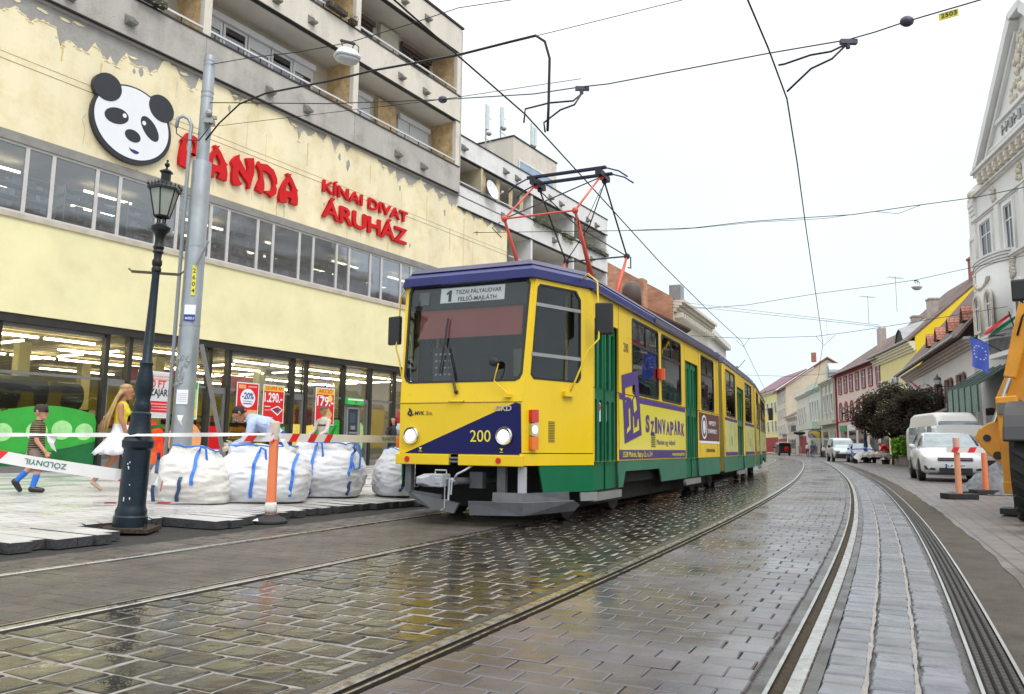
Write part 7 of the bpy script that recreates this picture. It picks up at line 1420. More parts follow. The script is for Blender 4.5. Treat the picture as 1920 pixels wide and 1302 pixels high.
def face_bits(t, c, face, up=(0, 0, 1), k=1.):
    c, f, u = Vector(c), Vector(face).normalized(), Vector(up).normalized(); s_ = f.cross(u).normalized(); mb = MB()
    for sg in (-1, 1): mb.ball(tuple((c+f*.086+s_*sg*.034+u*.004)*k), .010*k, 8)
    mb.build('eye', M('eye_dark', (.03, .02, .015), .2), t); mb = MB()
    for sg in (-1, 1): mb.tube([(c+f*.088+s_*sg*.018+u*.026)*k, (c+f*.083+s_*sg*.050+u*.026)*k], .005*k, 5)
    mb.build('eyebrow', m_hairk, t); MB().tube([(c+f*.088-s_*.022-u*.055)*k, (c+f*.094-u*.056)*k, (c+f*.088+s_*.022-u*.055)*k], .006*k, 6).build('mouth', M('lips', (.40, .12, .10), .5), t)
V3 = Vector
# boy
m_stripe = M('shirt_striped', (.022, .016, .014), .8)
nt = m_stripe.node_tree; b_ = nt.nodes['Principled BSDF']; tc = nn(nt, 'ShaderNodeTexCoord'); wv = nn(nt, 'ShaderNodeTexWave'); wv.bands_direction = 'Z'; wv.inputs['Scale'].default_value = 10; wv.inputs['Distortion'].default_value = .4; nt.links.new(tc.outputs['Object'], wv.inputs[0]); rp_ = nn(nt, 'ShaderNodeValToRGB'); rp_.color_ramp.interpolation = 'CONSTANT'
rp_.color_ramp.elements[0].color = (.022, .016, .014, 1); rp_.color_ramp.elements[1].position = .80; rp_.color_ramp.elements[1].color = (.30, .22, .12, 1); nt.links.new(wv.outputs[0], rp_.inputs[0]); nt.links.new(rp_.outputs[0], b_.inputs['Base Color'])
m_short = M('shorts_taupe', (.22, .16, .14), .85, var=.2, vs=6, bump=.6, bs=10); m_sock = M('sock_blue', (.03, .17, .65), .8); m_shoek = M('shoe_black', (.02, .018, .016), .4); m_cap = M('cap_dark', (.035, .018, .018), .7)
hc = (0.02, 0, 1.13)
B = head(hc, (.95, -.3, .05), r=.082)+[((0, 0, .97), (.01, 0, 1.05), .042, .04, 0), ((0, 0, .70), (0, 0, .90), .125, .13, 1, (.78, 1.05)), ((0, 0, .90), (0, 0, .955), .115, .07, 1, (.75, 1.25)), ((0, .11, .93), (0, .15, .92), .06, .055, 1), ((0, -.11, .93), (0, -.15, .92), .06, .055, 1), ((0, 0, .56), (0, 0, .68), .13, .13, 1, (.85, 1.05)),
  ((0, -.155, .92), (.015, -.195, .80), .05, .047, 1), ((.015, -.195, .80), (.03, -.205, .72), .032, .030, 0), ((.03, -.205, .72), (.15, -.215, .57), .029, .021, 0), ((0, .155, .92), (-.05, .19, .80), .05, .047, 1), ((-.05, .19, .80), (-.08, .2, .72), .032, .030, 0), ((-.08, .2, .72), (-.13, .2, .56), .029, .021, 0),
  ((0, -.065, .56), (.05, -.075, .36), .082, .075, 2), ((0, .065, .56), (-.02, .075, .38), .082, .075, 2), ((.05, -.075, .36), (.045, -.075, .24), .048, .042, 0), ((.045, -.075, .24), (.01, -.075, .09), .045, .038, 3), ((-.02, .075, .38), (-.12, .075, .28), .048, .042, 0), ((-.12, .075, .28), (-.22, .075, .16), .045, .036, 3),
  ((.0, -.075, .05), (.13, -.085, .035), .045, .035, 4, (1, 1)), ((-.24, .075, .15), (-.17, .075, .035), .044, .034, 4)]
B += hand((.15, -.215, .57), (.5, -.05, -.85), (.8, .1, .3), .75, 1.1)+hand((-.13, .2, .56), (-.2, 0, -1), (1, 0, 0), .75, .6)
t = person('person', 'boy in a dark cap, striped shirt, shorts and bright blue socks walking on the pavement', (-6.95, 11.75, .12), R(22), B, [m_skin, m_stripe, m_short, m_sock, m_shoek], .007, 1.03)
mb = MB(); c = Vector(hc)*1.03; mb.rings([[tuple(c+Vector((r_*math.cos(a), r_*math.sin(a), z))) for a in [2*math.pi*i/20 for i in range(20)]] for r_, z in ((.094, .0), (.096, .04), (.088, .085), (.06, .115), (.01, .122))]); f = Vector((.95, -.3, 0)).normalized(); s_ = Vector((-f.y, f.x, 0))
mb.add([tuple(c+f*.085+s_*.07+Vector((0, 0, .03))), tuple(c+f*.16+s_*.04+Vector((0, 0, .015))), tuple(c+f*.16-s_*.04+Vector((0, 0, .015))), tuple(c+f*.085-s_*.07+Vector((0, 0, .03)))], [(0, 1, 2, 3)]); mb.build('cap', m_cap, t, smooth=50)
MB().tube([tuple(Vector((.0+.06*math.cos(a), .075*math.sin(a), 1.0))) for a in [2*math.pi*i/12 for i in range(12)]], .014, 6, closed=True).build('collar', M('collar_green', (.05, .28, .10), .8), t, smooth=True)
# young woman
m_top = M('top_yellow', (.80, .62, .03), .7, var=.12, vs=8, bump=.5, bs=12); m_skirt = M('skirt_white', (.78, .78, .84), .7, var=.08, vs=7, bump=.5, bs=9); m_flat = M('shoe_beige', (.50, .38, .28), .5)
hc = (.06, 0, 1.50)
B = head(hc, (.97, -.22, .05), r=.092)+[((.0, 0, 1.34), (.04, 0, 1.44), .048, .045, 0), ((0, 0, 1.02), (.01, 0, 1.24), .115, .135, 1, (.78, 1.0)), ((.01, 0, 1.24), (.01, 0, 1.31), .12, .065, 1, (.72, 1.35)), ((.07, .05, 1.2), (.08, .05, 1.19), .06, .055, 1), ((.07, -.05, 1.2), (.08, -.05, 1.19), .06, .055, 1), ((0, 0, .86), (0, 0, .98), .14, .12, 2, (.85, 1.12)),
  ((0, -.165, 1.29), (.01, -.20, 1.10), .048, .042, 0), ((.01, -.20, 1.10), (.05, -.21, 1.02), .042, .038, 0), ((.05, -.21, 1.02), (.12, -.20, .82), .037, .024, 0), ((0, .165, 1.29), (.03, .21, 1.05), .048, .040, 0), ((.03, .21, 1.05), (.14, .2, .86), .037, .024, 0),
  ((0, -.08, .82), (.16, -.08, .48), .092, .058, 0), ((.16, -.08, .48), (.22, -.08, .10), .052, .032, 0), ((0, .08, .82), (-.06, .08, .47), .092, .058, 0), ((-.06, .08, .47), (-.30, .08, .16), .055, .033, 0), ((.22, -.08, .06), (.35, -.08, .03), .036, .028, 3), ((-.315, .08, .13), (-.20, .08, .03), .036, .028, 3)]
B += hand((.12, -.20, .82), (.25, 0, -1), (1, 0, 0), .9, .5)+hand((.14, .2, .86), (.3, 0, -1), (1, 0, 0), .9, .5)
t = person('person', 'young woman with very long blond hair, yellow top and white skirt walking', (-6.02, 12.3, .12), R(24), B, [m_skint, m_top, m_skirt, m_flat], .0075)
rr = []; n = 48
for z, rx, ry, am, sh in ((1.0, .10, .125, 0, 0), (.93, .125, .15, .004, 0), (.84, .155, .185, .012, -.01), (.74, .20, .21, .02, -.03), (.64, .25, .235, .03, -.05), (.56, .285, .25, .035, -.07)):
    rr.append([((rx+am*math.sin(a*9))*math.cos(a)+sh+.02, (ry+am*math.sin(a*9))*math.sin(a), z+am*.5*math.sin(a*5)) for a in [2*math.pi*i/n for i in range(n)]])
mb = MB(); mb.rings(rr, cap=False); mb.build('skirt', m_skirt, t, smooth=True, solid=.006)
mb = MB(); hq = random.Random(6); c = Vector(hc)
for i in range(170):
    a = hq.uniform(.45*math.pi, 1.55*math.pi)+.1; el = hq.uniform(.15, 1.0); p0 = c+Vector((math.cos(a)*.085*math.sqrt(1-el*el*.7)-.01, math.sin(a)*.088*math.sqrt(1-el*el*.7), .02+.095*el)); k_ = hq.uniform(.75, 1.0); sp = hq.uniform(-1, 1)
    p1 = c+Vector((-.10-.03*hq.random(), math.sin(a)*.095, -.06)); p2 = c+Vector((-.17-.05*hq.random(), math.sin(a)*.11+.02*sp, -.30)); p3 = c+Vector((-.21-.08*hq.random(), math.sin(a)*.10+.04*sp, -.50*k_)); p4 = c+Vector((-.24-.13*hq.random()**2, math.sin(a)*.07+.07*sp, -.66*k_))
    mb.tube([p0, p1, p2, p3, p4], [.010, .014, .013, .009, .002], 5)
mb.rings([[tuple(c+Vector((-.012+r_*math.cos(a), r_*math.sin(a)*.98, z+.02-.35*max(0, math.cos(a))*0))) for a in [2*math.pi*i/20 for i in range(20)]] for r_, z in ((.090, .045), (.094, .06), (.078, .095), (.045, .115), (.005, .12))]); mb.build('hair', m_hairb, t, smooth=True); face_bits(t, hc, (.97, -.22, .05))
MB().tube([(.09, .02, 1.28), (.16, .12, 1.15), (.18, .2, .98), (.16, .2, .90)], .018, 6).build('bag_strap', M('strap_lime', (.35, .60, .03), .6), t, smooth=True)
# bending worker
m_sw = M('sweater_pale_blue', (.42, .50, .72), .8, var=.12, vs=6, bump=.8, bs=10); m_tr_ = M('trousers_blue', (.015, .06, .33), .8, var=.2, vs=6, bump=.6, bs=9); m_glove = M('glove_cream', (.50, .45, .36), .8, var=.15, vs=12); m_boot = M('boot_dark', (.03, .025, .02), .7)
hc = (.60, .03, 1.19); fdir = (.62, .15, -.72); updir = (.72, .08, .66)
B = head(hc, fdir, updir, r=.095)+[((.44, .0, 1.14), (.54, .02, 1.17), .055, .052, 0), ((.02, 0, .82), (.20, 0, 1.02), .145, .155, 1, (.85, 1.12)), ((.20, 0, 1.02), (.40, 0, 1.10), .155, .12, 1, (.85, 1.25)), ((.36, .15, 1.07), (.38, .20, 1.04), .075, .07, 1), ((.36, -.15, 1.07), (.38, -.20, 1.04), .075, .07, 1), ((0, 0, .74), (.03, 0, .84), .15, .145, 2, (.95, 1.1)),
  ((.38, .20, 1.04), (.40, .26, .80), .066, .055, 1), ((.40, .26, .80), (.66, .20, .70), .050, .038, 1), ((.38, -.20, 1.04), (.52, -.24, .84), .066, .055, 1), ((.52, -.24, .84), (.70, -.10, .74), .050, .038, 1), ((0, .10, .74), (.12, .12, .44), .105, .075, 2), ((.12, .12, .44), (.0, .12, .10), .068, .055, 2), ((0, -.10, .74), (.12, -.12, .44), .105, .075, 2), ((.12, -.12, .44), (.0, -.12, .10), .068, .055, 2),
  ((.0, .12, .06), (.15, .13, .04), .055, .045, 4), ((.0, -.12, .06), (.15, -.13, .04), .055, .045, 4)]
B += hand((.66, .20, .70), (.9, -.1, -.35), (.1, -.2, .9), 1.12, .7, 3)+hand((.70, -.10, .74), (.9, .1, -.2), (.1, .3, .9), 1.12, .7, 3)
t = person('person', 'worker with short dark hair and pale blue sweater bending over the white bags', (-3.46, 12.0, .11), R(184), B, [m_skint, m_sw, m_tr_, m_glove, m_boot], .0075)
c = Vector(hc); f_, u_ = Vector(fdir).normalized(), Vector(updir).normalized(); s_ = f_.cross(u_).normalized()
rr = []
for r_, z in ((.092, -.03), (.101, .0), (.104, .04), (.095, .08), (.065, .112), (.01, .126)): rr.append([tuple(c-f_*(.018 if z < .05 else .008)+u_*(z+.012*math.cos(a)*(z < .05))+(f_*math.cos(a)*(.75 if z < .03 else .96)+s_*math.sin(a))*r_) for a in [2*math.pi*i/22 for i in range(22)]])
MB().rings(rr).build('hair', m_hairk, t, smooth=True); face_bits(t, hc, fdir, updir)
# simple standing figure used for people further away, pose by parameters
def stand(label, loc, rz, h=1.7, top=None, bot=None, hair=None, skin=None, shoe=None, armsf=(.1, .1), legs=(.06, -.06), lean=0., sleeve=True, skirtc=None, vox=.012, longhair=False, shorts=False, group=None, cap=None, bits=True):
    k = h/1.72; hc = (lean+.02, 0, 1.60); ch = lean*.7; B = head(hc, (1, 0, 0), r=.095)+[((lean*.85, 0, 1.42), (lean, 0, 1.52), .055, .052, 0), ((0, 0, 1.0), (ch, 0, 1.30), .135, .155, 1, (.78, 1.1)), ((ch, 0, 1.30), (ch*1.1, 0, 1.38), .14, .07, 1, (.75, 1.35)), ((ch, .15, 1.34), (ch, .19, 1.33), .07, .065, 1), ((ch, -.15, 1.34), (ch, -.19, 1.33), .07, .065, 1), ((0, 0, .88), (0, 0, 1.0), .15, .14, 2, (.85, 1.1))]
    for sg, af, lg in ((1, armsf[0], legs[0]), (-1, armsf[1], legs[1])):
        e = Vector((ch+af*.35, sg*.23, 1.08)); w = Vector((ch+af, sg*.20, .86+abs(af)*.35)); B += [((ch, sg*.19, 1.33), e, .058, .048, 1), (e, w, .044, .030, 1 if sleeve else 0)]+hand(w, (w-e), (.6, -sg*.3, .4), 1, .7)
        kn = Vector((lg*.9+.03, sg*.10, .50)); an = Vector((lg*2, sg*.10, .09)); B += [((0, sg*.085, .88), kn, .10, .068, 2), (kn, an, .056 if (shorts or skirtc) else .064, .036 if (shorts or skirtc) else .05, 0 if (shorts or skirtc) else 2), (an+Vector((0, 0, -.04)), an+Vector((.14, sg*.015, -.055)), .045, .038, 3)]
    B = [(Vector(b[0])*k, Vector(b[1])*k, b[2]*k, b[3]*k, *b[4:]) for b in B]
    t = person('person', label, loc, rz, B, [skin or m_skin, top, bot, shoe or m_shoek], vox, 1., group); c = Vector(hc)*k
    hr = cap or hair or m_hairk
    MB().rings([[tuple(c+Vector((-.012+(-.02 if z < .02 else 0)+r_*math.cos(a)*.99, r_*math.sin(a), z))*k) for a in [2*math.pi*i/18 for i in range(18)]] for r_, z in ((.088, -.01) if not cap else (.1, .05), (.100, .05), (.098, .08), (.07, .115), (.01, .13))]).build('cap' if cap else 'hair', hr, t, smooth=True)
    if cap: MB().rings([[tuple(c+Vector((.04+r_*math.cos(a)*1.25, r_*math.sin(a), z))*k) for a in [2*math.pi*i/18 for i in range(18)]] for r_, z in ((.10, .055), (.085, .075))]).build('cap_brim', cap, t)
    if longhair:
        mb = MB(); hq = random.Random(3)
        for i in range(60): a = hq.uniform(.4*math.pi, 1.6*math.pi); mb.tube([(c+Vector((math.cos(a)*.09, math.sin(a)*.092, .06))*k), (c+Vector((math.cos(a)*.105, math.sin(a)*.11, -.12))*k), (c+Vector((-.06+math.cos(a)*.09, math.sin(a)*.12, -.33))*k)], [.012, .016, .006], 5)
        mb.build('hair', hr, t, smooth=True)
    if skirtc: MB().rings([[(rx*k*math.cos(a), ry*k*math.sin(a), z*k) for a in [2*math.pi*i/24 for i in range(24)]] for z, rx, ry in ((1.02, .12, .15), (.85, .15, .19), (.45, .19, .23))], cap=False).build('skirt', skirtc, t, smooth=True)
    if bits: face_bits(t, hc, (1, 0, 0), k=k)
    return t
m_cream_sw = M('sweater_cream', (.58, .52, .46), .8, var=.12, vs=7, bump=.6, bs=9); m_trg = M('trousers_grey', (.12, .12, .13), .8)
om = stand('elderly man in a grey flat cap and cream sweater with a black chest stripe', (-4.74, 20.2, .12), R(-125), 1.70, m_cream_sw, m_trg, cap=M('cap_grey', (.10, .09, .08), .8), skin=m_skint, armsf=(.32, .32))
MB().rings([[(rx*math.cos(a), ry*math.sin(a), z) for a in [2*math.pi*i/28 for i in range(28)]] for z, rx, ry in ((1.20, .125, .175), (1.235, .127, .178))], cap=False).build('chest_stripe', m_black, om)
t = thing('wheelbarrow', 'wheelbarrow with red and yellow handle grips held by the elderly man', 'wheelbarrow', (-4.74, 20.2, .12), R(-125))
MB().tube([(.30, .22, .90), (.55, .24, .72), (1.5, .1, .35)], .018, 8).tube([(.30, -.22, .90), (.55, -.24, .72), (1.5, -.1, .35)], .018, 8).build('frame', m_pgold, t); MB().tube([(.26, .22, .93), (.36, .22, .85)], .024, 8).tube([(.26, -.22, .93), (.36, -.22, .85)], .024, 8).build('grip', m_pred, t)
MB().rings([[(.95+sx*a, sy*b, z) for sx, sy in ((-1, -1), (1, -1), (1, 1), (-1, 1))] for a, b, z in ((.25, .15, .38), (.42, .28, .66))], cap=False).build('tray', m_gryframe, t, solid=.01); MB().cyl((1.5, -.04, .18), (1.5, .04, .18), .18, n=20).build('wheel', m_rub, t); MB().tube([(.75, .2, .6), (.8, .22, 0)], .015, 6).tube([(.75, -.2, .6), (.8, -.22, 0)], .015, 6).build('leg', m_pgold, t)
stand('woman in a short black dress with long dark hair standing at the shop entrance', (-3.86, 26.3, .12), R(-110), 1.66, m_black, m_black, skin=m_skin, sleeve=False, longhair=True, armsf=(.28, .32), skirtc=m_black, legs=(.02, -.02))
# far people
m_blu_top = M('shirt_teal', (.04, .10, .16), .8); m_whi = M('shirt_white', (.7, .7, .7), .8); m_pl = M('trousers_plum', (.13, .08, .12), .8); m_tau = M('top_taupe', (.35, .25, .22), .8); m_nav = M('skirt_navy', (.02, .02, .07), .8); m_redj = M('jacket_red', (.70, .02, .015), .7, var=.06); m_beig = M('trousers_beige', (.35, .24, .20), .8)
GP = 'people walking far down the street'
stand('person in a dark teal top walking left of the child in white', (33.0, 87.5, 0), R(70), 1.72, m_blu_top, m_pl, vox=.03, group=GP, bits=False)
stand('child in a white top and plum trousers beside the woman with the red bag', (33.2, 85, 0), R(70), 1.35, m_whi, m_pl, vox=.03, group=GP, bits=False)
wt = stand('woman in a taupe top and dark skirt carrying a red bag down the street', (34.0, 85.6, 0), R(70), 1.66, m_tau, m_nav, hair=M('hair_auburn', (.10, .02, .015), .6), vox=.03, skirtc=m_nav, group=GP, bits=False)
t = thing('handbag', 'bright red bag carried by the woman in the dark skirt', 'bag', (34.45, 85.3, .95)); MB().box(-.22, .22, -.1, .1, -.15, .3).build('pouch', m_redj, t, bevel=.05); MB().tube([(-.15, 0, .3), (0, 0, .5), (.15, 0, .3)], .015, 5).build('handle', m_redj, t)
stand('person in grey trousers standing near the distant lantern post', (42.6, 118, 0), R(-100), 1.75, M('shirt_grey', (.30, .28, .27), .8), m_beig, vox=.04, group=GP, bits=False)
stand('cyclist in a pale shirt standing over a bicycle by the distant lantern post', (37.6, 101.5, 0), R(60), 1.72, m_whi, m_pl, vox=.03, group=GP, bits=False)
def bicycle(loc, rz, label):
    t = thing('bicycle', label, 'bicycle', loc, rz)
    for x in (-.5, .5):
        w_ = MB().tube([(x+.33*math.cos(a), 0, .34+.33*math.sin(a)) for a in [2*math.pi*i/20 for i in range(20)]], .018, 5, closed=True).build('wheel', m_rub, t)
        mb = MB(); [mb.cyl((x, 0, .34), (x+.32*math.cos(a), 0, .34+.32*math.sin(a)), .003, n=4) for a in [i*.7 for i in range(9)]]; mb.build('spoke', m_rail, w_)
    MB().tube([(-.5, 0, .34), (-.15, 0, .85), (.4, 0, .85), (-.08, 0, .3), (-.5, 0, .34)], .018, 6).tube([(-.15, 0, .85), (-.08, 0, .3)], .018, 6).tube([(.5, 0, .34), (.38, 0, .95)], .018, 6).build('frame', m_pblue, t); MB().box(-.28, -.05, -.06, .06, .92, .97).build('saddle', m_rub, t); MB().tube([(.3, .28, 1.0), (.38, 0, .97), (.3, -.28, 1.0)], .014, 6).build('handlebar', m_rail, t); return t
bicycle((37.8, 101, 0), R(60), 'bicycle held by the cyclist near the distant lantern post')
# man in red bending over
hc = (.42, 0, 1.30); fd = (.6, 0, -.6); ud = (.7, 0, .7)
B = head(hc, fd, ud)+[((.30, 0, 1.22), (.38, 0, 1.27), .06, .055, 0), ((0, 0, .92), (.14, 0, 1.12), .17, .19, 1, (.9, 1.15)), ((.14, 0, 1.12), (.30, 0, 1.18), .18, .12, 1, (.9, 1.3)), ((.25, .2, 1.13), (.3, .26, .95), .075, .065, 1), ((.3, .26, .95), (.48, .2, .82), .055, .04, 1), ((.25, -.2, 1.13), (.3, -.26, .95), .075, .065, 1), ((.3, -.26, .95), (.48, -.2, .82), .055, .04, 1), ((0, 0, .8), (0, 0, .92), .16, .16, 2), ((0, .1, .8), (.03, .12, .42), .09, .07, 2), ((.03, .12, .42), (0, .12, .1), .06, .05, 2), ((0, -.1, .8), (.03, -.12, .42), .09, .07, 2), ((.03, -.12, .42), (0, -.12, .1), .06, .05, 2), ((0, .12, .05), (.13, .12, .04), .05, .04, 3), ((0, -.12, .05), (.13, -.12, .04), .05, .04, 3)]+hand((.48, .2, .82), (.7, 0, -.6), (.3, -.5, .3))+hand((.48, -.2, .82), (.7, 0, -.6), (.3, .5, .3))
t = person('person', 'person in a bright red jacket bending over beside the blue crate', (24.9, 53.0, 0), R(150), B, [m_skint, m_redj, m_beig, m_shoek], .02)
MB().ball(tuple(Vector(hc)+Vector(ud)*.05), .1, 12).build('hair', M('hair_grey', (.4, .38, .35), .7), t, smooth=True)
# ================================================================ vehicles: x across, front at y=0 facing -y, y backwards
v_white = M('car_paint_white', (.72, .74, .76), .25, var=.02, coat=.6); v_silver = M('car_paint_silver', (.45, .52, .54), .28, .35, var=.03, coat=.6); v_blue = M('car_paint_blue', (.015, .02, .16), .22, .1, var=.05, coat=.7); v_darkv = M('car_paint_grey', (.14, .14, .15), .3, .3, coat=.5); v_vanw = M('van_paint_offwhite', (.62, .62, .60), .35, var=.04, coat=.4)
v_glass = M('car_glass', (.20, .27, .30), .04, var=.5, vs=1.5, coat=.3, spec=1.); v_tyre = M('tyre', (.02, .02, .02), .8, var=.2); v_rim = M('alloy_rim', (.42, .43, .45), .3, .8); v_blk = M('trim_black', (.02, .02, .022), .5); v_lens = M('headlamp_clear', (.55, .58, .60), .08, .3, var=.4, vs=14, coat=1.)
def se(w, z0, z1, n=28, e=.32, yoff=0):
    zc, h = (z0+z1)/2, (z1-z0)/2; return [(w*math.copysign(abs(math.cos(a))**e, math.cos(a)), zc+h*math.copysign(abs(math.sin(a))**e, math.sin(a))) for a in [2*math.pi*(i+.5)/n for i in range(n)]]
def vehicle(label, cat, loc, rz, secs, gh, mat, wheels, wr, glass, name, hw, lights=(), plate_=None, group=None, wheelname='wheel'):
    t = thing(name, label, cat, loc, rz, group)
    MB().rings([[(x, y, z) for x, z in se(w, z0, z1)] for y, w, z0, z1 in secs]).build('body', mat, t, smooth=50)
    if gh: MB().rings([[(x*(1 if z < (z0+z1)/2 else tw), y+(dy if z > (z0+z1)/2 else 0), z) for x, z in se(w, z0, z1, e=.22)] for y, w, z0, z1, tw, dy in gh]).build('cabin', mat, t, smooth=50)
    for poly, nm in glass: MB().add(poly, [tuple(range(len(poly)))]).build(nm, v_glass, t, solid=.006)
    for y in wheels:
        for sg in (-1, 1):
            x = sg*(hw-.10); MB().cyl((x-.04*sg, y, wr+.02), (x+.105*sg, y, wr+.02), wr*1.14, n=28).build('wheel_arch', v_blk, t)
            w_ = MB(); w_.cyl((x-.07, y, wr), (x+.07*1, y, wr), wr, n=30) if 0 else w_.lathe([(wr*.62, -.10), (wr*.97, -.09), (wr, -.06), (wr, .06), (wr*.97, .09), (wr*.62, .10)], 30, Matrix.Translation((x+.03*sg, y, wr)) @ Matrix.Rotation(R(90), 4, 'Y')); o = w_.build('wheel', v_tyre, t, smooth=40)
            rm = MB(); Tr = Matrix.Translation((x+.12*sg, y, wr)) @ Matrix.Rotation(R(90)*sg, 4, 'Y'); rm.lathe([(wr*.64, -.01), (wr*.66, .02), (wr*.6, .022), (wr*.55, -.03), (.001, -.03)], 30, Tr)
            for k in range(5): a = k*2*math.pi/5; rm.tube([Vector((0, 0, .015)), Vector((wr*.62*math.cos(a), wr*.62*math.sin(a), .005))], [.05, .03], 6, T=Tr)
            rm.build('rim', v_rim, o, smooth=40)
    return t
def quadpoly(*p): return [tuple(q_) for q_ in p]
# white hatchback (nearest)
secs = [(.0, .55, .42, .60), (.03, .70, .30, .70), (.12, .80, .22, .78), (.35, .86, .2, .86), (.9, .875, .2, .98), (1.2, .88, .2, 1.02), (2.4, .88, .2, 1.04), (3.6, .875, .2, 1.06), (4.05, .85, .24, 1.04), (4.2, .78, .3, .95), (4.25, .6, .4, .8)]
gh = [(1.0, .78, .9, 1.0, .9, .0), (1.35, .80, .9, 1.22, .86, .02), (1.75, .80, .9, 1.40, .80, .05), (2.2, .81, .9, 1.46, .78, 0), (3.0, .81, .9, 1.46, .78, 0), (3.7, .79, .9, 1.40, .78, 0), (4.0, .74, .9, 1.2, .8, 0), (4.15, .70, .9, 1.0, .9, 0)]
gl = [(quadpoly((-.72, 1.0, 1.0), (.72, 1.0, 1.0), (.60, 1.70, 1.405), (-.60, 1.70, 1.405)), 'windscreen')]
for sg in (-1, 1): gl += [(quadpoly((sg*.835, 1.35, 1.03), (sg*.835, 2.35, 1.05), (sg*.70, 2.35, 1.40), (sg*.70, 1.85, 1.38)), 'side_window'), (quadpoly((sg*.835, 2.42, 1.05), (sg*.82, 3.45, 1.08), (sg*.70, 3.3, 1.36), (sg*.70, 2.42, 1.40)), 'side_window')]
car = vehicle('white hatchback parked facing the camera behind the orange posts', 'car', (12.75, 23.0, 0), -R(22), secs, gh, v_white, (.82, 3.42), .31, gl, 'parked_car', .88)
for sg in (-1, 1):
    MB().add([(sg*.80, .10, .60), (sg*.86, .32, .66), (sg*.86, .50, .80), (sg*.72, .30, .79), (sg*.48, .06, .70), (sg*.46, .02, .61)], [(0, 1, 2, 3, 4, 5)]).build('headlight', v_lens, car, solid=.03)
    mb = MB(); mb.ball((sg*.73, .14, .67), .06, 10).ball((sg*.60, .09, .665), .045, 10); mb.build('lamp_bulb', t_chrome, car); MB().add([(sg*.78, .09, .34), (sg*.80, .12, .46), (sg*.50, .0, .37), (sg*.52, .01, .33)], [(0, 1, 2, 3)]).build('fog_recess', v_blk, car, solid=.03)
    MB().ball((sg*.98, 1.45, 1.02), .10, 10, sc=(1, .5, .7)).cyl((sg*.84, 1.45, .98), (sg*.95, 1.45, 1.0), .02).build('side_mirror', v_white, car, smooth=True)
MB().box(-.44, .44, -.015, .05, .595, .69).build('grille', M('grille_navy', (.03, .03, .10), .4), car); MB().box(-.46, .46, -.03, -.016, .635, .655).build('chrome_bar', t_chrome, car); MB().box(-.42, .42, -.01, .08, .26, .40).build('lower_grille', v_blk, car); MB().box(-.7, .7, .0, .1, .20, .24).build('lip', v_blk, car)
MB().box(-.26, .26, -.045, -.03, .40, .51).build('number_plate', m_white, car); MB().box(-.26, -.215, -.048, -.0455, .40, .51).build('plate_band', m_pblue, car); text_obj('LP  -057', 'lettering', m_black, car, (-.19, -.050, .425), (1, 0, 0), (0, 0, 1), .065, .002, .015, width=.43)
# white van behind it
secs = [(.0, .80, .42, .75), (.08, .90, .34, .95), (.35, .95, .3, 1.12), (.75, .97, .3, 1.22), (1.0, .98, .3, 1.9), (4.9, .98, .3, 1.95), (5.0, .95, .32, 1.9)]
gh = [(.72, .88, 1.1, 1.25, .95, 0), (1.0, .92, 1.1, 1.75, .88, .05), (1.45, .93, 1.1, 2.25, .80, .05), (1.9, .95, 1.1, 2.42, .80, 0), (4.6, .95, 1.1, 2.44, .80, 0), (5.0, .93, 1.1, 2.35, .82, 0)]
gl = [(quadpoly((-.84, .70, 1.25), (.84, .70, 1.25), (.74, 1.22, 2.0), (-.74, 1.22, 2.0)), 'windscreen')]
for sg in (-1, 1): gl += [(quadpoly((sg*.985, y0, 1.25), (sg*.985, y1, 1.25), (sg*.965, y1, 1.85), (sg*.965, y0+(.2 if y0 < 1.3 else 0), 1.85)), 'side_window') for y0, y1 in ((1.15, 1.9), (2.2, 3.2), (3.35, 4.5))]
van = vehicle('off white van with a high roof parked behind the white hatchback', 'van', (17.2, 29.9, 0), -R(12), secs, gh, v_vanw, (1.0, 4.1), .34, gl, 'parked_van', .97)
for sg in (-1, 1): MB().box(sg*.55-.2, sg*.55+.2, -.02, .1, .74, .90).build('headlight', v_lens, van, bevel=.02); MB().box(sg*1.08-.08, sg*1.08+.08, 1.0, 1.1, 1.2, 1.5).build('side_mirror', v_blk, van, bevel=.02)
MB().box(-.33, .33, -.03, .05, .74, .88).build('grille', v_blk, van); MB().box(-.9, .9, -.05, .1, .36, .56).build('bumper', v_blk, van, bevel=.02); MB().tube([(-.7, 1.21, 2.03), (.7, 1.21, 2.03)], .012, 6).build('roof_gutter', v_blk, van)
MB().box(-.6, .05, .55, .57, 1.26, 1.27).tube([(-.5, .66, 1.26), (-.1, .8, 1.6)], .008, 5).build('wiper', v_blk, van)
for y in (2.05, 3.27): MB().box(-.986, -.98, y, y+.012, .5, 1.9).build('panel_gap', v_blk, van)
# silver van and blue car far
secs = [(.0, .6, .42, .66), (.06, .76, .32, .80), (.3, .82, .25, .95), (.75, .85, .25, 1.08), (1.0, .86, .25, 1.15), (4.0, .86, .25, 1.2), (4.1, .82, .3, 1.1)]
gh = [(.85, .78, .9, 1.1, .92, 0), (1.3, .80, .9, 1.62, .85, .05), (1.7, .82, .9, 1.80, .84, 0), (3.7, .82, .9, 1.82, .84, 0), (4.08, .80, .9, 1.75, .85, 0)]
gl = [(quadpoly((-.74, .86, 1.10), (.74, .86, 1.10), (.66, 1.33, 1.62), (-.66, 1.33, 1.62)), 'windscreen')]
for sg in (-1, 1): gl += [(quadpoly((sg*.865, 1.2, 1.12), (sg*.865, 2.4, 1.15), (sg*.80, 2.4, 1.62), (sg*.80, 1.55, 1.60)), 'side_window')]
sv = vehicle('pale silver van parked behind the small blue car down the street', 'van', (25.1, 60.0, 0), -R(14), secs, gh, v_silver, (.8, 3.3), .31, gl, 'parked_van', .86)
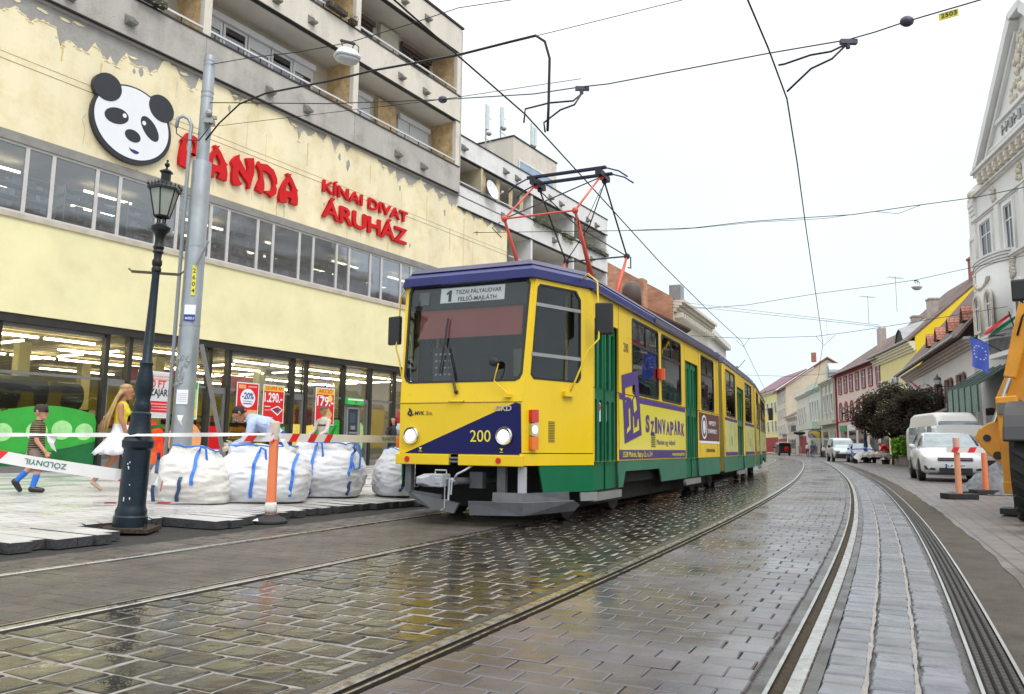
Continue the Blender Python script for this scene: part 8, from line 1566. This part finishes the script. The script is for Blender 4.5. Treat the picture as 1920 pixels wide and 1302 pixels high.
for sg in (-1, 1): MB().box(sg*.58-.17, sg*.58+.17, .0, .12, .70, .86).build('headlight', v_lens, sv, bevel=.03); MB().ball((sg*1.0, 1.2, 1.15), .12, 8, sc=(1, .5, 1)).build('side_mirror', v_blk, sv)
MB().box(-.75, .75, -.04, .08, .30, .60).build('bumper', v_blk, sv, bevel=.03); MB().box(-.72, -.5, -.05, -.03, .62, .70).build('turn_signal', t_red, sv)
secs = [(.0, .5, .42, .62), (.05, .68, .3, .72), (.25, .76, .22, .80), (.7, .79, .2, .92), (1.0, .80, .2, .96), (3.2, .80, .2, .98), (3.6, .76, .25, .95), (3.7, .6, .4, .8)]
gh = [(.85, .72, .85, .96, .9, 0), (1.2, .73, .85, 1.2, .84, .03), (1.55, .74, .85, 1.37, .80, 0), (2.8, .74, .85, 1.40, .78, 0), (3.4, .70, .85, 1.25, .8, 0), (3.6, .66, .85, 1.0, .9, 0)]
gl = [(quadpoly((-.66, .86, .96), (.66, .86, .96), (.56, 1.42, 1.34), (-.56, 1.42, 1.34)), 'windscreen')]
for sg in (-1, 1): gl += [(quadpoly((sg*.775, 1.2, .98), (sg*.775, 2.8, 1.0), (sg*.67, 2.6, 1.33), (sg*.67, 1.6, 1.32)), 'side_window')]
bc = vehicle('small dark blue car parked facing the camera, its bonnet above the covered barrow', 'car', (24.9, 56.4, 0), -R(16), secs, gh, v_blue, (.72, 3.0), .28, gl, 'parked_car', .79)
for sg in (-1, 1): MB().ball((sg*.56, .10, .66), .12, 12, sc=(1.3, .5, .9)).build('headlight', v_lens, bc, smooth=True); MB().ball((sg*.90, 1.2, .98), .09, 8, sc=(1, .5, .8)).build('side_mirror', v_blue, bc)
MB().box(-.3, .3, -.03, .02, .36, .46).build('number_plate', m_white, bc)
# grey van with open tailgate, seen from behind
t = thing('parked_van', 'dark grey van far off with its tailgate open and a red load inside', 'van', (38.9, 113.5, 0), -R(8))
MB().rings([[(x, y, z) for x, z in se(w, z0, z1, e=.25)] for y, w, z0, z1 in ((.3, .86, .3, 1.8), (2.6, .88, .3, 1.85), (3.4, .86, .3, 1.4), (4.2, .8, .35, 1.05))]).build('body', v_darkv, t, smooth=50); MB().box(-.72, .72, .26, .3, .62, 1.70).build('load_opening', m_dark, t); MB().box(-.8, .8, -.55, .35, 1.86, 1.92).build('tailgate', m_white, t, bevel=.02)
MB().ball((.22, .2, .98), .36, 12, sc=(1, .4, 1.1)).build('red_load', m_redj, t, smooth=True); MB().box(-.85, .85, .1, .3, .38, .60).build('bumper', v_blk, t, bevel=.03)
for sg in (-1, 1): MB().box(sg*.80-.06, sg*.80+.06, .22, .3, .7, 1.3).build('tail_light', t_red, t); MB().cyl((sg*.7-.1, .8, .31), (sg*.7+.1, .8, .31), .31, n=20).build('wheel', v_tyre, t); MB().ball((sg*1.0, 3.2, 1.15), .13, 8, sc=(1, .4, 1)).build('side_mirror', v_blk, t)
# wheelbarrow with sheets, crate, buckets, bollards, far bits
t = thing('wheelbarrow', 'dark wheelbarrow loaded with crumpled white sheeting in front of the blue car', 'wheelbarrow', (23.9, 53.2, 0), R(-5)); MB().cyl((-1.0, -.05, .22), (-1.0, .05, .22), .22, n=20).build('wheel', m_rub, t)
MB().rings([[(.0+sx*a, sy*b, z) for sx, sy in ((-1, -1), (1, -1), (1, 1), (-1, 1))] for a, b, z in ((.45, .25, .30), (.85, .42, .58))]).build('tray', m_rub, t); MB().tube([(-1, 0, .22), (0, .3, .32), (1.2, .35, .6)], .025, 6).tube([(-1, 0, .22), (0, -.3, .32), (1.2, -.35, .6)], .025, 6).build('handle', m_rub, t)
bm = bmesh.new(); bmesh.ops.create_grid(bm, x_segments=44, y_segments=20, size=1)
for v in bm.verts: x, y = v.co.x, v.co.y; v.co = Vector((x*1.25+.15, y*.55, .60+.14*(1-y*y)+mn.noise(Vector((x*4, y*4, 2)))*.16-max(0, abs(x)-.75)*1.6-max(0, abs(y)-.8)*.8)); v.co.z = max(.03, v.co.z)
me = bpy.data.meshes.new('sheeting'); bm.to_mesh(me); bm.free(); me.shade_smooth(); me.materials.append(M('sheet_white', (.62, .60, .56), .5, var=.15, vs=6)); o = bpy.data.objects.new('white_sheeting', me); C.objects.link(o); o.location = (23.9, 53.2, 0); tag(o, 'crumpled white plastic sheeting heaped over the dark wheelbarrow', 'sheeting')
def bucket(x, y, lb, mat, w=.3, h=.28): t = thing('crate' if mat is m_pblue else 'bucket', lb, 'crate' if mat is m_pblue else 'bucket', (x, y, 0), 0); MB().rings([[(sx*a, sy*a*.7, z) for sx, sy in ((-1, -1), (1, -1), (1, 1), (-1, 1))] for a, z in ((w*.85, 0), (w, h))], cap=True).build('tub', mat, t); MB().tube([(sx*w, sy*w*.7, h) for sx, sy in ((-1, -1), (1, -1), (1, 1), (-1, 1))], .018, 5, closed=True).build('rim', mat, t)
bucket(25.25, 52.3, 'blue plastic crate at the feet of the person in red', m_pblue, .30, .32); bucket(24.45, 52.3, 'black bucket between the wheelbarrow and the blue crate', m_rub, .22, .28)
for x, y, lb in ((37.9, 97, 'dark bollard left of the child in white'), (36.9, 84, 'dark bollard just left of the silver van')):
    t = thing('bollard', lb, 'bollard', (x, y, 0), 0, 'cast iron bollards'); MB().lathe([(.22, 0), (.22, .12), (.15, .18), (.13, .75), (.17, .8), (.17, .86), (.10, .98), (.02, 1.02)], 16).build('column', m_cib, t, smooth=35)
t = thing('shop_sign', 'dark oval hanging sign by the ivory house', 'sign', (37.2, 103, 3.0), 0); MB().lathe([(.01, -.3), (.7, -.12), (.75, 0), (.7, .12), (.01, .3)], 20, Matrix.Rotation(0, 4, 'X')).build('panel', m_cib, t); MB().cyl((0, 0, .3), (1.6, 0, .5), .03).build('bracket', m_cib, t)
# ---- yellow backhoe loader, its rear end at the right edge of the frame
bx = thing('backhoe_loader', 'yellow orange backhoe digger cut by the right edge of the picture', 'digger', (7.04, 11.1, 0), -R(38))
d_y = M('digger_yellow', (.72, .30, .012), .38, var=.12, vs=3, coat=.2, col2=(.45, .20, .03), c2s=2.5, c2t=.66, c2w=.08, rvar=.1); d_k = M('digger_black', (.02, .02, .022), .5, var=.2); d_rod = M('hydraulic_chrome', (.6, .6, .6), .15, 1)
BT = Matrix.Identity(4)
MB().add([(-.20, 0, .34), (.06, 0, .34), (.02, 0, 1.66), (-.24, 0, 1.64), (-.20, .22, .34), (.06, .22, .34), (.02, .22, 1.66), (-.24, .22, 1.64)], [(0, 1, 2, 3), (4, 7, 6, 5), (0, 4, 5, 1), (1, 5, 6, 2), (2, 6, 7, 3), (3, 7, 4, 0)]).build('stabiliser_leg', d_y, bx, bevel=.015)
MB().box(-.21, .07, -.02, .24, .30, .46).build('leg_shoe', d_y, bx, bevel=.01); MB().box(-.26, .14, -.12, .34, .02, .10).cyl((-.06, .1, .1), (-.06, .1, .32), .05).build('foot_pad', d_k, bx)
MB().box(-.22, -.05, -.03, -.002, 1.40, 1.56).build('hinge_plate', M('hinge_grey', (.16, .15, .14), .6, .3), bx)
def xzp(poly, y0, y1): m_ = MB(); m_.prism(poly, y0, y1, 'y'); return m_
xzp([(-.28, 1.62), (.05, 1.60), (.42, 2.75), (.40, 3.1), (.18, 3.0), (.06, 2.4)], .30, .46).build('boom', d_y, bx, bevel=.012)
xzp([(-.13, 1.93), (.02, 1.90), (.20, 2.55), (.22, 2.95), (.12, 2.98)], .05, .20).build('dipper_arm', d_y, bx, bevel=.02); MB().cyl((-.05, .12, 1.92), (-.28, .12, 1.30), .035).cyl((.36, .1, 1.0), (.30, .1, 1.9), .05).build('hydraulic_rod', d_rod, bx)
MB().tube([(.13, .0, 1.58), (.10, -.05, 1.35), (.22, -.06, 1.2), (.4, -.02, 1.15)], .018, 6).tube([(.08, .02, 2.5), (.16, -.04, 2.75), (.3, 0, 2.95)], .016, 6).build('hydraulic_hose', d_k, bx, smooth=True)
mb = MB(); mb.prism([(-.56, 1.06), (-.50, 1.20), (-.38, 1.28), (-.20, 1.36), (-.18, .70), (-.30, .74), (-.42, .86)], .24, .40); mb.build('bucket_link', d_y, bx, bevel=.02); MB().cyl((-.40, .22, 1.07), (-.40, .235, 1.07), .05, n=16).cyl((-.28, .235, .82), (-.28, .42, .82), .06, n=14).build('link_pin', d_k, bx)
MB().box(.12, 2.0, .5, 1.0, .6, 1.5).box(.35, 1.9, .9, 3.8, .75, 1.35).build('chassis', d_y, bx, bevel=.03); MB().box(-.2, 2.2, .42, .60, .50, .72).build('rear_frame', d_k, bx)
for x in (.22, 1.9):
    w_ = MB().lathe([(.36, -.20), (.62, -.20), (.70, -.13), (.71, 0), (.70, .13), (.62, .20), (.36, .20)], 36, Matrix.Translation((x, -.67, .71)) @ Matrix.Rotation(R(90), 4, 'Y')).build('wheel', v_tyre, bx, smooth=35)
    mb = MB()
    for k in range(22):
        a = k*2*math.pi/22
        for sg in (-1, 1): Tt = Matrix.Translation((x, -.67, .71)) @ Matrix.Rotation(a+sg*.07, 4, 'X') @ Matrix.Translation((sg*.09, 0, .70)) @ Matrix.Rotation(sg*.6, 4, 'Z'); mb.box(-.10, .10, -.03, .03, -.01, .035, T=Tt)
    mb.build('tread_lug', v_tyre, w_); MB().lathe([(.37, -.16), (.40, -.17), (.34, -.12), (.18, -.05), (.02, -.05)], 30, Matrix.Translation((x, -.67, .71)) @ Matrix.Rotation(R(90), 4, 'Y')).build('rim', d_y, w_, smooth=40)
for x in (.5, 1.82):
    w_ = MB().lathe([(.25, -.13), (.42, -.13), (.46, -.08), (.46, .08), (.42, .13), (.25, .13)], 30, Matrix.Translation((x, 3.2, .46)) @ Matrix.Rotation(R(90), 4, 'Y')).build('wheel', v_tyre, bx, smooth=35); MB().lathe([(.27, -.11), (.02, -.03)], 24, Matrix.Translation((x, 3.2, .46)) @ Matrix.Rotation(R(90), 4, 'Y')).build('rim', d_y, w_)
arc = [(-.67+.86*math.cos(a), .74+.80*math.sin(a)) for a in [R(20)+R(140)*i/10 for i in range(11)]]; arc2 = [(-.67+.80*math.cos(a), .74+.74*math.sin(a)) for a in [R(160)-R(140)*i/10 for i in range(11)]]
MB().prism(arc+arc2, -.02, .50, 'x').build('mudguard', d_k, bx, bevel=.02); MB().prism(arc+arc2, 1.6, 2.2, 'x').build('mudguard', d_k, bx, bevel=.02)
mb = MB()
for x, y in ((.75, .3), (1.95, .3), (.75, 1.7), (1.95, 1.7)): mb.box(x-.04, x+.04, y-.04, y+.04, 1.35, 2.85)
mb.box(.65, 2.05, .2, 1.85, 2.86, 2.96); mb.build('cab_frame', d_k, bx); MB().box(.80, 1.9, .29, .30, 1.5, 2.8).build('cab_window', v_glass, bx)
MB().box(.9, 1.8, 1.9, 3.7, 1.36, 1.75).build('bonnet', d_y, bx, bevel=.05); MB().box(.2, 2.1, 4.0, 4.4, .2, .9).tube([(.5, 3.0, 1.2), (.5, 4.1, .6)], .06, 6).tube([(1.8, 3.0, 1.2), (1.8, 4.1, .6)], .06, 6).build('front_shovel', d_y, bx)
MB().rings([[(.16+sx*a, .02+yy, 3.15+sz*b) for sx, sz in ((-1, -1), (1, -1), (1, 1), (-1, 1))] for a, b, yy in ((.10, .14, .0), (.12, .16, .03), (.11, .15, .08))]).build('side_mirror', d_k, bx, bevel=.02); MB().tube([(.16, .05, 3.0), (.2, .1, 2.88), (.6, .2, 2.86)], .014, 6).build('mirror_arm', d_k, bx)
# ================================================================ plants
def crown(r_, cx, cy, cz, rx, ry, rz, n, ls, clumps=14, flat=.3):
    """leaf sized faces gathered in clumps through an uneven volume"""
    mb = MB(); cl = []
    while len(cl) < clumps:
        p = Vector((r_.uniform(-1, 1), r_.uniform(-1, 1), r_.uniform(-1, 1)))
        if .25 < p.length < 1: cl.append((p, r_.uniform(.22, .42)))
    V = []; F = []
    for i in range(n):
        c, rr = r_.choice(cl); d = Vector((r_.gauss(0, 1), r_.gauss(0, 1), r_.gauss(0, 1))).normalized()*(rr*r_.random()**.4)
        p = c+d; P_ = Vector((cx+p.x*rx, cy+p.y*ry, cz+p.z*rz)); a = Vector((r_.gauss(0, 1), r_.gauss(0, 1), r_.gauss(0, .6))).normalized(); b = a.orthogonal().normalized(); s_ = ls*r_.uniform(.6, 1.4)
        o = len(V); V += [P_-a*s_, P_+b*s_*.45, P_+a*s_, P_-b*s_*.45]; F.append((o, o+1, o+2, o+3))
    mb.v = [tuple(v) for v in V]; mb.f = F; mb.m = [0]*len(F); return mb, cl
m_plum = M('leaf_plum', (.026, .019, .014), .8, spec=.12, var=.5, vs=1.5, col2=(.050, .042, .024), c2s=2, c2t=.5, c2w=.15); m_lime = M('leaf_lime', (.14, .34, .03), .6, spec=.2, var=.4, vs=2, col2=(.22, .38, .06), c2s=3, c2t=.55, c2w=.1); m_bark = M('bark', (.06, .045, .035), .9, var=.3, vs=8, bump=.4)
def tree(x, y, cz, rx, ry, rz, n, ls, mat, label, seed, name='plum_tree', th=2.0):
    t = thing(name, label, 'tree', (x, y, 0), 0); r_ = random.Random(seed); mb, cl = crown(r_, 0, 0, cz, rx, ry, rz, n, ls, 46)
    mb.build('crown', mat, t, fix=False); tb = MB(); tb.tube([(0, 0, 0), (.05, 0, th*.5), (0, .05, th)], [.16, .13, .11], 8)
    for c, rr in cl[:16]: e = Vector((c.x*rx, c.y*ry, cz+c.z*rz)); tb.tube([(0, .03, th*.8), tuple((Vector((0, 0, th))+e)/2+Vector((0, 0, .1))), tuple(e)], [.07, .045, .015], 6)
    tb.build('trunk', m_bark, t, smooth=True); return t
tree(24.2, 50.6, 3.2, 2.35, 1.8, 1.7, 13000, .10, m_plum, 'broad dark purple leaved tree, its left and larger crown, by the planters', 4)
tree(22.7, 44.8, 3.05, 1.75, 1.5, 1.45, 10000, .09, m_plum, 'dark purple leaved tree behind the roof of the white van', 5)
def planter(x, y, w, label, seed, h=.55):
    t = thing('planter', label, 'planter', (x, y, 0), R(-70+90), 'concrete planters with shrubs'); MB().box(-w/2, w/2, -.35, .35, 0, h).box(-w/2-.04, w/2+.04, -.39, .39, h, h+.06).build('trough', M('planter_concrete', (.22, .20, .18), .9, var=.25, vs=4, bump=.3), t, bevel=.02)
    s_ = thing('shrub', 'bright green shrub growing in the '+label, 'shrub', (x, y, h), 0, 'bright green shrubs in the planters'); r_ = random.Random(seed); mb, cl = crown(r_, 0, 0, .62, w*.62, .6, .85, 4200, .085, 14); mb.build('foliage', m_lime, s_, fix=False)
    tb = MB()
    for c, rr in cl: tb.tube([(0, 0, 0), (c.x*w*.5, c.y*.4, .55+c.z*.5)], [.02, .008], 5)
    tb.build('stem', m_bark, s_)
for i, (x, y, w, lb) in enumerate(((24.75, 49.9, 1.5, 'leftmost concrete planter, just right of the person in red'), (24.1, 48.6, 1.5, 'concrete planter second from the left under the dark tree'), (23.5, 47.2, 1.5, 'third concrete planter under the dark tree'), (23.0, 45.8, 1.4, 'concrete planter nearest the white van'))): planter(x, y, w, lb, 20+i)
# ================================================================ every loose piece of these parts becomes a part of its own
def split_parts(names):
    for o in list(C.objects):
        if o.type != 'MESH' or o.name.split('.')[0] not in names or o.get('kind') == 'stuff': continue
        me = o.data; n = len(me.vertices); p = list(range(n))
        def find(a):
            while p[a] != a: p[a] = p[p[a]]; a = p[a]
            return a
        for e in me.edges: a, b = find(e.vertices[0]), find(e.vertices[1]); p[a] = b
        comps = {}
        for f in me.polygons: comps.setdefault(find(f.vertices[0]), []).append(f)
        if len(comps) < 2 or len(comps) > 100: continue
        base = o.name.split('.')[0]
        for k, fs in list(comps.items())[1:]:
            vi = sorted({v for f in fs for v in f.vertices}); mp = {v: i for i, v in enumerate(vi)}
            m2 = bpy.data.meshes.new(base); m2.from_pydata([me.vertices[v].co[:] for v in vi], [], [[mp[v] for v in f.vertices] for f in fs])
            for m_ in me.materials: m2.materials.append(m_)
            m2.polygons.foreach_set('use_smooth', [f.use_smooth for f in fs])
            c = o.copy(); c.data = m2; C.objects.link(c)
        keep = {v for f in list(comps.values())[0] for v in f.vertices}; bm = bmesh.new(); bm.from_mesh(me); bm.verts.ensure_lookup_table()
        bmesh.ops.delete(bm, geom=[v for v in bm.verts if v.index not in keep], context='VERTS'); bm.to_mesh(me); bm.free()
split_parts({'modillion', 'pier', 'side_wall', 'chimney', 'bolt', 'strut', 'lower_arm', 'grab_pole', 'column', 'red_banner', 'quoin', 'grip', 'lamp_bulb', 'crack', 'bracket', 'jack_mark', 'front_shovel', 'tail_light', 'eye', 'eyebrow', 'bare_patch', 'render_flake', 'baluster', 'seat', 'joint', 'horn', 'contact_strip', 'head_bracket', 'foot_pad', 'link_pin', 'ceiling_tube', 'glazing_bar_none', 'blade', 'handle_none', 'leg', 'balcony_slab', 'curtain', 'end_wall', 'red_stripe', 'cresting'})
